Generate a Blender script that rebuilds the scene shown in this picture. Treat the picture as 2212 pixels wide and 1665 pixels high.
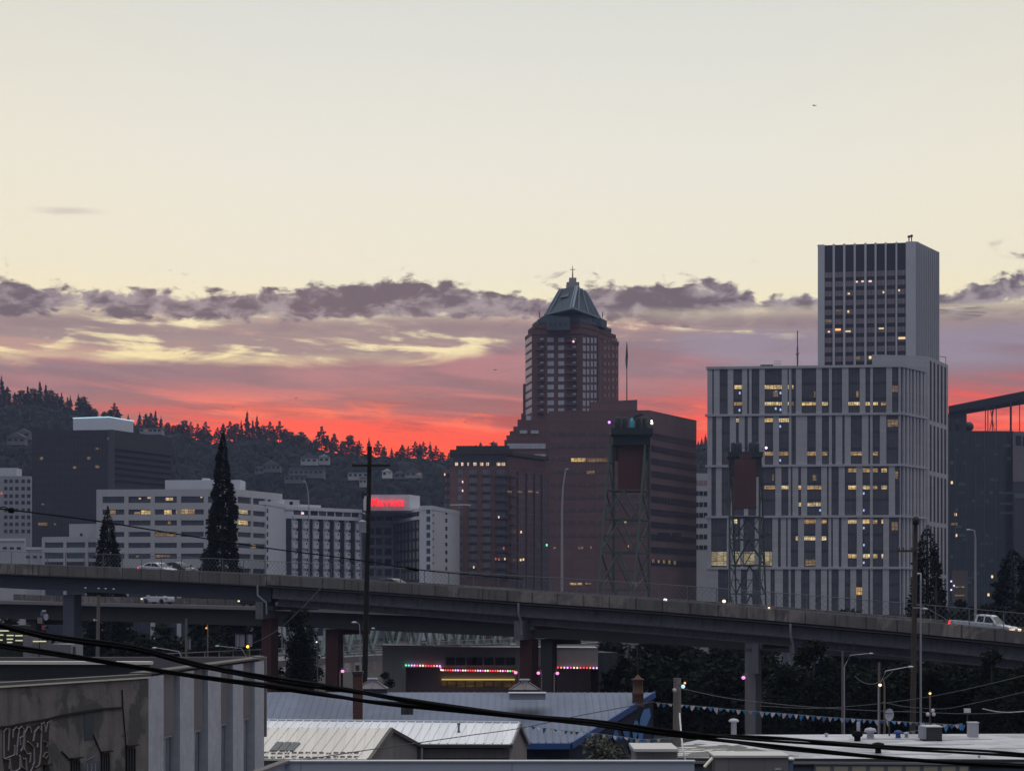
import bpy, bmesh, math, random
from mathutils import Vector, Matrix
C = bpy.context
for o in list(bpy.data.objects): bpy.data.objects.remove(o)
R = math.radians
# ------------------------------------------------------------------ camera
CZ = 14.0            # eye height above the street
F = 4436.0           # focal length in sheet units (photo laid out on 2212 x 1665)
CX, HY = 1106.0, 1310.0
cam = bpy.data.cameras.new('camera'); camo = bpy.data.objects.new('camera', cam)
C.scene.collection.objects.link(camo); C.scene.camera = camo
camo.location = (0, 0, CZ); camo.rotation_euler = (R(90), 0, 0)
cam.sensor_width = 36; cam.lens = 36 * F / 2212; cam.shift_y = (HY - 832.5) / 2212
cam.clip_end = 20000; cam.clip_start = 0.5
# ------------------------------------------------------------------ node helpers
class E:
    """wraps a node socket so that maths reads as maths"""
    def __init__(s, nt, sock): s.nt, s.s = nt, sock
    def _m(s, op, b=None, c=None, rev=False):
        n = s.nt.nodes.new('ShaderNodeMath'); n.operation = op
        ins = [s, b] if b is not None else [s]
        if rev: ins = [b, s]
        if c is not None: ins.append(c)
        for i, v in enumerate(ins):
            if isinstance(v, E): s.nt.links.new(v.s, n.inputs[i])
            else: n.inputs[i].default_value = v
        return E(s.nt, n.outputs[0])
    def __add__(s, b): return s._m('ADD', b)
    __radd__ = __add__
    def __sub__(s, b): return s._m('SUBTRACT', b)
    def __rsub__(s, b): return s._m('SUBTRACT', b, rev=True)
    def __mul__(s, b): return s._m('MULTIPLY', b)
    __rmul__ = __mul__
    def __truediv__(s, b): return s._m('DIVIDE', b)
    def clamp(s): 
        r = s._m('ADD', 0.0); r.s.node.use_clamp = True; return r
def setin(nt, sock, v):
    if isinstance(v, E): nt.links.new(v.s, sock)
    elif isinstance(v, (tuple, list)): sock.default_value = tuple(v) + ((1,) if len(v) == 3 and len(sock.default_value) == 4 else ())
    else: sock.default_value = v
def combine(nt, x, y, z=0.0):
    n = nt.nodes.new('ShaderNodeCombineXYZ')
    for i, v in enumerate((x, y, z)): setin(nt, n.inputs[i], v)
    return E(nt, n.outputs[0])
def noise(nt, vec, scale=1.0, detail=4.0, rough=.55, dist=0.0):
    n = nt.nodes.new('ShaderNodeTexNoise'); n.inputs['Scale'].default_value = scale
    n.inputs['Detail'].default_value = detail; n.inputs['Roughness'].default_value = rough
    n.inputs['Distortion'].default_value = dist
    nt.links.new(vec.s, n.inputs['Vector']); return E(nt, n.outputs[0])
def smooth(nt, x, a, b, lo=0.0, hi=1.0):
    n = nt.nodes.new('ShaderNodeMapRange'); n.interpolation_type = 'SMOOTHSTEP'
    for i, v in enumerate((x, a, b, lo, hi)): setin(nt, n.inputs[i], v)
    return E(nt, n.outputs[0])
def mix(nt, f, a, b, blend='MIX'):
    n = nt.nodes.new('ShaderNodeMix'); n.data_type = 'RGBA'; n.blend_type = blend
    setin(nt, n.inputs[0], f); setin(nt, n.inputs[6], a); setin(nt, n.inputs[7], b)
    return E(nt, n.outputs[2])
def ramp(nt, f, stops):
    n = nt.nodes.new('ShaderNodeValToRGB'); cr = n.color_ramp
    while len(cr.elements) < len(stops): cr.elements.new(1)
    for e, (p, c) in zip(cr.elements, stops): e.position = p; e.color = tuple(c) + (1,)
    nt.links.new(f.s, n.inputs[0]); return E(nt, n.outputs[0])
# ------------------------------------------------------------------ sky at dusk
w = bpy.data.worlds.new('World'); C.scene.world = w; w.use_nodes = True
nt = w.node_tree; nt.nodes.clear()
out = nt.nodes.new('ShaderNodeOutputWorld'); bg = nt.nodes.new('ShaderNodeBackground')
nt.links.new(bg.outputs[0], out.inputs[0])
tc = nt.nodes.new('ShaderNodeTexCoord'); sep = nt.nodes.new('ShaderNodeSeparateXYZ')
nt.links.new(tc.outputs['Generated'], sep.inputs[0])
dx, dy, dz = (E(nt, sep.outputs[i]) for i in range(3))
az = dx._m('ARCTAN2', dy); el = dz / (dx * dx + dy * dy)._m('SQRT')
U = az * 4.436; V = el * 4.436
big = combine(nt, U, V * 2.0)
n1 = noise(nt, combine(nt, U * 5.0, V * 11.0, 3.1), 1, 7, .55, .3)       # heaped cloud
n1b = noise(nt, combine(nt, U * 17.0, V * 30.0, 8.0), 1, 6, .58, .4)
n2 = noise(nt, combine(nt, U * 1.3, V * 18.0 + U * 1.4, 7.7), 1, 6, .6, .35)   # long streaks
n3 = noise(nt, combine(nt, U * 1.1, V * 9.0 + U * 1.2, 1.3), 1, 6, .6, .6)
n4 = noise(nt, combine(nt, U * 4.0, V * 3.0, 5.0), 1, 4, .6)
clear = ramp(nt, V / 2.0, [(.10, (1, .07, .05)), (.20, (1, .10, .065)), (.235, (1, .45, .28)), (.262, (1, .84, .47)), (.31, (1, .90, .58)),
                           (.36, (.93, .875, .70)), (.48, (.875, .85, .745)), (.655, (.75, .755, .705)), (1, (.58, .61, .63))])
zen = smooth(nt, el, .42, 2.2)
clear = mix(nt, zen, clear, (1.22, 1.27, 1.38))
warm = smooth(nt, U._m('ABSOLUTE'), .4, 1.2)
clear = mix(nt, warm * .5, clear, mix(nt, 1.0, clear, (1.05, 1.0, .90), 'MULTIPLY'))
# low sheet of cloud, lit from beneath
ns1 = noise(nt, combine(nt, U * 2.6, V * 30.0 + U * 2.0, 11.0), 1, 7, .62, .5)   # fine horizontal streaks
ns2 = noise(nt, combine(nt, U * 4.5, V * 16.0, 15.0), 1, 7, .6, .6)             # ragged flecks
right = smooth(nt, U, .15, .5)
t = V + (n2 - .5) * .15 + (n3 - .5) * .13 + (ns1 - .5) * .05 + smooth(nt, U, -.95, -.5, .035, 0) + .012 - right * .016
lowc = ramp(nt, t / 1.0, [(.355, (1.15, .072, .042)), (.405, (1.05, .085, .062)), (.436, (.66, .12, .115)), (.470, (.38, .16, .175)), (.51, (.27, .16, .195)), (.62, (.30, .225, .27))])
lowc = mix(nt, smooth(nt, n2, .55, .68) * smooth(nt, V, .50, .43) * smooth(nt, V, .36, .40) * .7, lowc, (1.0, .22, .18))
lowc = mix(nt, smooth(nt, n3, .52, .66) * smooth(nt, V, .60, .55) * smooth(nt, V, .36, .42) * .55, lowc, (.24, .135, .17))
lowc = mix(nt, smooth(nt, ns1 * .6 + n3 * .5, .54, .68) * smooth(nt, V, .46, .42) * smooth(nt, V, .345, .375) * .85, lowc, (.46, .065, .075))
lowc = mix(nt, smooth(nt, n2 * .5 + ns2 * .5, .52, .62) * smooth(nt, V, .455, .42) * smooth(nt, V, .35, .38) * .7, lowc, (1.2, .17, .075))
edge = .528 + smooth(nt, U, -.35, .15) * .062 + (n3 - .5) * .07 + (ns2 - .5) * .05
aA = smooth(nt, edge - V, -.014, .02)
pink = smooth(nt, noise(nt, combine(nt, U * 1.6, V * 9.0 + U * .6, 21.0), 1, 6, .6), .46, .64)
lowc = mix(nt, pink * smooth(nt, V, .44, .50) * .8, lowc, (.50, .22, .245))
lowc = mix(nt, right * smooth(nt, V, .47, .53) * smooth(nt, n3, .38, .58) * .8, lowc, (.33, .285, .37))
# heaped band above
top = .668 + (n4 - .5) * .15 + (n1 - .5) * .05
env = smooth(nt, V + (n3 - .5) * .05, .585, .645)
dB = env * 1.16 + (n1 - .5) * 2.3 + (n1b - .5) * 1.7 - smooth(nt, V, top - .03, top + .045) * .95
aB = smooth(nt, dB, .42, .78)
gap = smooth(nt, (V - .622 + (ns2 - .5) * .03)._m('ABSOLUTE'), .030, .006) * right * smooth(nt, ns1, .36, .50)
aB = aB * (1.0 - gap * .9) * smooth(nt, V, top + .08, top + .05)
colB = mix(nt, smooth(nt, n1b * 1.1 + n1, .90, 1.18), (.37, .315, .34), (.135, .11, .145))
colB = mix(nt, smooth(nt, ns1, .50, .62) * smooth(nt, V, .65, .60) * .45, colB, (.42, .20, .23))
# streaks and flecks between the two
midv = smooth(nt, V, .515, .548) * smooth(nt, V, .66, .60)
aC = smooth(nt, ns1 * .55 + ns2 * .6 + n3 * .35 + smooth(nt, V, .55, .60) * .09, .675, .79) * midv * .92
aC2 = smooth(nt, ns2 + ns1 * .4, .62, .80) * smooth(nt, V, .565, .60) * smooth(nt, V, .66, .60) * .75
colC = mix(nt, smooth(nt, n2, .45, .6), (.30, .215, .25), (.47, .27, .27))
col = mix(nt, aC, clear, colC)
col = mix(nt, aC2, col, (.27, .205, .235))
col = mix(nt, aB, col, colB)
col = mix(nt, aA, col, lowc)
faint = smooth(nt, n3, .60, .72) * smooth(nt, V, .68, .71) * smooth(nt, V, .76, .73) * .35
col = mix(nt, faint, col, (.45, .38, .40))
wz = smooth(nt, (U + .945)._m('ABSOLUTE'), .10, .0) * smooth(nt, (V - .835 + (n1b - .5) * .012)._m('ABSOLUTE'), .011, .002) * .55
col = mix(nt, wz, col, (.58, .52, .50))
# away from the sunset the sky is dim and blue
away = smooth(nt, az._m('ABSOLUTE'), .35, 1.5) * smooth(nt, el, 1.5, .3, 0, 1)
col = mix(nt, away, col, (.15, .168, .235))
col = mix(nt, smooth(nt, el, -.02, -.12), col, (.03, .03, .035))
SUN_EL, SUN_AZ = R(1.5), R(-6)
sky = nt.nodes.new('ShaderNodeTexSky'); sky.sky_type = 'NISHITA'; sky.sun_disc = False
sky.sun_elevation = SUN_EL; sky.sun_rotation = SUN_AZ
col = mix(nt, 1.0, col, mix(nt, 1.0, E(nt, sky.outputs[0]), (.006, .006, .006), 'MULTIPLY'), 'ADD')
nt.links.new(col.s, bg.inputs[0]); bg.inputs[1].default_value = 1.0
w.cycles.sampling_method = 'MANUAL'; w.cycles.sample_map_resolution = 1024
# the sun is below the hills; what is left of it is a broad red glow
sl = bpy.data.lights.new('sun', 'SUN'); sl.energy = .05; sl.angle = R(14); sl.color = (1, .45, .32)
so = bpy.data.objects.new('sun', sl); C.scene.collection.objects.link(so)
so.rotation_euler = Vector((math.sin(SUN_AZ), math.cos(SUN_AZ), math.tan(R(9)))).to_track_quat('Z', 'Y').to_euler()
vs = C.scene.view_settings; vs.view_transform = 'Standard'; vs.look = 'None'; vs.exposure = 0; vs.gamma = 1
# ------------------------------------------------------------------ geometry helpers
rnd = random.Random(11)
COL = C.scene.collection
def X(px, Y): return (px - CX) / F * Y
def Z(py, Y): return CZ + (HY - py) / F * Y
def P(px, py, Y): return Vector((X(px, Y), Y, Z(py, Y)))
def lerp(a, b, t): return a + (b - a) * t
def table(tab, x):
    if x <= tab[0][0]: return tab[0][1]
    for (a, b), (c, d) in zip(tab, tab[1:]):
        if x <= c: return b + (d - b) * (x - a) / (c - a)
    return tab[-1][1]
class Face:
    """a vertical facade between two plan points, left to right as one looks at it"""
    def __init__(s, p0, p1):
        s.p0 = Vector((p0[0], p0[1])); s.p1 = Vector((p1[0], p1[1]))
        s.L = (s.p1 - s.p0).length; s.t = (s.p1 - s.p0) / s.L; s.n = Vector((s.t.y, -s.t.x))
    def s(s, px):
        k = (px - CX) / F; return (k * s.p0.y - s.p0.x) / (s.t.x - k * s.t.y)
    def su(s, px, d):
        k = (px - CX) / F; return (k * (s.p0.y + s.n.y * d) - (s.p0.x + s.n.x * d)) / (s.t.x - k * s.t.y)
    def z(s, py, px):
        q = s.p0 + s.t * s.s(px); return CZ + (HY - py) / F * q.y
    def pt(s, u, d=0.0, z=0.0):
        q = s.p0 + s.t * u + s.n * d; return Vector((q.x, q.y, z))
class MB:
    def __init__(s): s.v, s.f, s.sm = [], [], []
    def add(s, vs, fs, smooth=False):
        b = len(s.v); s.v += [tuple(v) for v in vs]; s.f += [tuple(b + i for i in f) for f in fs]; s.sm += [smooth] * len(fs); return s
    def hexa(s, p):   # 8 points: bottom 4 ccw, top 4 ccw
        return s.add(p, [(3, 2, 1, 0), (4, 5, 6, 7), (0, 1, 5, 4), (1, 2, 6, 5), (2, 3, 7, 6), (3, 0, 4, 7)])
    def box(s, x0, x1, y0, y1, z0, z1):
        return s.hexa([(x0, y0, z0), (x1, y0, z0), (x1, y1, z0), (x0, y1, z0), (x0, y0, z1), (x1, y0, z1), (x1, y1, z1), (x0, y1, z1)])
    def fb(s, fc, u0, u1, z0, z1, d0, d1):
        q = [fc.pt(u0, d1), fc.pt(u1, d1), fc.pt(u1, d0), fc.pt(u0, d0)]
        return s.hexa([(a.x, a.y, z0) for a in q] + [(a.x, a.y, z1) for a in q])
    def px(s, fc, x0, x1, y0, y1, d0, d1, ref=None):  # a block measured on a facade
        m = ref if ref is not None else (x0 + x1) / 2
        return s.fb(fc, fc.s(x0), fc.s(x1), fc.z(y1, m), fc.z(y0, m), d0, d1)
    def prism(s, pts, z0, z1):
        n = len(pts)
        z0 = z0 if isinstance(z0, (list, tuple)) else [z0] * n; z1 = z1 if isinstance(z1, (list, tuple)) else [z1] * n
        vs = [(p[0], p[1], z0[i]) for i, p in enumerate(pts)] + [(p[0], p[1], z1[i]) for i, p in enumerate(pts)]
        return s.add(vs, [tuple(reversed(range(n))), tuple(range(n, 2 * n))] + [(i, (i + 1) % n, n + (i + 1) % n, n + i) for i in range(n)])
    def bar(s, a, b, w, h=None):
        a, b = Vector(a), Vector(b); h = h or w; d = (b - a).normalized()
        up = Vector((0, 0, 1)) if abs(d.z) < .95 else Vector((0, 1, 0))
        x = d.cross(up).normalized() * w / 2; y = x.cross(d).normalized() * h / 2
        return s.hexa([a - x - y, a + x - y, b + x - y, b - x - y, a - x + y, a + x + y, b + x + y, b - x + y])
    def tube(s, pts, r, n=8, caps=True):
        pts = [Vector(p) for p in pts]; rs = r if isinstance(r, (list, tuple)) else [r] * len(pts); vs = []
        for i, p in enumerate(pts):
            d = (pts[min(i + 1, len(pts) - 1)] - pts[max(i - 1, 0)]).normalized()
            up = Vector((0, 0, 1)) if abs(d.z) < .9 else Vector((1, 0, 0))
            a = d.cross(up).normalized(); b = a.cross(d)
            vs += [p + (a * math.cos(2 * math.pi * k / n) + b * math.sin(2 * math.pi * k / n)) * rs[i] for k in range(n)]
        fs = [(i * n + k, i * n + (k + 1) % n, (i + 1) * n + (k + 1) % n, (i + 1) * n + k) for i in range(len(pts) - 1) for k in range(n)]
        s.add(vs, fs, True)
        if caps: s.add(vs[:n], [tuple(range(n))]); s.add(vs[-n:], [tuple(reversed(range(n)))])
        return s
    def lathe(s, c, prof, n=16):
        vs = [(c[0] + r * math.cos(2 * math.pi * k / n), c[1] + r * math.sin(2 * math.pi * k / n), c[2] + z) for r, z in prof for k in range(n)]
        fs = [(i * n + k, i * n + (k + 1) % n, (i + 1) * n + (k + 1) % n, (i + 1) * n + k) for i in range(len(prof) - 1) for k in range(n)]
        return s.add(vs, fs, True)
    def ball(s, c, r, n=10, sz=1.0):
        m = n // 2; return s.lathe(c, [(max(1e-4, r * math.sin(math.pi * i / m)), -r * sz * math.cos(math.pi * i / m)) for i in range(m + 1)], n)
    def build(s, name, mat_, parent=None, loc=None, flip=False):
        if parent is not None: o3 = Vector(parent['org'])
        else: o3 = Vector(loc) if loc is not None else Vector((0, 0, 0))
        me = bpy.data.meshes.new(name)
        me.from_pydata([(v[0] - o3.x, v[1] - o3.y, v[2] - o3.z) for v in s.v], [], s.f)
        me.polygons.foreach_set('use_smooth', s.sm); me.update()
        uv = me.uv_layers.new(name='uv'); vs = s.v
        for pl in me.polygons:
            n = pl.normal
            if abs(n.z) > .75:
                for li in pl.loop_indices: v = vs[me.loops[li].vertex_index]; uv.data[li].uv = (v[0], v[1])
            else:
                l = math.hypot(n.x, n.y) or 1; tx, ty = -n.y / l, n.x / l
                for li in pl.loop_indices: v = vs[me.loops[li].vertex_index]; uv.data[li].uv = (v[0] * tx + v[1] * ty, v[2])
        o = bpy.data.objects.new(name, me); COL.objects.link(o)
        if mat_: me.materials.append(mat_)
        if parent is not None:
            o.parent = parent
            if parent.parent is None and parent.type == 'EMPTY' or parent.type == 'EMPTY': pass
            o['org'] = tuple(o3)
        else: o.location = o3; o['org'] = tuple(o3)
        return o
def tag(o, label, cat, group=None, kind=None):
    if label: o['label'] = label
    if cat: o['category'] = cat
    if group: o['group'] = group
    if kind: o['kind'] = kind
    return o
def thing(name, label, cat, loc, group=None):
    o = bpy.data.objects.new(name, None); COL.objects.link(o); o.location = loc; o['org'] = tuple(loc)
    o.empty_display_size = .5
    return tag(o, label, cat, group)
def kids(o): return [c for c in bpy.data.objects if c.parent == o]
def dup(src, loc, rot=0.0, scale=None, label=None, group=None):
    tree = {}
    def cp(o, par):
        c = o.copy(); COL.objects.link(c); c.parent = par
        for k in kidmap.get(o.name, []): cp(k, c)
        return c
    kidmap = {}
    for k in bpy.data.objects:
        if k.parent is not None: kidmap.setdefault(k.parent.name, []).append(k)
    r = cp(src, None); r.location = loc; r.rotation_euler = (0, 0, rot)
    if scale: r.scale = scale if isinstance(scale, tuple) else (scale,) * 3
    if label: r['label'] = label
    if group: r['group'] = group
    return r
# ------------------------------------------------------------------ materials
MATS = {}
def mat(name, col, rough=.7, var=.25, scale=.5, metal=0.0, spec=.5, joints=None, streak=0.0, col2=None, thr=(.45, .65), emit=None, es=1.0, bump=0.0):
    """principled with uneven colour; joints=(w,h,width,dark) draws panel or course lines from metric uvs"""
    if name in MATS: return MATS[name]
    m = bpy.data.materials.new(name); m.use_nodes = True; nt = m.node_tree; b = nt.nodes['Principled BSDF']
    tc = nt.nodes.new('ShaderNodeTexCoord'); ge = nt.nodes.new('ShaderNodeNewGeometry')
    pos = E(nt, ge.outputs['Position'])
    uv = E(nt, tc.outputs['UV'])
    n = noise(nt, pos, scale, 5, .6)
    c = mix(nt, n, tuple(x * (1 - var) for x in col), tuple(min(1, x * (1 + var)) for x in col))
    if col2 is not None:
        n2_ = noise(nt, pos, scale * .37, 6, .65, .5)
        c = mix(nt, smooth(nt, n2_, thr[0], thr[1]), c, col2)
    if streak:
        sp = nt.nodes.new('ShaderNodeSeparateXYZ'); nt.links.new(uv.s, sp.inputs[0])
        u_, v_ = E(nt, sp.outputs[0]), E(nt, sp.outputs[1])
        ns = noise(nt, combine(nt, u_ * 2.2, v_ * .18), 1, 5, .65)
        c = mix(nt, smooth(nt, ns, .48, .72) * streak, c, mix(nt, 1.0, c, (.45, .42, .40), 'MULTIPLY'))
    if joints:
        jw, jh, wd, dk = joints
        br = nt.nodes.new('ShaderNodeTexBrick'); nt.links.new(uv.s, br.inputs['Vector'])
        br.inputs['Scale'].default_value = 1; br.inputs['Brick Width'].default_value = jw; br.inputs['Row Height'].default_value = jh
        br.inputs['Mortar Size'].default_value = wd; br.offset = .5 if jw < 1 else 0.0
        br.inputs['Color1'].default_value = (1, 1, 1, 1); br.inputs['Color2'].default_value = (.88, .88, .88, 1); br.inputs['Mortar'].default_value = (dk, dk, dk, 1)
        c = mix(nt, 1.0, c, E(nt, br.outputs['Color']), 'MULTIPLY')
    nt.links.new(c.s, b.inputs['Base Color'])
    b.inputs['Roughness'].default_value = rough; b.inputs['Metallic'].default_value = metal; b.inputs['Specular IOR Level'].default_value = spec
    if emit is not None:
        b.inputs['Emission Color'].default_value = tuple(emit) + (1,); b.inputs['Emission Strength'].default_value = es
    if bump:
        bp = nt.nodes.new('ShaderNodeBump'); bp.inputs['Strength'].default_value = bump; bp.inputs['Distance'].default_value = .05
        nt.links.new(noise(nt, pos, scale * 6, 5, .6).s, bp.inputs['Height']); nt.links.new(bp.outputs[0], b.inputs['Normal'])
    MATS[name] = m; return m
def litmat(name, col, es, mull=1.4, rows=1.3):
    """lit rooms behind glass: ceiling lamps, mullions and uneven brightness from room to room"""
    if name in MATS: return MATS[name]
    m = bpy.data.materials.new(name); m.use_nodes = True; nt = m.node_tree; b = nt.nodes['Principled BSDF']
    tc = nt.nodes.new('ShaderNodeTexCoord'); uv = E(nt, tc.outputs['UV'])
    br = nt.nodes.new('ShaderNodeTexBrick'); nt.links.new(uv.s, br.inputs['Vector']); br.offset = 0
    br.inputs['Scale'].default_value = 1; br.inputs['Brick Width'].default_value = mull; br.inputs['Row Height'].default_value = rows
    br.inputs['Mortar Size'].default_value = .09; br.inputs['Color1'].default_value = (1, 1, 1, 1); br.inputs['Color2'].default_value = (.55, .5, .45, 1)
    br.inputs['Mortar'].default_value = (.12, .1, .08, 1)
    sp = nt.nodes.new('ShaderNodeSeparateXYZ'); nt.links.new(uv.s, sp.inputs[0])
    n = noise(nt, combine(nt, E(nt, sp.outputs[0]) * .5, E(nt, sp.outputs[1]) * 2.0), 1, 4, .6)
    e = mix(nt, smooth(nt, n, .35, .65), tuple(x * .35 for x in col), col)
    e = mix(nt, 1.0, e, E(nt, br.outputs['Color']), 'MULTIPLY')
    nt.links.new(e.s, b.inputs['Emission Color']); b.inputs['Emission Strength'].default_value = es
    b.inputs['Base Color'].default_value = (.05, .045, .04, 1); b.inputs['Roughness'].default_value = .3
    MATS[name] = m; return m
def lamp_mat(name, col, es): return mat(name, tuple(x * .5 for x in col), .4, .02, 1, emit=col, es=es)
G_GLASS = mat('office_glass', (.075, .08, .10), .22, .35, .35, joints=(1.5, 30, .06, .45))
G_DARK = mat('dark_glass', (.022, .028, .04), .18, .4, .3, joints=(1.5, 3.6, .08, .6))
G_BLIND = mat('glass_with_blinds', (.20, .205, .22), .35, .35, .8)
LIT = litmat('lit_office', (1.0, .70, .30), 1.15)
LIT2 = litmat('lit_office_pale', (1.0, .78, .45), .95, 1.1, 2.2); LIT3 = litmat('lit_office_soft', (.85, .55, .22), .75, 1.7, 1.1); LIT4 = litmat('lit_office_bright', (1.0, .80, .42), 1.35, .9, 1.6)
LITS = None
def vary(m, k):
    return (LIT, LIT2, LIT3, LIT4, LIT, LIT3)[int(k) % 6] if m is LIT else m
LITDIM = litmat('dim_lit_room', (.55, .36, .17), .55)
LITBIG = litmat('lit_hall', (.62, .52, .30), .75, 2.6, 4)
GALV = mat('galvanised_steel', (.42, .43, .46), .45, .15, 3, metal=.6)
BLACK = mat('black_rubber', (.006, .006, .007), .85, .3, 5, spec=.15)
WOOD = mat('weathered_wood_pole', (.075, .058, .05), .9, .4, 2.5, streak=.4)
WOODL = mat('grey_wood_pole', (.17, .15, .14), .9, .3, 2.5, streak=.4)
DSTEEL = mat('dark_steel', (.03, .034, .04), .6, .3, 2)
def wins(root, fc, rects, m, d0=.0, d1=.08, name='window', cap=100, ref=None):
    """each opening its own part; past the hundred largest the rest is one part"""
    rects = sorted(rects, key=lambda r: -abs((r[1] - r[0]) * (r[3] - r[2])))
    done = root.get('nw_' + name, 0); rest = MB()
    for r in rects:
        if done < cap:
            MB().px(fc, r[0], r[1], r[2], r[3], d0, d1, ref).build(name, vary(r[4] if len(r) > 4 else m, r[0] * 7.3 + r[2] * 3.1), root); done += 1
        else: rest.px(fc, r[0], r[1], r[2], r[3], d0, d1, ref)
    root['nw_' + name] = done
    if rest.v: o = rest.build(name, m, root); o['kind'] = 'stuff'
def corner3(l, c, r, Yc):
    """plan of a block from the three top corners one sees; returns left, corner, right, top height"""
    h = (HY - c[1]) * Yc / F; Yl = h * F / (HY - l[1]); Yr = h * F / (HY - r[1])
    return Vector((X(l[0], Yl), Yl)), Vector((X(c[0], Yc), Yc)), Vector((X(r[0], Yr), Yr)), CZ + h
def block(name, label, cat, l, c, r, Yc, m, group=None):
    A, B, D, zt = corner3(l, c, r, Yc)
    root = thing(name, label, cat, (B.x, B.y, 0), group)
    MB().prism([B, D, D + (A - B), A], 0, zt).build('wall', m, root)
    return root, Face(A, B), Face(B, D), zt, (A, B, D)
# ------------------------------------------------------------------ the land
gm = mat('asphalt_and_dirt', (.018, .019, .017), .95, .4, .08)
tag(MB().add([(-6000, -200, 0), (6000, -200, 0), (6000, 9000, 0), (-6000, 9000, 0)], [(0, 1, 2, 3)]).build('ground', gm), None, None, kind='structure')
rm = mat('river_water', (.02, .028, .035), .12, .3, .05, bump=.6)
tag(MB().add([(-3000, 440, .004), (3000, 440, .004), (3000, 700, .004), (-3000, 700, .004)], [(0, 1, 2, 3)]).build('river', rm), None, None, kind='structure')
RIDGE = [(-400, 830), (0, 866), (130, 878), (200, 893), (260, 905), (340, 925), (400, 938), (455, 958), (520, 950), (580, 948), (660, 966), (710, 974), (800, 984), (960, 992), (1120, 996), (1300, 990), (1450, 970), (1520, 957), (1600, 950), (2300, 965)]
YR = 1750.0
def hill_z(x, y):
    px = CX + F * x / y
    zr = Z(table(RIDGE, px), YR) - 2.0
    t = min(1, max(0, (y - 1130) / (YR - 1130))); t = t * t * (3 - 2 * t) * .45 + t * .55
    z = zr * t
    if y > YR: z = zr - (y - YR) * .05
    return z + 3.5 * math.sin(x * .021 + y * .013) * math.sin(y * .017 - x * .009) * (1 if y < YR - 40 else 0) * t
hm = MB(); nx, ny = 90, 40; vs = []
for j in range(ny + 1):
    y = 1130 + j * (780 / ny)
    for i in range(nx + 1):
        x = -700 + i * (1500 / nx); vs.append((x, y, hill_z(x, y)))
hm.add(vs, [(j * (nx + 1) + i, j * (nx + 1) + i + 1, (j + 1) * (nx + 1) + i + 1, (j + 1) * (nx + 1) + i) for j in range(ny) for i in range(nx)], True)
leafd = mat('hill_foliage', (.022, .027, .024), 1.0, .4, .03, col2=(.034, .028, .024), thr=(.55, .8), spec=.05)
tag(hm.build('hills', leafd), None, None, kind='structure')
# ------------------------------------------------------------------ forest on the slope (uncountable) 
fo = MB(); rf = random.Random(5)
ICO = bmesh.new(); bmesh.ops.create_icosphere(ICO, subdivisions=1, radius=1)
iv = [v.co.copy() for v in ICO.verts]; ifc = [tuple(v.index for v in f.verts) for f in ICO.faces]; ICO.free()
def clump(mb, c, r, h, rr):
    mb.add([(c[0] + v.x * r * rr.uniform(.7, 1.3), c[1] + v.y * r * rr.uniform(.7, 1.3), c[2] + h * .5 + v.z * h * .5 * rr.uniform(.75, 1.25)) for v in iv], ifc)
for k in range(5200):
    px = rf.uniform(-60, 1240) if k % 12 else rf.uniform(1480, 1560)
    y = rf.uniform(1160, YR + 6); x = X(px, y)
    z = hill_z(x, y); t = (y - 1130) / 620
    if rf.random() < .35: clump(fo, (x, y, z - 1), rf.uniform(1.8, 3.4), rf.uniform(9, 15) * (1 if t < .86 else .30), rf)
    else:
        for q in range(3): clump(fo, (x + rf.uniform(-3, 3), y + rf.uniform(-3, 3), z - 1), rf.uniform(2, 4.0), rf.uniform(5, 10) * (1 if t < .86 else .35), rf)
tag(fo.build('hillside_forest', leafd), 'dense dark forest covering the slope behind the city', 'forest', kind='stuff')
# ------------------------------------------------------------------ ridge trees
needles = mat('conifer_needles', (.02, .028, .022), .95, .5, .8, spec=.05)
leaves = mat('broadleaf_foliage', (.055, .06, .035), .9, .5, .6, col2=(.10, .065, .035), thr=(.6, .8))
bark = mat('tree_bark', (.06, .045, .038), .95, .35, 2)
def conifer(name, h, r, seed, levels=26, per=8, gap=.12, lean=1.0, droop=.25, round_=False):
    rr = random.Random(seed); tr = MB().tube([(0, 0, -1), (0, 0, h * .5), (0, 0, h * .97)], [h * .018, h * .011, h * .003], 6)
    cr = MB()
    for i in range(levels):
        f = i / (levels - 1); z = h * (gap + (1 - gap) * f)
        w_ = (1 - f) ** lean if not round_ else math.sqrt(max(0, 1 - (2 * max(f, .12) - 1) ** 2)) * .9 + .06
        R_ = r * w_ * rr.uniform(.55, 1.2) + .02 * r
        for k in range(per):
            if rr.random() < .14: continue
            a = rr.uniform(0, 6.283); L = R_ * rr.uniform(.55, 1.1); ca, sa = math.cos(a), math.sin(a)
            tip = Vector((ca * L, sa * L, z - L * droop + rr.uniform(-.02, .03) * h)); base = Vector((0, 0, z + h * .012))
            for q in range(3):
                t0 = q / 3.0; p = base.lerp(tip, t0); p2 = base.lerp(tip, min(1, t0 + .55))
                wd = L * .30 * (1.1 - t0) ; side = Vector((-sa, ca, 0)) * wd * rr.uniform(.6, 1.2)
                dn = Vector((0, 0, -h * .028 * rr.uniform(.5, 1.6)))
                cr.add([p, p2 + side + dn, p2 + dn * .3, p2 - side + dn], [(0, 1, 2), (0, 2, 3)])
                cr.add([p, p2, p2 + dn * 2.2], [(0, 1, 2)])
    return tr, cr
def plant(name, label, cat, loc, tr, cr, cm, group=None, sc=1.0, rot=0.0):
    o = thing(name, label, cat, (0, 0, 0), group)
    tr.build('trunk', bark, o); cr.build('crown', cm, o)
    o.location = loc; o.scale = (sc,) * 3 if not isinstance(sc, tuple) else sc; o.rotation_euler = (0, 0, rot); return o
GR = 'trees standing along the hill crest'
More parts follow.
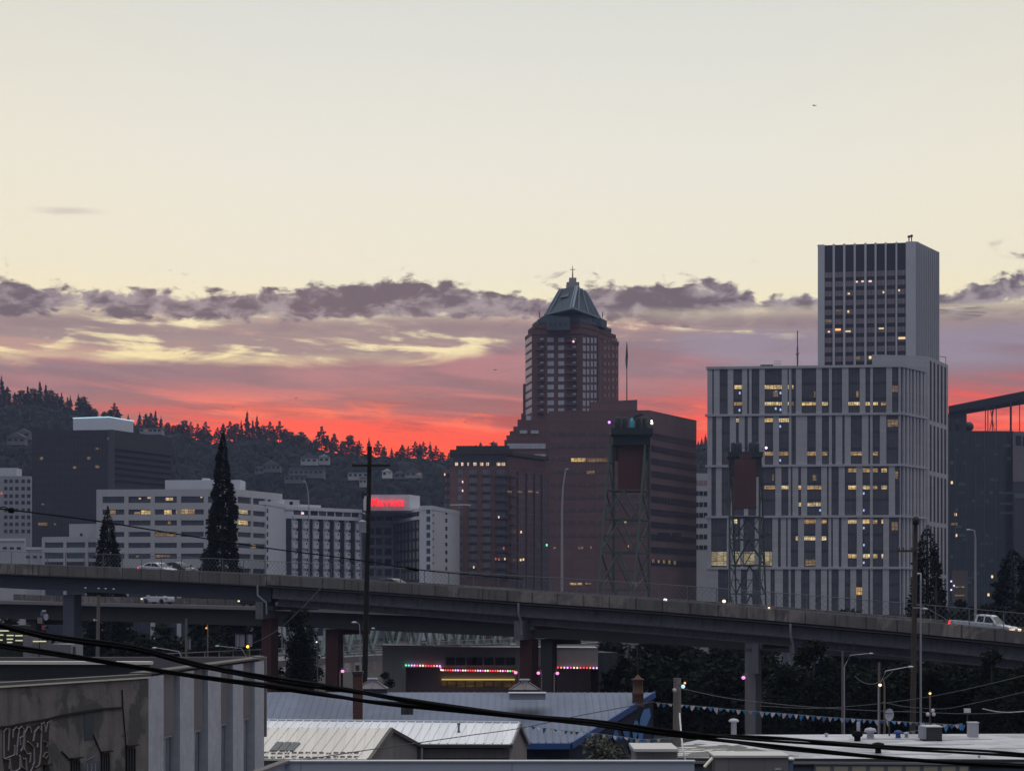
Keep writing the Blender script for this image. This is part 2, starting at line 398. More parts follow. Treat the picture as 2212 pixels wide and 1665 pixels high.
ct = [conifer('c', 1, .19, 1, 24, 8), conifer('c', 1, .27, 2, 20, 7, .25, .8, .1), conifer('c', 1, .14, 3, 26, 8, .1, .9), conifer('c', 1, .24, 4, 16, 6, .32, .7, .0), conifer('c', 1, .30, 5, 18, 11, .2, 1, .0, True), conifer('c', 1, .2, 6, 22, 9, .1, .75, .1)]
# sheet x, tip y, kind, width factor
RT = [(3, 809, 0, 1.5), (16, 834, 1, 1.2), (32, 846, 5, 1), (46, 842, 4, 1), (60, 832, 5, 1.2), (72, 838, 4, 1), (86, 821, 0, 1.5), (99, 829, 5, 1.4), (111, 842, 4, 1), (124, 848, 1, 1), (133, 846, 0, 1.1), (146, 856, 5, 1), (152, 853, 2, 1.2), (169, 849, 0, 1.4), (180, 856, 4, 1.1), (192, 872, 4, 1), (205, 882, 4, 1), (225, 888, 4, 1), (238, 884, 4, .9), (247, 869, 3, 1.3), (255, 884, 1, 1), (277, 893, 2, 1), (302, 889, 0, 1.1), (315, 892, 1, 1), (326, 890, 1, 1), (336, 884, 0, 1.2), (348, 897, 0, 1), (362, 912, 4, 1), (376, 918, 4, 1), (388, 914, 1, 1), (398, 907, 4, .9), (412, 910, 3, 1), (427, 914, 3, 1), (444, 909, 3, 1.2), (436, 926, 4, .8), (452, 930, 3, 1), (470, 922, 3, 1), (482, 913, 1, 1), (497, 908, 3, 1.1), (510, 914, 4, .9), (521, 905, 0, 1), (534, 885, 0, 1.5), (546, 905, 5, 1), (555, 895, 0, 1.2), (568, 918, 4, .9), (583, 909, 3, 1.3), (590, 922, 3, 1), (604, 908, 3, 1.3), (616, 925, 4, .8), (628, 931, 4, .9), (640, 938, 4, .9), (652, 932, 4, 1.1), (668, 950, 4, .7), (682, 948, 4, .8), (695, 919, 3, 1.6), (708, 940, 1, 1), (722, 934, 1, 1.2), (740, 953, 4, .7), (756, 939, 4, 1), (772, 956, 1, .9), (776, 950, 3, .9), (797, 943, 2, 1.9), (817, 950, 3, 1.1), (830, 962, 1, .8), (846, 965, 0, .9), (858, 974, 4, .6), (869, 959, 1, 1.2), (882, 962, 3, .8), (897, 952, 3, 1), (907, 957, 1, 1), (915, 952, 3, .9), (929, 951, 0, 1), (942, 961, 3, 1), (955, 976, 4, .5), (972, 977, 4, .5), (985, 978, 1, .6), (1016, 961, 3, .8), (1028, 960, 3, 1), (1038, 954, 1, .9), (1052, 962, 4, .9), (1066, 953, 4, 1), (1082, 963, 1, .8), (1508, 950, 0, .8), (1516, 944, 0, 1), (1524, 937, 0, 1), (1532, 930, 0, 1.2)]
KN = ['narrow dark fir', 'ragged pine', 'slim pointed fir', 'open branched pine', 'round topped tree', 'dense dark spruce']
first = {}
LAND = [(0, 'at the far left crest'), (150, 'above the black tower'), (300, 'just right of the white penthouse'), (400, 'near the crest notch'), (500, 'on the middle crest'), (620, 'just left of the utility pole'), (800, 'right of the utility pole'), (960, 'behind the brick apartments'), (1480, 'in the gap beside the courthouse')]
def land(px): return [t for a, t in LAND if a <= px][-1]
ordn = ['first', 'second', 'third', 'fourth', 'fifth', 'sixth', 'seventh', 'eighth', 'ninth', 'tenth', 'eleventh', 'twelfth']
cnt = {}
for (px, py, k, wf) in RT:
    y = YR - 5 + rf.uniform(-12, 8); x = X(px, y); zb = hill_z(x, y) - 2; zt = Z(py, y); h = max(5, zt - zb)
    key = (k, land(px)); cnt[key] = cnt.get(key, 0) + 1
    lab = f"{KN[k]}, {ordn[cnt[key]-1]} such from left, {land(px)}"
    hw = wf * 19 / h * .9 + .35
    if k not in first:
        tr, cr = ct[k]; first[k] = plant('ridge_tree', lab, 'tree', (x, y, zb), tr, cr, leaves if k == 4 else needles, GR)
        o = first[k]
    else: o = dup(first[k], (x, y, zb), label=lab)
    o.rotation_euler = (0, 0, rf.uniform(0, 6)); s_ = h; wx = max(s_ * .8, min(s_ * 1.5, s_ * hw)); o.scale = (wx, wx, s_)
# ------------------------------------------------------------------ houses on the hill
hw_ = mat('painted_house_wall', (.42, .42, .43), .8, .15, .5); hr_ = mat('house_roof', (.12, .12, .13), .9, .2, .5)
def house(px, py, y, w, h, lab, col=None, gable=True, lit=0):
    x = X(px, y); zb = Z(py, y); o = thing('hill_house', lab, 'house', (x, y, zb), 'houses on the wooded hillside')
    m = mat('house_wall_%s' % col[0], col[1], .8, .15, .5) if col else hw_
    d = w * .8
    MB().box(x - w / 2, x + w / 2, y, y + d, zb - 1.2, zb + h).build('wall', m, o)
    r = MB()
    if gable: r.add([(x - w * .56, y - .6, zb + h), (x, y - .6, zb + h + w * .3), (x + w * .56, y - .6, zb + h), (x - w * .56, y + d, zb + h), (x, y + d, zb + h + w * .3), (x + w * .56, y + d, zb + h)], [(0, 2, 1), (3, 4, 5), (0, 1, 4, 3), (1, 2, 5, 4), (0, 3, 5, 2)])
    else: r.box(x - w * .54, x + w * .54, y - .5, y + d + .5, zb + h, zb + h + .5)
    r.build('roof', m if gable and w < 10 else hr_, o)
    nf = max(1, int(h / 3.2)); nw = max(2, int(w / 3.2))
    for a in range(nf):
        for b in range(nw):
            cx = x - w / 2 + (b + .5) * w / nw; cz = zb + (a + .55) * h / nf
            MB().box(cx - w / nw * .3, cx + w / nw * .3, y - .12, y - .02, cz - .8, cz + .8).build('window', LITDIM if (a * nw + b) in ((lit,) if lit else ()) else G_DARK, o)
    return o
house(667, 1001, 1500, 12, 4.4, 'large pale gabled house high on the slope left of the utility pole')
house(700, 1000, 1530, 8, 4.5, 'smaller white gabled house just behind the large pale gabled house')
house(661, 1029, 1440, 24, 5.6, 'long terraced grey apartment house below the large gabled house', ('grey', (.16, .16, .18)), False)
house(636, 1040, 1430, 14, 4, 'low grey annexe below the left end of the long terraced apartment house', ('grey', (.16, .16, .18)), False)
house(773, 1033, 1430, 14, 4.2, 'flat roofed white house directly left of the utility pole on the hill', None, False)
house(784, 1048, 1420, 5, 5, 'small white lower part beneath the flat roofed white hill house', None, False)
house(836, 1029, 1450, 7, 3.6, 'small bright white steep gabled house right of the utility pole', ('bright', (.7, .7, .72)), True, 1)
house(893, 1029, 1480, 12, 3.2, 'wide pale house with one lit window right of the steep white gable', ('pale', (.30, .30, .32)), True, 2)
house(864, 1031, 1490, 9, 2.6, 'dim grey house between the steep white gable and the wide pale house', ('grey', (.16, .16, .18)))
house(34, 957, 1400, 12, 4, 'grey house at far left above the white apartment block', ('grey', (.16, .16, .18)))
house(50, 945, 1500, 9, 4, 'dim gabled house high at far left of the slope', ('dim', (.15, .15, .16)))
house(325, 935, 1600, 17, 3.6, 'low pale house on the slope right of the white penthouse', ('pale', (.30, .30, .32)), False, 1)
house(586, 1016, 1500, 13, 4, 'faint grey house on the slope right of the tall slim conifer', ('dim', (.15, .15, .16)))
house(560, 1020, 1500, 7, 3, 'tiny dim house left of the faint grey house on the slope', ('dim', (.15, .15, .16)))
# ------------------------------------------------------------------ downtown
c1x = lambda x: x / 3.613
c1y = lambda y: 777.6 + y / 3.613
c2x = lambda x: 518.4 + x / 3.613
c2y = lambda y: 835.3 + y / 3.613
c3x = lambda x: 1036.9 + x / 3.613
c3y = lambda y: 547.2 + y / 3.613
c4x = lambda x: 1008 + x / 3.854
c4y = lambda y: 921.7 + y / 3.854
c5x = lambda x: 1497.7 + x / 3.613
c5y = lambda y: 489.6 + y / 3.613
c6x = lambda x: 1497.7 + x / 3.84
c6y = lambda y: 921.7 + y / 3.84
M_WHITE = mat('pale_concrete', (.50, .49, .51), .85, .12, .15, streak=.25)
M_WHITE2 = mat('white_render', (.66, .67, .72), .85, .08, .2, streak=.15)
M_BRICKD = mat('dark_red_brick', (.17, .088, .08), .9, .2, .2, joints=(9, .9, .08, .75), streak=.2)
M_BRICKB = mat('brown_brick', (.185, .105, .112), .9, .2, .1, joints=(9, 4.1, .12, .75), streak=.15)
M_BLACKT = mat('black_curtain_wall', (.038, .04, .048), .7, .3, .2, joints=(1.6, 3.9, .22, .55))
M_ROOFD = mat('dark_roofing', (.05, .05, .055), .9, .3, .4)
def extra(root, m, name='roof_box', **k): return MB().px(**k).build(name, m, root)
# --- black tower
root, L, Rr, zt, (A, B, D) = block('office_tower', 'black glass office tower with white penthouse at far left', 'office tower', (69, 930), (244, 928), (371, 946), 1010, M_BLACKT)
ph = MB(); ph.fb(L, L.s(149), L.s(228), zt, zt + 6.4, -14, -3)
MB().prism([L.pt(L.s(149), -6), L.pt(L.s(227), -6), Rr.pt(Rr.s(299), -3), L.pt(L.s(170), -40)], zt - .2, [zt + 6.4, zt + 6.8, zt + 6.2, zt + 6.2]).build('penthouse', mat('white_penthouse', (.75, .78, .85), .6, .06, .3), root)
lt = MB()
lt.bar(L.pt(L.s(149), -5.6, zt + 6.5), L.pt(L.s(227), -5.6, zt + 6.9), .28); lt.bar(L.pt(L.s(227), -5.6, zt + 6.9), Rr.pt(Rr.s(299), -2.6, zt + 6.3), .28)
lt.build('glowing_edge_trim', lamp_mat('cyan_glow_trim', (.62, .88, 1.0), 1.0), root)  # pale trim made to glow for the bright line along the penthouse edge
wins(root, L, [(c1x(a), c1x(b), c1y(c), c1y(d)) for a, b, c, d in [(312, 336, 756, 778), (680, 706, 755, 776), (745, 770, 682, 698), (840, 866, 598, 622), (300, 368, 1268, 1290), (420, 438, 1274, 1286), (326, 344, 1118, 1130), (570, 596, 828, 846), (745, 775, 822, 842)]], LITDIM, .05, .15, 'lit_window')
bands = [(c1x(900), c1x(1330), c1y(y), c1y(y + 16)) for y in (690, 738, 786, 834, 882, 930)]
wins(root, Rr, bands, mat('matt_black_band', (.018, .019, .024), .8, .2, .3, spec=.05), .05, .3, 'window_band', ref=250)
MB().fb(L, L.L - 2.2, L.L + .6, 0, zt, .02, .7).build('corner_fin', mat('grey_fin', (.07, .072, .085), .6, .1, 1), root)
# --- white office block with strip windows
root, L, Rr, zt, _ = block('office_building', 'long white concrete office block with rows of strip windows behind the tall conifer', 'office building', (214.5, 1058), (506, 1057), (604, 1067), 885, G_DARK)
rows = [(1072, 1086), (1100, 1111), (1123.5, 1134.6), (1148.5, 1159), (1172, 1183), (1195.5, 1206.5)]
zr = [(L.z(a, 360), L.z(b, 360)) for a, b in rows]
fr = MB(); zs = [(zr[0][0], zt + .15)] + [(zr[i + 1][0], zr[i][1]) for i in range(5)] + [(zr[5][1] - 4, zr[5][1])]
for fc, off in ((L, 0), (Rr, 0)):
    for za, zb in zs: fr.fb(fc, -.9 if fc is L else 0, fc.L + .9, za, zb, -.5, .9)
Lp = [c1x(x) for x in (775, 990, 1195, 1400, 1610, 1828)]
for x in Lp[1:5]: fr.fb(L, L.s(x) - .9, L.s(x) + .9, 0, zt - .1, -.5, 1.0)
fr.fb(L, -1, 1.6, 0, zt - .1, -.5, 1.0); fr.fb(L, L.L - 2.4, L.L + 1, 0, zt - .1, -.5, 1.02)
for x in (540.5, 571.5): fr.fb(Rr, Rr.s(x) - .8, Rr.s(x) + .8, 0, zt - .1, -.5, 1.0)
fr.fb(Rr, Rr.L - 1.2, Rr.L, 0, zt - .1, -.5, 1.0); fr.fb(Rr, -.6, 1.2, 0, zt - .1, -.5, 1.03)
fr.build('facade_frame', M_WHITE, root)
for i, (za, zb) in enumerate(zr):
    bx = Lp
    for j in range(5):
        MB().fb(L, L.s(bx[j]) + 1.1, L.s(bx[j + 1]) - 1.1, zb + .1, za - .1, .02, .2).build('window', G_GLASS, root)
    for a, b in ((508, 539), (542, 570), (573, 602)):
        MB().fb(Rr, Rr.s(a) + .8, Rr.s(b) - .4, zb + .1, za - .1, .02, .2).build('window', G_GLASS, root)
lits = [(1295, 1352, 1072, 1096), (1085, 1104, 1076, 1086), (1150, 1178, 1068, 1080), (1565, 1582, 1066, 1074), (1100, 1178, 1172, 1202), (1283, 1340, 1170, 1202), (1375, 1392, 1162, 1202), (1415, 1520, 1162, 1200), (860, 902, 1172, 1202), (1050, 1095, 1186, 1202), (1312, 1334, 1256, 1280), (1215, 1385, 1345, 1374), (1000, 1012, 1352, 1366), (1065, 1085, 1525, 1540), (1215, 1330, 1518, 1538)]
wins(root, L, [(c1x(a), c1x(b), c1y(c), c1y(d)) + ((LITDIM,) if d > 1250 else ()) for a, b, c, d in lits], LIT, .22, .3, 'lit_window')
wins(root, Rr, [(c1x(1842), c1x(1930), c1y(1162), c1y(1198)), (c1x(1842), c1x(1930), c1y(1250), c1y(1284)), (c1x(1968), c1x(1990), c1y(1440), c1y(1466))], LIT, .22, .3, 'lit_window')
MB().fb(L, L.s(352), L.s(515), zt, zt + 4.4, -16, -4).build('penthouse', M_WHITE2, root)
MB().fb(L, L.s(428), L.s(442), zt + 4.4, zt + 5.4, -12, -8).build('vent', M_WHITE2, root)
# --- low wing left of it
root, L, Rr, zt, _ = block('office_annexe', 'low two storey white office wing left of the strip windowed block', 'office building', (95, 1160), (212, 1159), (216, 1159.5), 900, G_DARK)
fr = MB()
for a, b in ((1159, 1171), (1182.5, 1193), (1206, 1213)): fr.px(L, 95, 213, a, b, -.3, .8, 150)
for x in (95.5, 142, 189, 212): fr.fb(L, L.s(x) - .7, L.s(x) + .7, 0, zt - .1, -.3, .9)
fr.build('facade_frame', M_WHITE, root)
for a, b in ((1171, 1182.5), (1193, 1206)):
    for c, d in ((97, 141), (143, 188), (190, 211)): MB().px(L, c + 1, d - 1, a, b, .02, .15, 150).build('window', mat('teal_glass', (.05, .085, .10), .2, .3, .4), root)
MB().fb(L, L.s(145), L.s(211), zt, zt + 5.8, -12, -2).build('penthouse', M_WHITE, root)
MB().px(L, 169, 174, 1151, 1157, -2, -1.8).build('vent', G_DARK, root)
# --- low pale blocks at the far left
for a, b, t, lab in ((-30, 53, 1165, 'low pale flat roofed block at the far left edge under the power line'), (52, 96, 1184, 'lowest pale block between the far left block and the white wing')):
    root, L, Rr, zt, _ = block('low_building', lab, 'building', (a, t), (b, t), (b + 3, t + 1), 860 + a, M_WHITE, 'low pale blocks at far left')
    wins(root, L, [(x, x + 9, t + 16, t + 21) for x in range(int(max(a, 2)) + 4, b - 8, 15)], G_DARK, .03, .1)
    MB().fb(L, 0, L.L + .3, zt - .6, zt + .5, -.2, .35).build('cornice', M_WHITE2, root)
# --- white apartment block far left
root, L, Rr, zt, _ = block('apartment_block', 'white apartment block with small square windows at the far left edge', 'apartments', (-60, 1028), (66, 1028), (69, 1029), 1130, mat('aged_white_wall', (.36, .36, .39), .9, .12, .2))
wins(root, L, [(x - 3.6, x + 3.6, c1y(y) - 3.8, c1y(y) + 3.8) for y in (945, 1002, 1060, 1112, 1170, 1225, 1280, 1335) for x in (-20, -6, 12.5, 24, 36.5, 50, 62)], G_DARK, .03, .1)
MB().fb(L, L.s(-60), L.s(36), zt, zt + 4.5, -12, -.02).build('penthouse', mat('white_render', (0, 0, 0)), root)
MB().px(L, 1.5, 5.5, c1y(1030), c1y(1048), .11, .15).build('lit_window', lamp_mat('red_lamp', (1, .2, .12), .5), root)
# --- hotel
hx = lambda x: 1000 / 1.736 + x / (2212 / 760 * 1.736)
hy = lambda y: 1700 / 1.736 + y / (2212 / 760 * 1.736)
H0 = 850.0
zp = Z(1097.5, H0)
pA = (X(575, 815), 815); pB = (X(614, 842), 842); pC = (X(781, 872), 872); pE = (X(789, 900), 900); pG = (X(850, 905), 905); pH = (X(906, 858), 858); pI = (X(933, 856), 856); pJ = (X(993, 905), 905)
root = thing('hotel', 'white angular hotel with curved balconies and glowing red rooftop lettering', 'hotel', (pC[0], pC[1], 0))
W1 = Face(pA, pB); W2 = Face(pB, pC); W3 = Face(pE, pG); W4 = Face(pG, pH); W5 = Face(pH, pI); W6 = Face(pI, pJ)
zH = zp + .0
MB().prism([pA, pB, pC, pE, pG, pH, pI, pJ, (pJ[0] - 8, 935), (pA[0] + 2, 935)], 0, zH - .3).build('wall', M_WHITE2, root)
tp = MB()
tp.fb(W1, 0, W1.L, zH - .3, zH + 1.2, -3, .15); tp.fb(W2, 0, W2.L, zH - .9, zH + .5, -3, .4)
tp.fb(W2, 0, 8.2, zH + .5, zH + 3.3, -9, -.1); tp.fb(W2, 8.2, 20, zH + .5, zH + 1.6, -9, -.6)
tp.fb(W4, 0, W4.L + .4, zH - .9, zH + .5, -3, .4); tp.fb(W3, -.5, W3.L + .2, zH - .9, zH + .5, -3, .4)
tp.fb(W5, .02, W5.L, zH - .3, zH + 1.4, -3, .1); tp.fb(W6, 0, W6.L, zH - .3, zH + 1.4, -3, .12)
tp.fb(W5, 13, 20, zH + 1.4, zH + 1.9, -8, -2)
tp.build('parapet', M_WHITE2, root)
MB().fb(W2, W2.s(652) - 6.5, W2.s(652) - 4.7, zH + 1.2, zH + 2.5, -.1, -.04).build('window', G_DARK, root)
# upper ribbon window and ledge
zu0, zu1 = W2.z(hy(690), hx(600)), W2.z(hy(625), hx(600)); zl = W2.z(hy(712), hx(600))
for fc, a, b in ((W2, 4.5, W2.L - 1.5), (W3, .5, W3.L - .3), (W4, .6, W4.L - .4)):
    n = max(3, int((b - a) / 4.2))
    for i in range(n): MB().fb(fc, a + (b - a) * i / n + .45, a + (b - a) * (i + 1) / n - .2, zu0 + .4, zu1 - .2, .02, .12).build('window', G_DARK if i % 3 else G_GLASS, root)
    lg = MB(); lg.fb(fc, a - .5, b + .5, zl - .3, zu0 + .2, -.2, 1.5); lg.build('ledge', M_WHITE2, root)
# curved balcony stacks
fl = 8; z0 = 8.0; zs_ = [zl - .6 - i * (zl - 5) / 11 for i in range(12)]; dz = (zl - 5) / 11
dk = mat('dark_recess_glass', (.03, .032, .045), .3, .3, .4)  # dark glass strips of the hotel front
for i in range(7):
    xa = hx(210 + i * 115.5); wdt = 52 / 5.053
    MB().fb(W2, W2.s(xa), W2.s(xa + 11.5), 2, zl - .4, .02, .12).build('recess_window', dk, root)
    bal = MB()
    s1 = W2.s(xa + 12.2); s2 = W2.s(xa + 21.5)
    for q in range(11):
        zc = zs_[q]
        seg = 7
        pts = [W2.pt(s1, 0)] + [W2.pt(lerp(s1, s2 + .9, k / seg), 1.5 * math.sin(math.pi * (.12 + .88 * k / seg)) + .12) for k in range(seg + 1)] + [W2.pt(s2 + .9, 0)]
        bal.prism([(p.x, p.y) for p in pts], zc - dz + .5, zc - .8)
    bal.build('balcony', M_WHITE2, root)
    for q in range(11): MB().fb(W2, (s1 + s2) / 2 - .3, (s1 + s2) / 2 + .2, zs_[q] - 1.9, zs_[q] - 1.3, 1.35, 1.72).build('vent', G_DARK, root)
# centre: banded balconies
for q in range(8):
    zc = zs_[0] - 1.2 - q * 4.55
    MB().fb(W3, .4, W3.L - .4, zc, zc + 1.1, .02, 1.3).build('balcony', M_WHITE2, root)
    for a in range(3): MB().fb(W3, .8 + a * 4.1, 4.0 + a * 4.1, zc - 3.1, zc - .1, .02, .1).build('window', G_GLASS, root)
MB().fb(W3, 7.6, 8.3, 4, zs_[0] - 1, .1, 1.0).build('pier', M_WHITE2, root)
# right wing: grid of dark windows between pale slim panels
MB().fb(W4, .6, W4.L - .3, 3, zl - .3, .02, .1).build('recess_window', dk, root)
for i in range(7):
    g = MB()
    for q in range(12):
        s_ = .6 + (W4.L - .9) * (i + .55) / 7
        g.fb(W4, s_, s_ + (W4.L / 7) * .3, zl - .6 - q * 4.3 - 3.1, zl - .6 - q * 4.3, .1, .4)
    g.build('panel', mat('tan_panel', (.33, .30, .29), .8, .15, .5), root)
for q in range(8):
    y0 = 600 + q * 87
    MB().px(W5, hx(1745), hx(1785), hy(y0), hy(y0 + 56), .02, .1).build('window', G_GLASS, root)
    MB().px(W6, hx(1950), hx(1970), hy(y0 + 22), hy(y0 + 64), .02, .1, hx(1960)).build('window', G_DARK, root)
    MB().px(W6, hx(1812), hx(1824), hy(y0 + 65), hy(y0 + 80), .02, .1).build('vent', G_DARK, root)
    MB().px(W1, 576, 579, 1098 + q * 17, 1107 + q * 17, .02, .1).build('window', G_DARK, root)
ty = 880.0; T1 = (X(785, 865), 865); T2 = (X(884, 866), 866); T3 = (X(907, 876), 876); SF = Face(T1, T2)
MB().prism([T1, T2, T3, (X(870, 905), 905), (X(790, 905), 905)], zH - .2, [Z(1068, 865), Z(1068, 866), Z(1070, 872), Z(1070, 872), Z(1068, 865)]).build('sign_tower', M_WHITE2, root)
tcv = bpy.data.curves.new('t', 'FONT'); tcv.body = 'Marriott'; tcv.size = 1; tcv.extrude = .05; tcv.offset = .008; tcv.shear = .12; tcv.space_character = 1.0
to = bpy.data.objects.new('t', tcv); COL.objects.link(to); C.view_layer.update()
tme = bpy.data.meshes.new_from_object(to); bpy.data.objects.remove(to)
xs = [v.co.x for v in tme.vertices]; ys = [v.co.y for v in tme.vertices]
s0, s1 = SF.s(801), SF.s(873); zb_, zt_ = SF.z(1093.5, 837), SF.z(1076, 837)
sm = MB(); vs = []
for v in tme.vertices:
    u = lerp(s0, s1, (v.co.x - min(xs)) / (max(xs) - min(xs))); zz = lerp(zb_, zt_, (v.co.y - min(ys)) / (max(ys) - min(ys)))
    vs.append(SF.pt(u, .9 + v.co.z * 6, zz))
sm.add(vs, [tuple(p.vertices) for p in tme.polygons]); sm.build('lettering', lamp_mat('red_neon', (1.0, .02, .03), 1.3), root)
MB().px(W2, c2x(478), c2x(496), c2y(978), c2y(994), .15, .25).build('lit_window', lamp_mat('pink_white_lamp', (1, .6, .6), 1.2), root)
# --- brick apartment tower with glass penthouse
root, L, Rr, zt, (A, B, D) = block('apartment_tower', 'brick apartment tower with overhanging flat dark roof and lit glass penthouse', 'apartments', (972, 1007), (1098, 1007), (1183, 1017), 905, M_BRICKD)
MB().fb(L, L.s(977) , L.L - .5, zt, zt + 5.2, -20, -1.2).fb(Rr, 1.2, Rr.L, zt, zt + 4.6, -18, -1.2).build('glass_penthouse', G_GLASS, root)
rfm = MB(); rfm.fb(L, L.s(972), L.L + 2.0, zt + 5.3, zt + 7.2, -24, 2.0); rfm.fb(Rr, 0, Rr.L, zt + 4.7, zt + 6.2, -20, 2.0); rfm.build('roof', mat('brown_black_roof', (.045, .03, .03), .8, .3, .3), root)
MB().fb(L, L.s(985), L.L + .5, zt + 7.2, zt + 9.2, -20, -2).build('roof_plant_room', M_ROOFD, root)
wins(root, L, [(a, b, 998.5, 1005) for a, b in ((983, 989), (996, 1001), (1009, 1013), (1022, 1029), (1037, 1044), (1050, 1056), (1073, 1081), (1083, 1091))], litmat('bright_penthouse', (1.0, .75, .55), 1.4, .9, 9), -1.18, -1.0, 'lit_window')
cw = []
for q in range(13):
    y = 1014 + q * 18.2
    for a, b in ((988, 999), (1014, 1029), (1043, 1059), (1073, 1092)): cw.append((a, b, y, y + 11))
wins(root, L, cw, mat('grey_blue_blinds', (.15, .17, .21), .3, .5, .5, joints=(1.5, 12, .1, .4)), .03, .12)
bl = MB()
for q in range(13):
    y = 1026 + q * 18.2; bl.px(L, 1069, 1098, y, y + 3.2, .02, 1.6); bl.px(L, 1012, 1031, y, y + 1.6, .02, .5); bl.px(L, 1041, 1061, y, y + 1.6, .02, .5)
bl.build('balcony', mat('dark_slab', (.06, .055, .06), .8, .2, 1), root)
MB().prism([A, B, B + (A - B) * 0 + Vector((0, 1)), A + Vector((0, 1))], 0, 1).v
sw, sf = MB(), Face(A + Vector((-2.9, 6)), A + Vector((0, 6)))
MB().fb(sf, 0, 3.0, 0, Z(1012, 911), -14, 0).build('side_wing', M_BRICKD, root)
for q in range(13):
    MB().fb(sf, -.9, 2.6, Z(1026 + q * 18.2, 911), Z(1024.5 + q * 18.2, 911), -3, 1.4).build('side_balcony', mat('dark_slab', (0, 0, 0)), root)
    MB().fb(sf, .2, 2.7, Z(1023 + q * 18.2, 911), Z(1014.5 + q * 18.2, 911), .02, .1).build('window', MATS['grey_blue_blinds'], root)
MB().fb(Rr, 2, Rr.L - .4, 0, zt - 2.2, .02, .12).build('curtain_glass', mat('grey_curtain_wall', (.05, .058, .075), .25, .5, .3, joints=(2.4, 3.7, .22, 1.6)), root)
for x in (1118, 1137, 1154, 1170): MB().fb(Rr, Rr.s(x) - .35, Rr.s(x) + .35, 0, zt - 2, .1, .7).build('pier', M_BRICKD, root)
for q in range(11): MB().fb(Rr, .3, Rr.s(1112), zt - 5 - q * 4.2, zt - 4.2 - q * 4.2, .02, 1.8).build('balcony', MATS['dark_slab'], root)
for fc, x, y, m in ((L, 999.5, 1041, 'pink_white_lamp'), (L, 999.5, 1060, 'pink_white_lamp'), (L, 1077.5, 1117, 'pink_white_lamp'), (L, 961, 1025, 'x'), (L, 1088, 1184, 'red_lamp'), (L, 1071, 1207, 'red_lamp'), (L, 1078, 1208, 'red_lamp'), (L, 1090.5, 1207, 'x'), (Rr, 1123, 1208, 'x'), (Rr, 1117, 1209, 'x'), (Rr, 1173.5, 1177, 'g'), (Rr, 1118, 1149, 'x'), (L, 1023.5, 1225, 'x')):
    mm = lamp_mat('green_lamp', (.1, 1, .3), 1.5) if m == 'g' else lamp_mat('amber_lamp', (1, .7, .35), 1.0) if m == 'x' else MATS[m]
    MB().px(fc, x - 1.3, x + 1.3, y - 2.4, y + 2.4, 1.7, 1.9).build('lamp', mm, root)
wins(root, Rr, [(c4x(310), c4x(345), c4y(532), c4y(546)), (c4x(395), c4x(432), c4y(535), c4y(549)), (c4x(482), c4x(520), c4y(532), c4y(545)), (c4x(545), c4x(570), c4y(540), c4y(552))], LITDIM, 1.82, 1.9, 'lit_window')
# --- brick tower with stepped shoulders and pyramid roof
ky = 985.0; kc = CX + 129.5
BR = mat('red_brown_brick', (.17, .088, .085), .9, .15, .15, joints=(8, 4.2, .18, .7))
BG = mat('blue_grey_metal', (.085, .115, .145), .85, .2, .4, joints=(3, 30, .08, .7))
cx_, cy_ = X(1236, ky), ky + 16
root = thing('pyramid_tower', 'brick skyscraper with stepped shoulders and blue grey pyramid roof with spire', 'skyscraper', (cx_, cy_, 0))
def oct_(f, add=0.0):
    base = [(1135, 995), (1150, 976), (1256, 972), (1293, 985), (1298, 991), (1336, 1014)]
    pts = [Vector((X(p, y), y)) for p, y in base]; c = Vector((cx_, cy_ + 4))
    pts = [c + (p - c) * f for p in pts]; back = [c + (Vector((X(1325, 1040), 1040)) - c) * f, c + (Vector((X(1150, 1035), 1035)) - c) * f]
    return pts + back
def zk(py): return Z(py, 990)
T = [(1.0, 726), (.93, 713), (.84, 698), (.74, 687.5), (.66, 681.5)]
bd = MB(); bd.prism(oct_(1.0), 0, zk(724)); bd.prism(oct_(.935), zk(724), zk(711)); bd.build('wall', BR, root)
bd = MB(); bd.prism(oct_(.84), zk(711), zk(698)); bd.build('shoulder', BR, root)
bd = MB(); bd.prism(oct_(.745), zk(698), zk(687)); bd.prism(oct_(.665), zk(687), zk(682)); bd.build('roof_terrace', BG, root)
bd = MB()
for px_, f in ((c3x(465), 690), (c3x(957), 689)): bd.bar((X(px_, 985), 985, zk(690)), (X(px_, 985), 985, zk(677)), .35)
bd.build('roof_mast', DSTEEL, root)
OF = oct_(1.0); FL = Face(OF[1], OF[2]); FC0 = Face(OF[0], OF[1]); FM = Face(OF[2], OF[3]); FR = Face(OF[4], OF[5])
for i, (a, b) in enumerate(((1.0, 727), (.935, 712), (.84, 699))):
    q = oct_(a + .012); MB().prism(q, zk(b) - 1.0, zk(b) + .55).build('cornice', BG if i == 2 else BR, root)
dm = Face(*[(X(a, 968), 968) for a in (1182, 1231)])
MB().px(dm, 1182, 1231, 684, 712.5, -14, 0).build('dormer', BG, root)
wins(root, dm, [(c3x(a), c3x(a + 24), c3y(541), c3y(569)) for a in (540, 575, 618, 655)], G_GLASS, .02, .15, 'dormer_window')
dr = Face(*[(X(a, 990 + (a - 1298) * .8), 990 + (a - 1298) * .8) for a in (1298, 1312)])
MB().px(dr, 1299, 1311, 690, 708, -10, 0).build('dormer', BG, root)
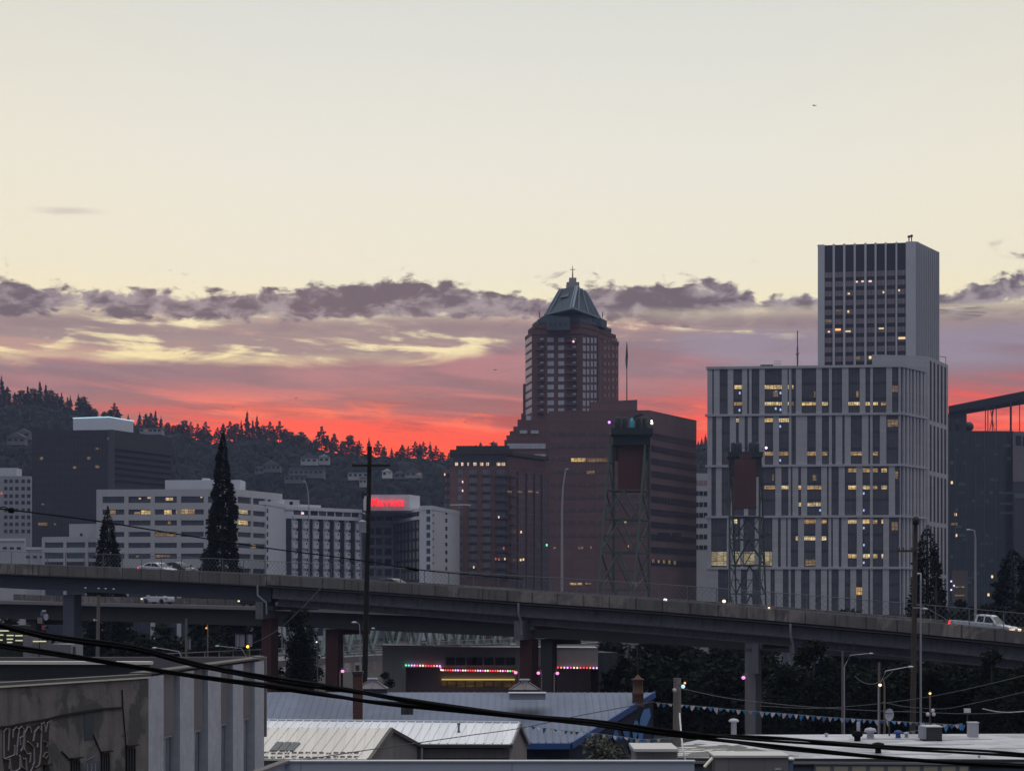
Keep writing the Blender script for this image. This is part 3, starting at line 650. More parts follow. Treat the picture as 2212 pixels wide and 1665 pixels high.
# pyramid
def fr4(pt, y0, y1):
    pass
pyb = [Vector((X(1177, 990), 990)), Vector((X(1237, 968), 968)), Vector((X(1297, 1002), 1002)), Vector((X(1240, 1026), 1026))]
pyt = [Vector((X(1210, 993), 993)), Vector((X(1247, 984), 984)), Vector((X(1264, 999), 999)), Vector((X(1238, 1008), 1008))]
zb_, zt_ = zk(681.8), zk(622.5)
MB().add([(p.x, p.y, zb_) for p in pyb] + [(p.x, p.y, zt_) for p in pyt], [(0, 1, 5, 4), (1, 2, 6, 5), (2, 3, 7, 6), (3, 0, 4, 7), (4, 5, 6, 7), (3, 2, 1, 0)]).build('pyramid_roof', BG, root)
rb = MB()
def pyp(i, t, f): # point along edge face i..i+1
    a = pyb[i].lerp(pyb[(i + 1) % 4], f); b = pyt[i].lerp(pyt[(i + 1) % 4], f); q = a.lerp(b, t); return Vector((q.x, q.y, lerp(zb_, zt_, t)))
for i in range(3): rb.bar(pyp(i, 0, 0) + Vector((0, -.3, 0)), pyp(i, 1, 0) + Vector((0, -.3, 0)), .9)
for f in (.12, .9): rb.bar(pyp(0, 0, f) + Vector((0, -.35, .2)), pyp(0, .99, f) + Vector((0, -.35, .2)), .5)
for f in (.2, .55, .8): rb.bar(pyp(1, 0, f) + Vector((.2, -.3, .2)), pyp(1, .99, min(1, f)) + Vector((.2, -.3, .2)), .45)
rb.bar(pyp(0, 0, 0) + Vector((0, -.5, .4)), pyp(0, 0, 1) + Vector((0, -.5, .4)), .8); rb.bar(pyp(1, 0, 0) + Vector((0, -.5, .4)), pyp(1, 0, 1) + Vector((0, -.5, .4)), .8)
rb.build('roof_rib', mat('light_blue_grey_metal', (.25, .31, .36), .8, .1, 1), root)
MB().add([pyp(0, .62, .28) + Vector((0, -.3, 0)), pyp(0, .62, .66) + Vector((0, -.3, 0)), pyp(0, .76, .66) + Vector((0, -.3, 0)), pyp(0, .76, .28) + Vector((0, -.3, 0)), pyp(0, .62, .28) + Vector((0, 1, 0)), pyp(0, .62, .66) + Vector((0, 1, 0)), pyp(0, .76, .66) + Vector((0, 1, 0)), pyp(0, .76, .28) + Vector((0, 1, 0))], [(0, 1, 2, 3), (7, 6, 5, 4), (0, 4, 5, 1), (3, 2, 6, 7), (0, 3, 7, 4), (1, 5, 6, 2)]).build('roof_window', G_DARK, root)
cc = Vector((X(1237, 996), 996)); s_ = 996 / F
LG = mat('pale_stone_cap', (.36, .34, .35), .8, .1, .4)
MB().box(cc.x - 13.5 * s_, cc.x + 13.5 * s_, 990, 1002, zt_ - .5, Z(613.5, 996)).box(cc.x - 7.7 * s_, cc.x + 7.7 * s_, 993, 999, Z(613.5, 996), Z(602, 996)).build('cap', LG, root)
MB().tube([(cc.x, 996, Z(602, 996)), (cc.x, 996, Z(590, 996)), (cc.x, 996, Z(573.5, 996))], [.42, .3, .1], 6).box(cc.x - 1.3, cc.x + 1.3, 995.8, 996.2, Z(583, 996), Z(581.8, 996)).build('spire', mat('gilded_spire', (.35, .33, .12), .4, .1, 1, metal=.7), root)
# windows of the shaft
PALE = mat('pale_glass', (.52, .53, .60), .35, .2, .4, joints=(2.2, 30, .1, .75)); CH = mat('brick_dark_glass', (.05, .05, .065), .3, .3, .5)
rowy = [730 + 16.95 * i for i in range(11)]
r1 = [(1136, c3x(405), y, y + 11.5) for y in rowy[:10]]
wins(root, FC0, r1, PALE, .03, .15, 'window')
r2 = []
for i, y in enumerate(rowy[:10]):
    r2 += [(c3x(527), c3x(576), y - .5, y + 9, PALE), (c3x(611), c3x(657), y - .5, y + 9, PALE)]
wins(root, FL, r2, PALE, .03, .15, 'window')
bw = []; bb = MB()
for y in rowy[:10]:
    for a, b in ((458, 502), (682, 756)):
        bw.append((c3x(a), c3x(b), y - 1, y + 9)); bb.px(FL, c3x(a - 12), c3x(b), y + 4.5, y + 9.5, .05, 1.5)
        MB().px(FL, c3x(b - 32), c3x(b - 6), y + .5, y + 6, .13, .2).build('balcony_window', PALE, root)
wins(root, FL, bw, CH, .03, .12, 'recess'); bb.build('balcony', BR, root)
wins(root, FM, [(c3x(a), c3x(b), y - .5, y + 11) for y in rowy[:10] for a, b in ((800, 822), (834, 850), (864, 879), (891, 907))], PALE, .03, .15, 'narrow_window')
wins(root, FR, [(c3x(a), c3x(b), y + 1, y + 9.5) for y in rowy[:10] for a, b in ((962, 982), (995, 1010), (1027, 1046), (1058, 1070))], CH, .03, .15, 'side_window')
MB().fb(FM, 0, .5, 0, zk(724), .02, .5).fb(FM, FM.L - 1.3, FM.L, 0, zk(724), .02, .6).build('pier', BR, root)
MB().ball((X(c3x(729), 970), 970, zk(c3y(730))), .55).build('lamp', MATS['pink_white_lamp'], root)
st = MB()
for i, (a, b) in enumerate(((1130, 829), (1126, 893), (1118, 906), (1109, 921), (1101, 931), (1094, 940), (1089.5, 950))):
    y0 = 974 - i * .4 if i > 1 else 996 - i; st.box(X(a, y0), X(1215 + i * 6, y0), y0, 1008 + i, 0, Z(b, y0))
st.build('stepped_base', BR, root)
SB = Face((X(1089.5, 971.4), 971.4), (X(1240, 971.4), 971.4))
for a, b, c_, d_ in ((c3x(310), c3x(368), c3y(1381), c3y(1405)), (c3x(397), c3x(456), c3y(1381), c3y(1405)), (c3x(212), c3x(512), c3y(1484), c3y(1524)), (c3x(425), c3x(512), c3y(1566), c3y(1584)), (c3x(360), c3x(398), c3y(1268), c3y(1300))):
    MB().px(SB, a, b, c_, d_, .03, .2).build('window', PALE, root)
# --- brown brick office
root, L, Rr, zt, (A, B, D) = block('brick_office', 'broad dark brown brick office block behind the nearer green lift tower', 'office building', (1185.5, 888), (1403, 886), (1504.6, 908), 800, M_BRICKB)
F2 = Face(L.pt(L.s(1290), -14).xy, L.pt(L.s(1356), -14).xy)
ph = Face(L.pt(L.s(1290), -14).xy, L.pt(L.L, -14).xy + Vector((-10, 0)))
zph = L.z(866, 1340) + .8
MB().prism([L.pt(L.s(1290), -10), L.pt(L.s(1360), -10), Rr.pt(Rr.s(1407), -6), Rr.pt(Rr.s(1407), -26), L.pt(L.s(1300), -34)], zt - .3, zph).build('penthouse', M_BRICKB, root)
MB().px(Face(L.pt(L.s(1290), -10).xy, L.pt(L.s(1360), -10).xy), c3x(932), c3x(995), c3y(1180), c3y(1218), .05, .2).build('louvre', G_DARK, root)
DWIN = mat('brown_office_glass', (.028, .03, .042), .35, .5, .25, joints=(3.2, 40, .35, 2.0), spec=.05)
for i in range(11):
    y = 934 + i * 27.4
    MB().px(Rr, 1406, 1503.5, y, y + 13, .03, .14, 1406).build('window_band', DWIN, root)
for y in (1160,): pass
for a, b, c_, d_, m in ((870, 990, 262, 290, LIT), (1000, 1185, 262, 292, LITDIM), (1000, 1065, 365, 392, LITDIM), (1300, 1330, 760, 800, LIT), (925, 970, 998, 1018, LITDIM), (1030, 1045, 992, 1015, LITDIM), (1335, 1350, 985, 1005, LIT), (860, 960, 1298, 1315, LIT), (990, 1035, 1295, 1312, LITDIM), (1360, 1410, 1295, 1325, LITDIM), (725, 740, 1000, 1015, LITDIM)):
    MB().px(L, c4x(a), c4x(b), c4y(c_), c4y(d_), .1, .25).build('lit_window', m, root)
for i in range(9): MB().px(L, 1190, 1398, 932 + i * 27.4, 940 + i * 27.4, .03, .09, 1290).build('window_band', mat('brown_front_glass', (.125, .075, .083), .5, .2, .3, joints=(4, 30, .3, 1.3)), root)
for a in range(5): MB().px(Rr, 1408 + a * 11.5, 1412.5 + a * 11.5, 1207 + a * 1.0, 1215 + a, .2, .3).build('lit_window', LITDIM, root)
for a in ((1420, 1447), (1452, 1470)): MB().px(Rr, a[0], a[1], 1150, 1167, .16, .24).build('dark_bay', G_DARK, root)
fp = thing('flagpole', 'tall roof flagpole with a limp furled flag on the brown brick office', 'flagpole', (X(1354, 815), 815, zph - .5))
MB().tube([(X(1354, 815), 815, zph - .5), (X(1354, 815), 815, Z(738, 815))], [.28, .1], 8).build('pole', mat('pole_grey', (.2, .19, .2), .6, .1, 1), fp)
fl_ = MB(); vs = []
for i in range(12):
    z = Z(742 + i * 5.0, 815); w_ = .2 + .6 * math.sin(math.pi * min(1, i / 11 * .9 + .05)) ; vs += [(X(1354, 815) - .05 - w_ * .8 * (.4 + .6 * (i / 11)), 815 + .25 * math.sin(i), z), (X(1354, 815) + .12, 815 + .1, z), (X(1354, 815) + w_ * .55, 815 - .35 * math.cos(i * 1.3), z)]
fl_.add(vs, [(i * 3 + k, i * 3 + k + 1, i * 3 + k + 4, i * 3 + k + 3) for i in range(11) for k in range(2)]); fl_.build('flag', mat('flag_cloth', (.10, .06, .09), .9, .5, 1.5), fp)
# --- thin striped block in the gap
root, L, Rr, zt, _ = block('striped_office', 'narrow pale office with horizontal dark window bands seen in the gap beside the courthouse', 'office building', (1480, 1022), (1540, 1022), (1560, 1024), 980, M_WHITE)
for i, (a, b) in enumerate(((445, 485), (535, 572), (628, 665), (715, 755), (805, 840), (895, 932), (985, 1020))):
    for c_, d_ in ((1500, 1509), (1510.5, 1518.5), (1520, 1529)):
        MB().px(L, c_, d_, c4y(a), c4y(b), .03, .15, 1515).build('window', mat('pink_light_painted_glass', (.35, .24, .25), .3, .3, .5) if i == 0 else G_DARK, root)  # pink light on the top row is painted into its glass colour
# --- tall white ribbed tower
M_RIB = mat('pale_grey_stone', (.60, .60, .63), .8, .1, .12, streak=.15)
TW = mat('tower_dark_spandrel', (.035, .033, .045), .7, .25, .2, joints=(2.6, 60, .1, .7))
root, L, Rr, zt, (A, B, D) = block('ribbed_tower', 'tallest tower, dark glass between pale vertical ribs above the courthouse', 'office tower', (1767.6, 530.6), (1978, 523.5), (2027, 547), 1060, TW)
rb = MB(); rb.fb(L, -.2, L.s(c5x(1025)), 0, zt + .2, -.4, 1.4)
for a, b in ((1088, 1105), (1170, 1187), (1252, 1268), (1335, 1352), (1415, 1430), (1495, 1508), (1578, 1592)): rb.fb(L, L.s(c5x(a)), L.s(c5x(b)), 0, zt + .3, -.4, 1.5)
rb.fb(L, L.s(c5x(1658)), L.L + .2, 0, zt + .25, -.4, 1.45)
rb.build('rib', M_RIB, root)
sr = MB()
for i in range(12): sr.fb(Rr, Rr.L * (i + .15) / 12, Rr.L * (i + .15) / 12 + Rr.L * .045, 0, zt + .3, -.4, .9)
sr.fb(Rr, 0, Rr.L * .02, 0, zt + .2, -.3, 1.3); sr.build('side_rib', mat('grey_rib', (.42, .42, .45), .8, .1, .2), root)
bays = [(1025, 1088), (1105, 1170), (1187, 1252), (1268, 1335), (1352, 1415), (1430, 1495), (1508, 1578), (1592, 1658)]
CUR = mat('curtained_glass', (.30, .24, .26), .35, .5, .35, joints=(1.7, 60, .16, .45))
ww = []
for i in range(10):
    for a, b in bays: ww.append((c5x(a + 3), c5x(b - 3), c5y(348 + i * 73.2), c5y(390 + i * 73.2)))
wins(root, L, ww, CUR, .05, .2, 'window', ref=1872)
for a, b, c_, d_, m in ((1267, 1284, 425, 437, 0), (1312, 1330, 422, 434, 0), (1368, 1392, 420, 434, 0), (1205, 1222, 518, 530, 1), (1478, 1490, 505, 520, 1), (1600, 1612, 490, 505, 1), (1203, 1216, 655, 672, 1), (1108, 1150, 796, 812, 2), (1448, 1486, 790, 800, 1), (1050, 1066, 815, 826, 0), (1185, 1228, 812, 822, 1), (1600, 1655, 862, 878, 1), (1110, 1165, 650, 662, 3), (1028, 1080, 725, 745, 3), (1370, 1390, 1010, 1032, 1), (1270, 1300, 1015, 1035, 3)):
    MB().px(L, c5x(a), c5x(b), c5y(c_), c5y(d_), .22, .3).build('lit_window', [MATS['pink_white_lamp'], MATS['amber_lamp'], lamp_mat('orange_lamp', (1, .38, .15), 1.6), LITDIM][m], root)
kn = MB(); 
for a, hh in ((c5x(1683), 3.2), (c5x(1703), 3.6)): kn.tube([(X(a, 1062), 1062, zt), (X(a, 1062), 1062, zt + hh)], .3, 6); kn.ball((X(a, 1062), 1062, zt + hh), .8)
kn.bar((X(c5x(968), 1075), 1075, zt + .8), (X(c5x(1035), 1075), 1075, zt + .2), .5)
kn.build('roof_antenna', DSTEEL, root)
# --- courthouse with staggered pale piers
M_CH = mat('courthouse_stone', (.52, .505, .53), .85, .10, .12, joints=(60, 1.8, .07, .82), streak=.2)
CG = mat('courthouse_glass', (.095, .09, .105), .25, .35, .25, joints=(1.45, 60, .07, .5))
root, L, Rr, zt, (A, B, D) = block('courthouse', 'wide pale courthouse tower with irregular vertical piers and many lit windows', 'courthouse', (1529.5, 797.5), (1945, 792.6), (1998, 804.5), 812, CG)
lev = [(795, 894.5), (896.5, 1004.5), (1007, 1114.5), (1117, 1225.5), (1228, 1327)]
pat = [([(148, 160), (205, 268), (312, 380), (420, 435), (455, 515), (557, 690), (735, 745), (765, 800), (845, 958), (1003, 1058), (1080, 1160), (1210, 1298), (1342, 1380), (1400, 1505), (1550, 1600)], c5x),
       ([(148, 178), (222, 285), (332, 355), (400, 425), (455, 510), (557, 622), (668, 745), (765, 800), (888, 955), (1003, 1058), (1080, 1110), (1162, 1180), (1228, 1315), (1365, 1380), (1398, 1455), (1505, 1600)], c5x),
       ([(150, 187), (235, 300), (330, 420), (455, 520), (565, 680), (730, 788), (808, 822), (870, 893), (943, 1060), (1108, 1122), (1145, 1205), (1255, 1350), (1402, 1465), (1487, 1620), (1672, 1712)], c6x),
       ([(148, 278), (325, 390), (415, 510), (560, 655), (702, 725), (770, 782), (808, 868), (918, 1012), (1062, 1120), (1143, 1157), (1205, 1228), (1280, 1355), (1402, 1465), (1487, 1575), (1622, 1705)], c6x),
       ([(205, 290), (395, 445), (490, 560), (640, 675), (742, 790), (808, 843), (893, 963), (1012, 1058), (1108, 1122), (1145, 1205), (1255, 1302), (1350, 1400), (1450, 1465), (1487, 1570), (1622, 1712)], c6x)]
pr = MB(); nwin = 0
for (ya, yb), (ws, cv) in zip(lev, pat):
    z1_, z0_ = L.z(ya, 1740), L.z(yb, 1740)
    if ya == 795: z1_ = zt
    edges = [L.s(1529.5) - .3]
    for a, b in ws:
        pr.fb(L, edges[-1], L.s(cv(a)), z0_, z1_, -.3, .75); edges.append(L.s(cv(b)))
        MB().fb(L, L.s(cv(a)) + .02, L.s(cv(b)) - .02, z0_ + .3, z1_ - .5, .02, .14).build('window', CG, root)
    pr.fb(L, edges[-1], L.L + .1, z0_, z1_, -.3, .75)
    fl2 = MB()
    for q in (1, 2): zq = lerp(z0_, z1_, q / 3); fl2.fb(L, .2, L.L - .4, zq - .55, zq + .25, .15, .22)
    fl2.build('spandrel', mat('dark_spandrel', (.04, .042, .05), .5, .2, 1), root)
    zs3 = Rr.z(ya, 1946)
    # narrow side face fins
    for i in range(7):
        u0 = Rr.L * (i + .45) / 7.2
        pr.fb(Rr, u0, u0 + Rr.L * (.075 if i % 2 else .055), z0_, z1_, -.3, .75)
pr.build('pier', M_CH, root)
bd = MB()
for ya, yb in lev[:-1]:
    z0_ = L.z(yb + 1, 1740); bd.fb(L, -1.2, L.L + .9, z0_ - .45, z0_ + .45, -.3, 1.15); bd.fb(Rr, .0, Rr.L + .6, z0_ - .45, z0_ + .45, -.3, 1.1)
bd.fb(L, -.7, L.L + .8, zt - .1, zt + .9, -1.5, 1.1); bd.fb(Rr, 0, Rr.L + .5, zt - .1, zt + .85, -1.5, 1.05)
bd.build('floor_band', M_CH, root)
def lrow(cv, cvy, xs, y0, y1, m=LIT):
    for a, b in xs: MB().px(L, cv(a), cv(b), cvy(y0), cvy(y1), .24, .34, (cv(a) + cv(b)) / 2).build('lit_window', vary(m, a * 1.7 + y0 * .31), root)
lrow(c5x, c5y, ((318, 380), (557, 690), (737, 745), (768, 780)), 1238, 1266); lrow(c5x, c5y, ((318, 380), (557, 690), (737, 745), (768, 780), (848, 957), (1005, 1048), (1210, 1297), (1344, 1379), (1402, 1440), (1465, 1503)), 1370, 1394)
lrow(c5x, c5y, ((335, 355), (557, 621), (668, 744)), 1496, 1524); lrow(c5x, c5y, ((1552, 1598),), 1240, 1290, LITDIM); lrow(c5x, c5y, ((1512, 1598),), 1505, 1560, LITDIM); lrow(c5x, c5y, ((620, 660), (940, 955), (1270, 1290)), 1285, 1330, LITDIM)
lrow(c6x, c6y, ((590, 660), (708, 790), (868, 895), (945, 1015), (1065, 1112), (1305, 1400), (1490, 1530)), 208, 238); lrow(c6x, c6y, ((1283, 1350), (1405, 1463), (1490, 1528), (1560, 1605)), 345, 376)
lrow(c6x, c6y, ((590, 680), (732, 788), (870, 893), (945, 1060), (1283, 1350), (1405, 1463), (1490, 1525), (1560, 1605)), 488, 518); lrow(c6x, c6y, ((872, 893), (945, 1060)), 628, 658)
lrow(c6x, c6y, ((328, 365), (920, 1012), (1065, 1105), (1283, 1353), (1405, 1463), (1490, 1525), (1560, 1574)), 768, 802); lrow(c6x, c6y, ((328, 365), (850, 867), (920, 1012), (1065, 1105)), 908, 940)
lrow(c6x, c6y, ((1283, 1353), (1405, 1463), (1490, 1525), (1560, 1574)), 1055, 1087); lrow(c6x, c6y, ((150, 276), (327, 388), (420, 508), (568, 652)), 1035, 1150, LITBIG); lrow(c6x, c6y, ((1352, 1399),), 1330, 1392, litmat('yellow_room', (1, .62, .16), 1.0, 1.2, 2.0))
lrow(c6x, c6y, ((1678, 1700), (1640, 1700)), 370, 430, LITDIM); lrow(c6x, c6y, ((1645, 1695),), 790, 860, LITDIM); lrow(c6x, c6y, ((930, 1010),), 1100, 1150, LITDIM); lrow(c6x, c6y, ((655, 668), (990, 1020)), 395, 445, LITDIM)
bp = lamp_mat('blue_white_screen', (.45, .6, 1.0), .9)
for x, y, cv, cvy in ((362, 1298, c5x, c5y), (645, 1290, c5x, c5y), (680, 1298, c5x, c5y), (360, 1432, c5x, c5y), (643, 1420, c5x, c5y), (680, 1428, c5x, c5y), (678, 1558, c5x, c5y), (720, 278, c6x, c6y), (1413, 552, c6x, c6y), (1413, 692, c6x, c6y), (1052, 692, c6x, c6y), (1413, 838, c6x, c6y), (1414, 980, c6x, c6y), (1413, 1126, c6x, c6y)):
    MB().px(L, cv(x - 6), cv(x + 6), cvy(y - 9), cvy(y + 9), .24, .3).build('screen', bp, root)
# taller rear part
q0 = L.pt(L.s(1884), -16); q1 = Rr.pt(Rr.L, -.0); q1b = Vector((X(2004, 838), 838, 0)); q2 = Vector((X(2048, 868), 868, 0)); q3 = Vector((X(1900, 880), 880, 0))
zr0 = Z(769.5, 838)
q0 = Vector((X(1884, 832), 832, 0))
MB().prism([q0, q1b, q2, q3], 0, zr0).build('rear_tower', M_CH, root)
RF = Face(q1b, q2)
for i, (ya, yb) in enumerate(((786, 912), (922, 1020), (1030, 1128), (1138, 1240), (1248, 1325))):
    for k in range(5):
        s_ = RF.L * (.10 + .178 * k); MB().fb(RF, s_, s_ + RF.L * .075, RF.z(yb, 2025), RF.z(ya, 2025), .02, .12).build('side_window', mat('matt_side_glass', (.05, .048, .058), .7, .3, .3, spec=.08), root)
MB().fb(RF, RF.L * .9, RF.L + 2.0, zr0, zr0 + .4, -3, -2.6).bar((q2.x - 1, q2.y, zr0), (q2.x - 1, q2.y, zr0 + 3.4), .3).bar((q2.x - 1, q2.y, zr0 + 3.2), (q2.x - 3.5, q2.y, zr0 + 3.6), .3).build('roof_davit', GALV, root)
MB().px(L, 1643, 1671, 785, 800, -10, -4).build('plant_room', M_ROOFD, root)
MB().px(L, 1671, 1686, 788, 800, -10, -5).build('plant_room', M_WHITE, root)
rl = MB()
for x in (1674, 1678.5, 1683, 1687.5): rl.bar(L.pt(L.s(x), -6, zt), L.pt(L.s(x), -6, zt + 3.6), .12)
for z in (1.4, 2.5, 3.6): rl.bar(L.pt(L.s(1674), -6, zt + z), L.pt(L.s(1687.5), -6, zt + z), .12)
rl.build('roof_railing', GALV, root)
ms = thing('antenna_mast', 'thin lattice antenna mast standing on the courthouse roof', 'antenna', tuple(L.pt(L.s(1725), -12, zt)))
ma = MB(); b0 = L.pt(L.s(1725), -12, zt)
ma.tube([b0, b0 + Vector((0, 0, 10))], .35, 6).tube([b0 + Vector((0, 0, 10)), b0 + Vector((0, 0, 16.5))], .22, 6).ball(tuple(b0 + Vector((0, 0, 7.0))), .55, 6); ma.bar(b0 + Vector((-.8, 0, 7)), b0 + Vector((.9, 0, 7.4)), .25)
ma.build('mast', mat('mast_red_grey', (.16, .12, .13), .7, .2, 1), ms)
ma = MB()
for q in (-2.6, 2.6): ma.bar(b0 + Vector((q, 0, 0)), b0 + Vector((0, 0, 7)), .05)
ma.build('guy_wire', GALV, ms)
# --- dark glass office and roof canopy on the right
DG = mat('dark_teal_curtain_wall', (.035, .05, .06), .25, .5, .2, joints=(2.2, 3.9, .16, .6), col2=(.06, .085, .095), thr=(.55, .7))
root, L, Rr, zt, (A, B, D) = block('glass_office', 'dark teal glass office block with rooftop dishes right of the courthouse', 'office building', (2020, 930), (2188, 931), (2230, 940), 930, DG)
for x, y, w_ in ((2064, 1111, 2.5), (2061, 1132, 6.5), (2065, 1156, 2.5), (2056, 1042, 2), (2143, 1245, 2), (2135, 1284, 2)): MB().px(L, x - w_, x + w_, y - 3, y + 3, .05, .2).build('lit_window', LITDIM if w_ > 3 else MATS['amber_lamp'], root)
for x in (2063, 2086, 2107, 2126, 2150, 2170): MB().fb(L, L.s(x) - .25, L.s(x) + .25, 0, zt - 1, .02, .3).build('mullion', mat('teal_mullion', (.06, .075, .09), .5, .2, 1), root)
rq = random.Random(8)
for i in range(34):
    x = 2052 + 9.5 * rq.randrange(14); y = 950 + 9.2 * rq.randrange(34)
    MB().px(L, x, x + rq.choice((8, 8, 17)), y, y + 6.5, .04, .12).build('window', mat('painted_teal_reflection_%d' % (i % 3), [(.075, .11, .12), (.05, .08, .095), (.10, .125, .135)][i % 3], .35, .4, .5), root)  # lighter teal panes painted in place of reflections
for y in (1062, 1085, 1105): MB().px(L, 2160, 2187, y, y + 5, .05, .3).build('terrace', mat('teal_slab', (.10, .15, .18), .6, .2, .5), root)
MB().px(L, 2056, 2090, 1232, 1300, .05, .4).build('lobby_wall', mat('tan_lobby', (.14, .11, .10), .8, .2, .5), root)
for x, y in ((2054, 1255), (2060, 1264.5), (2054, 1273.5)): MB().px(L, x - 1.4, x + 1.4, y - 1.6, y + 1.6, .5, .8).build('lamp', lamp_mat('violet_white_lamp', (.7, .65, 1), 1.6), root)
for y in (1266, 1284): MB().px(L, 2062, 2082, y, y + 3, .5, .7).build('lit_window', LITDIM, root)
ds = MB(); p0 = L.pt(L.s(2101), -6, zt); ds.ball((p0.x, p0.y, zt + 2.4), 2.3, 12).box(p0.x - .4, p0.x + .4, p0.y - .4, p0.y + .4, zt - .2, zt + 1)
ds.build('radome', DSTEEL, root)
tk = MB()
rq = random.Random(4)
for i in range(16): x = rq.uniform(2052, 2088); q = L.pt(L.s(x), rq.uniform(-9, -3), zt); w_ = rq.uniform(.6, 2.0); tk.box(q.x - w_, q.x + w_, q.y - 1, q.y + 1, zt - .1, zt + rq.uniform(1.5, 7))
tk.build('roof_plant', DSTEEL, root)
root2, L2, R2, zt2, _ = block('brick_office_edge', 'pale brick office face at the right edge with two square dark windows', 'office building', (2188.5, 932), (2290, 932), (2310, 935), 925, mat('pale_grey_brick', (.22, .20, .215), .9, .12, .3, joints=(2.4, 1.2, .06, .75)))  # brick of a lighter grey than the cladding below
MB().px(L2, c5x(0) * 0 + 2194, 2206, 941, 962, .03, .12).build('window', G_DARK, root2)
MB().px(L2, 2209, 2222, 943, 964, .03, .12).build('window', G_DARK, root2)
MB().px(L2, 2188.6, 2290, 1040, 1320, .02, 2.0).build('lower_front', mat('dark_grey_cladding', (.07, .07, .08), .8, .2, .3, joints=(3, 3, .1, .7)), root2)
MB().px(L2, 2189, 2290, 1066, 1076, 2.05, 2.3).build('canopy_band', MATS['teal_slab'], root2)
# big roof canopy on columns far behind
root = thing('roof_canopy', 'long dark slanted roof canopy on slim columns above the glass office', 'building', (X(2130, 1080), 1080, 0))
yy = 1080
MB().prism([(X(2049, yy), yy), (X(2260, yy), yy), (X(2260, yy + 25), yy + 25), (X(2049, yy + 25), yy + 25)], [Z(891, yy), Z(855, yy), Z(855, yy), Z(891, yy)], [Z(877, yy), Z(835, yy), Z(835, yy), Z(877, yy)]).build('roof', mat('canopy_dark', (.02, .02, .025), .7, .3, .3), root)
cl = MB(); pn = MB()
for i, x in enumerate((2129, 2134.5, 2144, 2152.5, 2184, 2203)): MB().bar((X(x, yy), yy + .5, 60), (X(x, yy), yy + .5, Z(880 - (x - 2100) * .2, yy)), .9 if x == 2184 else .4).build('column', MATS['canopy_dark'], root)
cl.bar((X(2138, yy), yy, Z(930, yy)), (X(2148, yy), yy, Z(876, yy)), .35).bar((X(2148, yy), yy, Z(930, yy)), (X(2138, yy), yy, Z(876, yy)), .35)
cl.box(X(2049, yy), X(2090, yy), yy + 2, yy + 14, 40, Z(893, yy)).build('lower_block', MATS['canopy_dark'], root)
wn = MB()
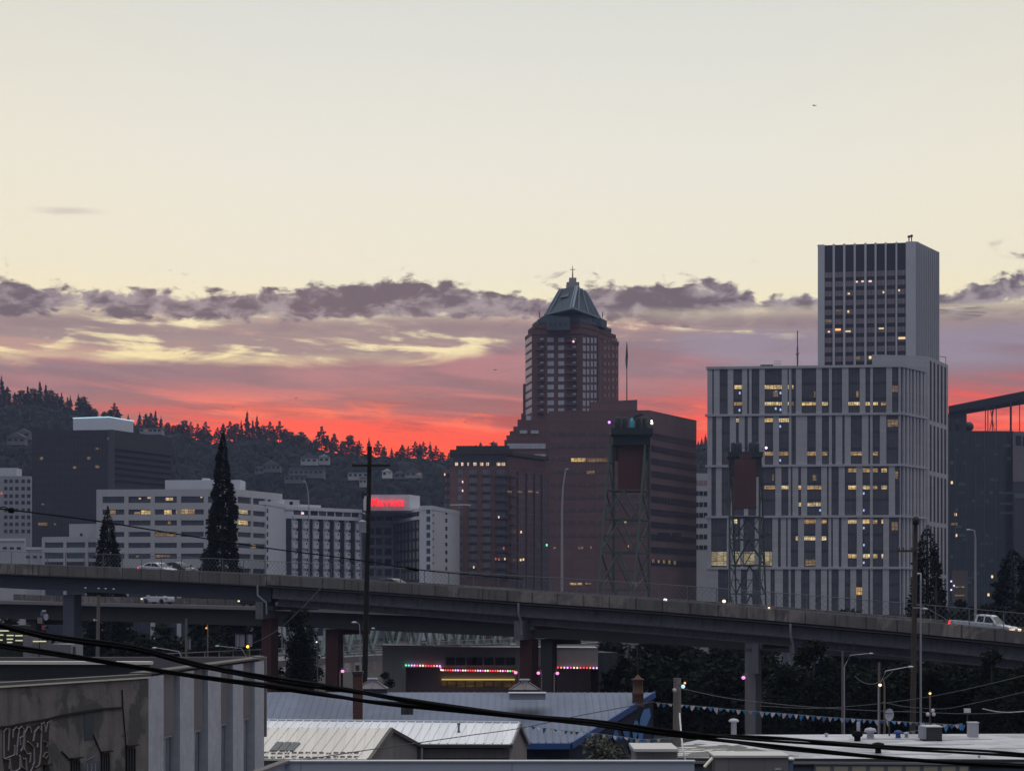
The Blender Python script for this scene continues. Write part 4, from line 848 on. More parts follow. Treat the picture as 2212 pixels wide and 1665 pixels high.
# ------------------------------------------------------------------ lift bridge over the river
GRN = mat('green_bridge_paint', (.068, .092, .082), .8, .3, .8)
RED = mat('red_counterweight', (.105, .040, .037), .85, .3, .3, streak=.4)
MACH = mat('dark_green_machinery', (.02, .032, .034), .7, .3, 1)
bridge = thing('lift_bridge', 'green steel vertical lift bridge with two towers holding red counterweights', 'bridge', (X(1362, 505), 505, 0))
def tower(x0, x1, y0, ztop, zcw0, zcw1, back, near, mirror=1):
    """x0..x1 legs, back = offset of the raking legs' feet, near = tower part"""
    w = x1 - x0; tw = MB(); zb = 8.0
    A0, A1 = Vector((x0, y0, 0)), Vector((x1, y0, 0)); bk = Vector((back[0], back[1], 0)); bt = bk * .16
    H = ztop - 5
    def pv(i, z): q = (A0 if i == 0 else A1).copy(); q.z = z; return q
    def pr_(i, z): t = (H - z) / (H - zb); q = (A0 if i == 0 else A1) + bt.lerp(bk, t); q.z = z; return q
    for i in (0, 1):
        tw.bar(pv(i, 0), pv(i, H), .6, .6); tw.bar(pr_(i, 0), pr_(i, H), .5, .5)
    zl = [zb, zb + 10, zb + 19, zb + 27, zb + 34, H]
    for k, z in enumerate(zl):
        for i in (0, 1): tw.bar(pv(i, z), pr_(i, z), .3)
        if z < zcw0 or k == len(zl) - 1: tw.bar(pv(0, z), pv(1, z), .4)
        tw.bar(pr_(0, z), pr_(1, z), .4)
        if k < len(zl) - 1:
            z2 = zl[k + 1]
            for i in (0, 1): tw.bar(pv(i, z) if k % 2 else pr_(i, z), pr_(i, z2) if k % 2 else pv(i, z2), .28)
            zm = (z + z2) / 2
            for i in (0, 1): tw.bar(pv(i, zm), pr_(i, zm), .2); tw.bar(pr_(i, z) if k % 2 else pv(i, z), pv(i, zm) if k % 2 else pr_(i, zm), .18)
            if z2 < zcw0 + 4: tw.bar(pr_(0, zm), pr_(1, zm), .22); tw.bar(pv(0, z), pr_(1, z), .2); tw.bar(pv(1, z), pr_(0, z), .2)
            if z2 < zcw0 + 4:
                m = pr_(0, z2).lerp(pr_(1, z2), .5); tw.bar(pr_(0, z), m, .38); tw.bar(pr_(1, z), m, .38)
                m2 = pv(0, z).lerp(pv(1, z), .5); tw.bar(m2, pv(0, z2), .28); tw.bar(m2, pv(1, z2), .28)
    lt_ = tw.build('lift_tower', GRN, bridge)
    mc = MB(); yb = y0 + bt.y
    mc.box(x0 - .8, x1 + .8, min(y0, yb) - 2, max(y0, yb) + 2, H, H + 1.6)
    mc.box(x0 - .2, x1 + .2, min(y0, yb) - 1, max(y0, yb) + 1, H - 2.4, H)
    for xx in (x0 + .12 * w, x0 + .32 * w, x1 - .30 * w, x1 - .1 * w):
        mc.lathe((xx, y0 - .5, H + 1.6), [(w * .085, 0), (w * .085, 2.4), (w * .05, 3.0), (.01, 3.1)], 10)
    for xx in (x0 + .2 * w, x1 - .2 * w): mc.box(xx - .16 * w, xx + .16 * w, y0 - 2, y0 + 2, H - 6.0, H - 2.4)
    for xx in [x0 - .6 + i * (w + 1.2) / 8 for i in range(9)]: mc.bar((xx, y0 - 2.4, H + 1.6), (xx, y0 - 2.4, H + 2.8), .08)
    mc.bar((x0 - .6, y0 - 2.4, H + 2.8), (x1 + .6, y0 - 2.4, H + 2.8), .1)
    q = mc.build('machinery_deck', MACH, lt_); q.parent = lt_
    cw = MB(); cw.box(x0 + w * .12, x1 - w * .14, y0 - 2.2, y0 + 1.6, zcw0, zcw1)
    cw.box(x0 + w * .3, x1 - w * .3, y0 - 2.3, y0 + 1.5, zcw1, zcw1 + 1.6)
    cw.prism([(x0 + w * .1, y0 - 2.35), (x1 - w * .12, y0 - 2.35), (x1 - w * .12, y0 + 1.7), (x0 + w * .1, y0 + 1.7)], zcw0 - .3, zcw0 - .02)
    q = cw.build('counterweight', RED, lt_)
    return lt_, pv, pr_, H
s5, s6 = 500 / F, 600 / F
t1, pv1, pr1, H1 = tower(X(1325, 500), X(1401, 500), 500, Z(897, 500) , Z(1059, 500), Z(948, 500), (-5.2, -15), 1)
t2, pv2, pr2, H2 = tower(X(1576, 640), X(1641, 640), 640, Z(953, 640), Z(1096, 640), Z(992, 640), (4.0, 15), 2)
lp = MB().ball((X(1316, 498), 498, Z(912, 498)), .34); q = lp.build('beacon', lamp_mat('violet_beacon', (.75, .3, 1.0), 1.8), t1)
lp = MB().ball((X(1408, 498), 498, Z(914, 498)), .3).ball((X(1407.5, 498), 498, Z(909, 498)), .2); lp.build('beacon', lamp_mat('white_beacon', (1, .95, .8), 5), t1)
MB().bar((X(1316, 498), 498, Z(913, 498)), (X(1330, 499), 499, Z(915, 498)), .12).bar((X(1407, 498), 498, Z(915, 498)), (X(1398, 499), 499, Z(916, 498)), .12).build('beacon_arm', MACH, t1)
MB().lathe((X(1365, 497.5), 497.5, Z(912, 498)), [(.5, -1.3), (.62, 0), (.45, .6), (.02, 1.1)], 12).build('glowing_cyan_tank', mat('glowing_cyan_tank', (.05, .30, .38), .4, .2, 2, emit=(.02, .25, .35), es=.12), t1)  # tank carries a faint added glow of its own
MB().bar((X(1369, 498), 498, Z(908, 498)), (X(1372, 498), 498, Z(900, 498)), .5).bar((X(1372, 498), 498, Z(900, 498)), (X(1388, 498), 498, Z(895, 498)), .5).build('duct', MACH, t1)
MB().ball((X(1655, 638), 638, Z(967, 638)), .36).build('beacon', lamp_mat('pink_beacon', (1, .6, .85), 4), t2)
MB().bar((X(1655, 638), 638, Z(968, 638)), (X(1642, 638), 638, Z(971, 638)), .12).build('beacon_arm', MACH, t2)
# trusses and decks along the bridge axis
ax = Vector((-5.2, -15, 0)).normalized()
TR = mat('grey_green_truss', (.15, .20, .185), .7, .25, .6)
def truss(p0, length, n, zb, zt, side, mate, w=.42):
    m = MB(); st = length / n; sd = Vector((ax.y * -1, ax.x, 0)) * side
    for i in range(n):
        a = p0 + sd + ax * st * i; b = a + ax * st; mm = a + ax * st * .5
        m.bar((a.x, a.y, zb), (b.x, b.y, zb), w); m.bar((a.x, a.y, zb), (mm.x, mm.y, zt), w); m.bar((mm.x, mm.y, zt), (b.x, b.y, zb), w)
        m.bar((mm.x, mm.y, zt), (mm.x, mm.y, zb), w * .5)
        if i < n - 1: c = mm + ax * st; m.bar((mm.x, mm.y, zt), (c.x, c.y, zt), w)
    return m.build('truss', mate, bridge)
p0 = Vector((X(1362, 492), 490, 0))
for sd in (0, 9): truss(p0 + Vector((-3, 0, 0)), 190, 20, 6.6, 13.8, sd, TR)
dk_ = MB(); e = p0 + ax * 250; sd = Vector((-ax.y, ax.x, 0))
dk_.prism([(p0 - sd * 1).xy, (p0 + sd * 10).xy, (e + sd * 10).xy, (e - sd * 1).xy], 5.6, 6.5)
q0_ = p0 - ax * 20; q1_ = Vector((X(1610, 640), 650, 0))
dk_.build('bridge_deck', mat('bridge_deck_grey', (.16, .155, .165), .85, .2, .4), bridge)
rl = MB()
for z in (7.4, 8.2): rl.bar((p0 + sd * 10).xy.to_3d() + Vector((0, 0, z)), (e + sd * 10).xy.to_3d() + Vector((0, 0, z)), .12)
for i in range(60): q = p0 + sd * 10 + ax * i * 4; rl.bar((q.x, q.y, 6.5), (q.x, q.y, 8.2), .12)
rl.build('railing', mat('bridge_rail', (.30, .26, .30), .7, .2, .6), bridge)
ml = MB(); a1, a2 = Vector((X(1362, 505), 505, 0)), Vector((X(1608, 636), 636, 0)); d_ = (a2 - a1)
for off in (-4, 5):
    o_ = Vector((off, off * -.6, 0)); n_ = 8
    for i in range(n_):
        p, q = a1 + o_ + d_ * i / n_, a1 + o_ + d_ * (i + 1) / n_; m_ = (p + q) / 2
        ml.bar((p.x, p.y, 7), (q.x, q.y, 7), .45); ml.bar((p.x, p.y, 7), (m_.x, m_.y, 12), .35); ml.bar((m_.x, m_.y, 12), (q.x, q.y, 7), .35)
ml.build('lift_span', GRN, bridge)
# ------------------------------------------------------------------ upper viaduct
M_PAR = mat('stained_parapet_concrete', (.165, .152, .150), .9, .3, .5, joints=(3.05, 60, .09, .45), streak=.8, col2=(.29, .255, .23), thr=(.50, .60))
M_GIR = mat('girder_concrete', (.17, .165, .18), .85, .3, .8, streak=.65)
M_GIRB = mat('blue_grey_steel_girder', (.06, .07, .09), .7, .25, .4, streak=.3)
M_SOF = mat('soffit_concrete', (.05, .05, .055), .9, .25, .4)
M_ROAD = mat('viaduct_road', (.06, .06, .062), .9, .25, .4)
VF = Face((X(-90, 256), 256), (X(2320, 175), 175))
VT = [(-90, 1212), (0, 1217), (300, 1228), (570, 1241), (820, 1256), (1100, 1275), (1400, 1294), (1670, 1315), (1940, 1338), (2212, 1363.5), (2320, 1374)]
def vz(u):   # parapet top at distance u along the viaduct
    q = VF.pt(u); px = CX + F * q.x / q.y; return CZ + (HY - table(VT, px)) / F * q.y
def sweep(name, fc, zf, u0, u1, prof, m, root, step=4.0):
    """prof: closed loop of (outward distance, height below the line)"""
    n = max(1, int((u1 - u0) / step)); mb = MB(); k = len(prof); vs = []
    for i in range(n + 1):
        u = lerp(u0, u1, i / n); z = zf(u)
        vs += [fc.pt(u, d, z + h) for d, h in prof]
    mb.add(vs, [(i * k + j, i * k + (j + 1) % k, (i + 1) * k + (j + 1) % k, (i + 1) * k + j) for i in range(n) for j in range(k)] + [tuple(range(k)), tuple(n * k + j for j in reversed(range(k)))])
    return mb.build(name, m, root)
via = thing('viaduct', 'long elevated highway ramp with stained concrete parapet sloping down to the right', 'viaduct', tuple(VF.pt(VF.L / 2, 0, 0)))
uj = VF.s(576)
sweep('parapet', VF, vz, 0, uj - .1, [(0, 0), (0, -1.2), (-.4, -1.2), (-.32, 0)], M_PAR, via)
sweep('parapet', VF, vz, uj + .1, VF.L, [(0, 0), (.02, -1.08), (-.4, -1.08), (-.32, 0)], M_PAR, via)
sweep('far_parapet', VF, vz, 0, VF.L, [(-10, -.1), (-10, -1.3), (-10.4, -1.3), (-10.4, -.1)], M_PAR, via)
sweep('deck', VF, vz, 0, VF.L, [(-.42, -1.0), (-.42, -1.35), (-10, -1.35), (-10, -1.0)], M_ROAD, via)
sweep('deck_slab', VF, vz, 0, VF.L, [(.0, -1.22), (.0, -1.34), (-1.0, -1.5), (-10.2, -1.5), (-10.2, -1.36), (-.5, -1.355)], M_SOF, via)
sweep('girder', VF, vz, 0, uj - .15, [(-.9, -1.42), (-.9, -3.0), (-1.3, -3.0), (-1.3, -1.42)], M_GIRB, via)
sweep('girder', VF, vz, uj + .15, VF.L, [(-.9, -1.42), (-.8, -2.35), (-.8, -2.6), (-1.5, -2.62), (-1.5, -1.42)], M_GIR, via)
sweep('lower_flange', VF, vz, uj + .15, VF.L, [(-1.7, -2.5), (-1.7, -3.25), (-1.45, -3.3), (-1.45, -3.42), (-2.3, -3.42), (-2.3, -2.5)], M_GIR, via)
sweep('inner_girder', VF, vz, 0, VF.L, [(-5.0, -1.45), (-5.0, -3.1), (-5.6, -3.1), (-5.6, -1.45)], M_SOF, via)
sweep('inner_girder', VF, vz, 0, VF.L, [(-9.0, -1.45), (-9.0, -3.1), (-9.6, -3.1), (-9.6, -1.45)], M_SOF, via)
RUST = mat('red_brown_pier_paint', (.075, .030, .030), .9, .3, .5, streak=.35)
def pier(pxa, pxb, m, cap=True, depth=1.6, d=-1.5, bracket=M_GIR):
    u0, u1 = VF.su(pxa, d), VF.su(pxb, d - depth); u1 = max(u1, u0 + .7); um = (u0 + u1) / 2; z = vz(um) - 3.45
    pr = MB().fb(VF, u0, u1, 0, z - (1.4 if cap else 0), d - depth, d).build('pier', m, via)
    if cap: MB().fb(VF, u0 - .1, u0 + (u1 - u0) * .72, z - 1.5, z + .45, d - depth, d + .9).fb(VF, u0, u1 + .2, z - .5, z - .02, d - 8, d - .05).build('pier_cap', bracket, via)
pier(136, 176, mat('blue_grey_pier', (.10, .11, .14), .9, .25, .4, streak=.3), False, 1.2); pier(565, 601, RUST, True, 1.2); pier(1123, 1163, RUST, True, 1.2); pier(1609, 1645, mat('grey_pier', (.20, .20, .225), .9, .2, .4, streak=.3), False, 1.2)
MB().fb(VF, VF.su(1624, -1.0), VF.su(1638, -1.0), vz(VF.s(1630)) - 6.2, vz(VF.s(1630)) - 3.4, -1.45, -1.0).fb(VF, VF.su(1609, -1.3), VF.su(1645, -1.3), vz(VF.s(1630)) - 3.9, vz(VF.s(1630)) - 3.42, -9, -1.3).build('pier_cap', M_GIR, via)
MB().fb(VF, VF.s(1696), VF.s(1707), vz(VF.s(1700)) - 4.8, vz(VF.s(1700)) - 3.3, -1.4, -.9).build('hanger', M_GIR, via)
for px0 in (555, 1118.5, 1706): 
    u = VF.s(px0 + 3); z = vz(u)
    MB().tube([VF.pt(u, .12, z - 1.2), VF.pt(u, .12, z - 2.3), VF.pt(u + (.9 if px0 == 555 else .05), -.3, z - 3.1), VF.pt(u + (.9 if px0 == 555 else .05), -.4, z - 4.4)], .11, 8).build('drain_pipe', GALV, via)
# stain drips under the rail posts are part of the parapet; the fence stands on it
fen = thing('chain_link_fence', 'thin chain link fence with slim posts along the top of the viaduct parapet', 'fence', tuple(VF.pt(VF.L / 2, -.2, vz(VF.L / 2))))
FM_ = mat('fence_wire', (.16, .17, .19), .6, .2, 2)
wr = MB(); Hf = 1.55; stp = .55; n = int(VF.L / stp)
for i in range(n):
    u = i * stp
    for sgn in (1, -1):
        u2 = u + Hf * sgn
        if 0 <= u2 <= VF.L:
            a, b = VF.pt(u, -.18, vz(u)), VF.pt(u2, -.18, vz(u2) + Hf); t_ = VF.t.to_3d() * .016
            wr.add([a - t_, a + t_, b + t_, b - t_], [(0, 1, 2, 3)])
wr.build('mesh', FM_, fen)
npst = 45
for i in range(npst + 1):
    u = VF.L * i / npst; MB().tube([VF.pt(u, -.18, vz(u) - .5), VF.pt(u, -.18, vz(u) + Hf)], .045, 6).build('post', FM_, fen)
for h in (Hf, .06):
    MB().tube([VF.pt(VF.L * i / 40, -.16, vz(VF.L * i / 40) + h) for i in range(41)], .03, 5).build('rail', FM_, fen)
# ------------------------------------------------------------------ lower viaduct behind
LF = Face((X(-90, 292), 292), (X(2320, 214), 214))
LTb = [(-90, 1293), (0, 1297), (300, 1303.5), (600, 1311), (900, 1322), (1120, 1331), (1500, 1349), (2100, 1386), (2320, 1400)]
def lz(u):
    q = LF.pt(u); px = CX + F * q.x / q.y; return CZ + (HY - table(LTb, px)) / F * q.y
low = thing('lower_viaduct', 'lower darker highway deck running behind and below the upper viaduct', 'viaduct', tuple(LF.pt(LF.L / 2, 0, 0)))
sweep('deck_edge', LF, lz, 0, LF.L, [(0, 0), (0, -.45), (-.4, -.45), (-.4, 0)], mat('pale_deck_edge', (.24, .22, .235), .85, .2, .4), low)
sweep('deck', LF, lz, 0, LF.L, [(-.42, -.1), (-.42, -.4), (-11, -.4), (-11, -.1)], M_ROAD, low)
sweep('far_parapet', LF, lz, 0, LF.L, [(-11.1, .75), (-11.1, -.4), (-11.5, -.4), (-11.5, .75)], M_PAR, low)
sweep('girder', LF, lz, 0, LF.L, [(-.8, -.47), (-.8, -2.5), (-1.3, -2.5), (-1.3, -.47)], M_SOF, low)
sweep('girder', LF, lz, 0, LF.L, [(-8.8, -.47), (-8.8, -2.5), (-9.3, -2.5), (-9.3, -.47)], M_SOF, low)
for a, b, m in ((703, 741, RUST), (1168, 1203, mat('dark_pier', (.05, .048, .055), .9, .2, .5)), (60, 90, MATS['dark_pier']), (1880, 1912, MATS['dark_pier'])):
    u0, u1 = LF.su(a, -1.4), LF.su(b, -2.6); u1 = max(u1, u0 + .8); MB().fb(LF, u0, u1, 0, lz(u0) - 2.6, -2.6, -1.4).fb(LF, u0 + .1, u1 - .1, lz(u0) - 3.3, lz(u0) - 2.55, -9, -3.2).build('pier', m, low)
# ------------------------------------------------------------------ vehicles
TYRE = mat('tyre', (.012, .012, .012), .9, .2, 3); RIMM = mat('alloy_rim', (.35, .35, .37), .35, .1, 3, metal=.8); CGL = mat('car_glass', (.015, .018, .022), .08, .2, 2)
def rounded(pts, w, bev=.06, taper=None):
    bm = bmesh.new(); n = len(pts); L_, R_ = [], []
    for x, z in pts:
        t = taper(z) if taper else 0
        L_.append(bm.verts.new((x, -w / 2 + t, z))); R_.append(bm.verts.new((x, w / 2 - t, z)))
    bm.faces.new(L_); bm.faces.new(list(reversed(R_)))
    for i in range(n): bm.faces.new((L_[(i + 1) % n], L_[i], R_[i], R_[(i + 1) % n]))
    bmesh.ops.recalc_face_normals(bm, faces=bm.faces)
    ed = [e for e in bm.edges]
    bmesh.ops.bevel(bm, geom=ed, offset=bev, segments=2, affect='EDGES', profile=.6, clamp_overlap=True)
    vs = [v.co.copy() for v in bm.verts]; bm.verts.index_update(); fs = [tuple(v.index for v in f.verts) for f in bm.faces]; bm.free(); return vs, fs
def vehicle(name, label, cat, paint, kind, pos, ang, group=None, head=None, tail=None):
    """built nose to +x at the origin, then placed"""
    o = thing(name, label, cat, (0, 0, 0), group)
    W = 1.84
    if kind == 'pickup':
        Ln = 5.8; ax_ = (-1.75, 1.95); wr_ = .41; W = 2.0
        body = [(-2.9, .52), (-2.9, 1.22), (-.55, 1.24), (-.45, 1.22), (1.05, 1.2), (2.45, 1.06), (2.82, .95), (2.9, .5), (2.4, .42), (-2.4, .42)]
        cab = [(-.62, 1.16), (-.52, 1.86), (-.3, 1.93), (.62, 1.93), (.85, 1.86), (1.5, 1.18)]
        wn_ = [[(-.38, 1.28), (-.36, 1.78), (.18, 1.8), (.18, 1.28)], [(.30, 1.28), (.30, 1.8), (.72, 1.78), (1.22, 1.28)]]
    elif kind == 'hatch':
        Ln = 4.4; ax_ = (-1.35, 1.35); wr_ = .33
        body = [(-2.15, .35), (-2.2, .7), (-2.12, .98), (-1.0, 1.0), (.95, .98), (1.9, .86), (2.18, .68), (2.2, .35), (1.8, .25), (-1.8, .25)]
        cab = [(-2.08, .95), (-1.75, 1.38), (-1.2, 1.5), (0, 1.52), (.4, 1.45), (1.25, .96)]
        wn_ = [[(-1.55, 1.03), (-1.35, 1.36), (-.45, 1.42), (-.45, 1.03)], [(-.36, 1.03), (-.36, 1.42), (.28, 1.4), (.95, 1.03)]]
    else:
        Ln = 4.8; ax_ = (-1.4, 1.45); wr_ = .34
        body = [(-2.4, .38), (-2.42, .75), (-2.3, 1.0), (-1.4, 1.02), (1.0, .96), (2.1, .82), (2.38, .66), (2.4, .35), (2.0, .25), (-2.0, .25)]
        cab = [(-2.0, .98), (-1.2, 1.34), (-.6, 1.46), (.1, 1.47), (.45, 1.4), (1.4, .93)]
        wn_ = [[(-1.5, 1.03), (-1.0, 1.3), (-.4, 1.37), (-.4, 1.03)], [(-.3, 1.03), (-.3, 1.38), (.3, 1.34), (1.0, 1.0)]]
    MB().add(*rounded(body, W, .09)).build('body', paint, o)
    zc = cab[0][1]; MB().add(*rounded(cab, W - .12, .07, lambda z: max(0, (z - zc)) * .32)).build('cab', paint, o)
    for sy in (-1, 1):
        for wq in wn_:
            m = MB(); ins = [(W - .12) / 2 - max(0, z - zc) * .32 for x, z in wq]
            m.add([(x, sy * (i_ + .012), z) for (x, z), i_ in zip(wq, ins)] + [(x, sy * (i_ - .03), z) for (x, z), i_ in zip(wq, ins)], [(0, 1, 2, 3), (7, 6, 5, 4), (0, 4, 5, 1), (1, 5, 6, 2), (2, 6, 7, 3), (3, 7, 4, 0)]); m.build('side_window', CGL, o)
        for axx in ax_:
            wt = MB(); prof = [(0.0001, -.11), (wr_ * .62, -.11), (wr_ * .95, -.10), (wr_, -.06), (wr_, .06), (wr_ * .95, .10), (wr_ * .62, .11), (.0001, .11)]
            vs = []; nn = 18
            for r_, d_ in prof: vs += [(axx + r_ * math.cos(2 * math.pi * k / nn), sy * (W / 2 - .1) + d_, wr_ + r_ * math.sin(2 * math.pi * k / nn)) for k in range(nn)]
            wt.add(vs, [(i * nn + k, i * nn + (k + 1) % nn, (i + 1) * nn + (k + 1) % nn, (i + 1) * nn + k) for i in range(len(prof) - 1) for k in range(nn)], True)
            wh = wt.build('wheel', TYRE, o)
            rm_ = MB(); vs = [(axx + wr_ * .6 * math.cos(2 * math.pi * k / nn), sy * (W / 2 + .015), wr_ + wr_ * .6 * math.sin(2 * math.pi * k / nn)) for k in range(nn)] + [(axx, sy * (W / 2 - .03), wr_)]
            rm_.add(vs, [(k, (k + 1) % nn, nn) for k in range(nn)]); rm_.build('rim', RIMM, wh)
            ar = MB(); vs = [(axx + (wr_ * f_) * math.cos(math.pi * k / 10), sy * (W / 2 + .012), wr_ + wr_ * f_ * math.sin(math.pi * k / 10)) for f_ in (1.02, 1.22) for k in range(11)]
            ar.add(vs, [(k, k + 1, 12 + k, 11 + k) for k in range(10)]); ar.build('wheel_arch', BLACK, o)
    # windscreen and rear glass follow the cab ends
    for a, b in ((cab[-1], cab[-2]), (cab[0], cab[1])):
        d_ = Vector((b[0] - a[0], b[1] - a[1])); nr = Vector((d_.y, -d_.x)).normalized() * (.035 if a is cab[-1] else -.035)
        if a is cab[-1]: nr = Vector((abs(nr.x), abs(nr.y)))
        else: nr = Vector((-abs(nr.x), abs(nr.y)))
        p = [Vector(a) + d_ * .14 + nr, Vector(a) + d_ * .9 + nr]; hw0, hw1 = W / 2 - .17 - .0, W / 2 - .2 - (b[1] - zc) * .32
        MB().add([(p[0].x, -hw0, p[0].y), (p[0].x, hw0, p[0].y), (p[1].x, hw1, p[1].y), (p[1].x, -hw1, p[1].y)], [(0, 1, 2, 3)]).build('windscreen' if a is cab[-1] else 'rear_window', CGL, o)
    fx, bx_ = max(p[0] for p in body), min(p[0] for p in body)
    zl_ = .82 if kind == 'pickup' else .66
    for sy in (-1, 1):
        MB().box(fx - .32, fx + .01, sy * (W / 2 - .32) - .2 if sy > 0 else -W / 2 - .01, W / 2 + .01 if sy > 0 else -(W / 2 - .32) + .2, zl_ - .09, zl_ + .09).build('headlight', head or mat('headlight_glass', (.5, .5, .52), .2, .05, 1), o)
        MB().box(bx_ - .015, bx_ + .16, W / 2 - .16 if sy > 0 else -W / 2 - .012, W / 2 + .012 if sy > 0 else -W / 2 + .16, zl_ - .02 if kind != 'pickup' else .78, zl_ + .2 if kind != 'pickup' else 1.14).build('tail_light', tail or mat('tail_glass', (.25, .02, .02), .25, .1, 1), o)
        mx = cab[-1][0] - .28
        MB().box(mx - .06, mx + .1, W / 2 + .02 if sy > 0 else -W / 2 - .2, W / 2 + .2 if sy > 0 else -W / 2 - .02, zc + .02, zc + .2).build('mirror', paint, o)
    if kind == 'pickup':
        bd_ = MB().box(-2.8, -.7, -.82, .82, 1.225, 1.245); bd_.build('bed_cover', BLACK, o)
        MB().box(-2.96, -2.86, -.95, .95, .5, .68).build('bumper', RIMM, o)
    o.location = pos; o.rotation_euler = ang; return o
paintW = mat('white_car_paint', (.62, .64, .70), .25, .03, 1, spec=.6); paintS = mat('silver_car_paint', (.60, .62, .68), .35, .05, 1); paintD = mat('dark_car_paint', (.025, .028, .035), .2, .1, 1, spec=.6); paintG = mat('grey_car_paint', (.10, .11, .13), .3, .1, 1)
TL = lamp_mat('tail_light_on', (1, .08, .10), 1.8); HLm = lamp_mat('headlight_on', (1, .62, .40), 2.4); TLr = lamp_mat('brake_light_on', (1, .02, .03), 2.2)
def on_via(px, d, fc=VF, zf=vz, dz=-.99, flip=False):
    u = fc.su(px, d); p = fc.pt(u, d, zf(u) + dz); p2 = fc.pt(u + 1, d, zf(u + 1) + dz); dr_ = (p2 - p).normalized()
    return p, (0, -math.asin(dr_.z), math.atan2(dr_.y, dr_.x)) if not flip else (0, math.asin(dr_.z), math.atan2(dr_.y, dr_.x) + math.pi)
u_ = VF.s(340); p, a = on_via(341, -2.6); p.z += .55
vehicle('sedan', 'white sedan with pink tail light on the upper viaduct near the slim conifer', 'car', paintW, 'sedan', p - Vector((0, 0, .25)), a, 'cars driving on the upper viaduct', tail=TL)
p, a = on_via(384, -6.2); p.z += .4
vehicle('sedan', 'dark sedan half hidden beyond the white sedan on the upper viaduct', 'car', paintD, 'sedan', p, a, 'cars driving on the upper viaduct')
p, a = on_via(850, -2.6); p.z -= .12
vehicle('sedan', 'black sedan with bright roof edge just right of the large utility pole', 'car', paintD, 'sedan', p, a, 'cars driving on the upper viaduct', head=lamp_mat('amber_headlight', (1, .8, .3), 2))
p, a = on_via(2125, -1.9); p.z += .15
vehicle('pickup_truck', 'white crew cab pickup truck with red tail light near the right end of the viaduct', 'pickup truck', paintW, 'pickup', p, a, head=HLm, tail=TLr).scale = (1.03, 1, 1.0)
p, a = on_via(341, -2.2, LF, lz, .0, True)
vehicle('hatchback', 'silver hatchback heading left on the lower viaduct deck', 'car', paintS, 'hatch', p, a, 'cars driving on the lower viaduct', head=lamp_mat('pale_yellow_headlight', (1, .85, .5), 1.2))
p, a = on_via(552, -2.2, LF, lz, .0, True)
vehicle('hatchback', 'black hatchback with amber headlight on the lower viaduct left of the red pier', 'car', paintD, 'hatch', p, a, 'cars driving on the lower viaduct', head=MATS['pale_yellow_headlight'])
# ------------------------------------------------------------------ building with string lights
SG = mat('taupe_stucco', (.36, .335, .34), .9, .12, .4, streak=.15)
yb = 262.0; root = thing('bar_building', 'low taupe building hung with coloured string lights seen below the viaducts', 'building', (X(1057, yb), yb, 0))
sx = lambda a: X(a, yb)
zt = Z(1395, yb); BFc = Face((sx(823), yb), (sx(1292), yb))
w_ = MB(); w_.prism([(sx(826), yb + .01), (sx(1292), yb), (sx(1292), yb + 12), (sx(815), yb + 12)], Z(1441, yb), [zt, zt - .22, zt - .22, zt])
w_.box(sx(826), sx(876), yb, yb + 12, 0, Z(1441, yb)); w_.box(sx(876), sx(1292), yb + 4, yb + 12, 0, Z(1441, yb)); w_.build('wall', SG, root)
MB().px(BFc, 822, 1294, 1392.6, 1395.2, -.4, .25, 860).build('cornice', mat('pale_cornice', (.40, .40, .42), .8, .1, 1), root)
for a in (963, 985, 1009, 1022, 1046, 1070, 1093): MB().px(BFc, a, a + 20, 1419, 1436, .02, .1, 1000).build('window', G_DARK, root)
for a in (908, 980, 1003, 1101): MB().px(BFc, a, a + 13, 1390.5, 1393, -3, -2, 1000).build('roof_vent', M_WHITE2, root)
MB().px(BFc, 952, 1112, 1468, 1470.3, -3.9, -3.6).build('strip_lamp', lamp_mat('warm_strip', (1, .72, .25), .6), root)
MB().px(BFc, 952, 1112, 1471.5, 1486, -3.95, -3.8).build('bar_front', litmat('amber_shopfront', (.5, .28, .06), .14, 1.2, 3), root)
sl_ = thing('string_lights', 'string of small red pink green and blue bulbs along the taupe building edge', 'string lights', (sx(1000), yb - .3, Z(1445, yb)))
def pl(pts, n):
    out = []
    for i in range(n):
        t = i / (n - 1) * (len(pts) - 1); k = min(int(t), len(pts) - 2); f_ = t - k; out.append((lerp(pts[k][0], pts[k + 1][0], f_), lerp(pts[k][1], pts[k + 1][1], f_)))
    return out
segs = [pl([(877, 1436), (950, 1437.5)], 13), pl([(951.5, 1441), (953, 1446)], 2), pl([(957, 1446.5), (1113, 1448.5)], 30), pl([(1205, 1441), (1289, 1442)], 13)]
bc = [(.15, 1, .3), (.2, .7, 1), (1, .06, .12), (1, .12, .12), (1, .75, .6), (1, .1, .4), (.9, .5, 1), (1, .3, .1)]
ci = 0
for sg in segs:
    MB().tube([(X(a, yb - .35), yb - .35, Z(b - 1.2, yb)) for a, b in sg], .03, 5).build('wire', BLACK, sl_)
    for a, b in sg:
        c_ = bc[2 + (ci * 5 + ci // 3) % 6] if ci > 1 and ci not in (42, 44) else bc[ci % 2]; ci += 1
        MB().ball((X(a, yb - .35), yb - .35, Z(b, yb)), .125, 8).build('bulb', lamp_mat('bulb_%d' % (bc.index(c_)), c_, 1.5), sl_)
# dark shed and box beside it
root = thing('dark_shed', 'dark panelled shed right of the string lit building under the viaduct', 'shed', (X(1325, 258), 258, 0))
sf = Face((X(1293, 262.4), 262.4), (X(1335, 263), 263)); MB().fb(sf, 0, sf.L, 0, Z(1409, 262), -8, 0).build('wall', mat('charcoal_panel', (.05, .055, .07), .8, .3, .5, joints=(1.2, 9, .06, .6)), root)
MB().fb(sf, .9, 1.7, 0, 3.4, .01, .06).build('door', G_DARK, root)
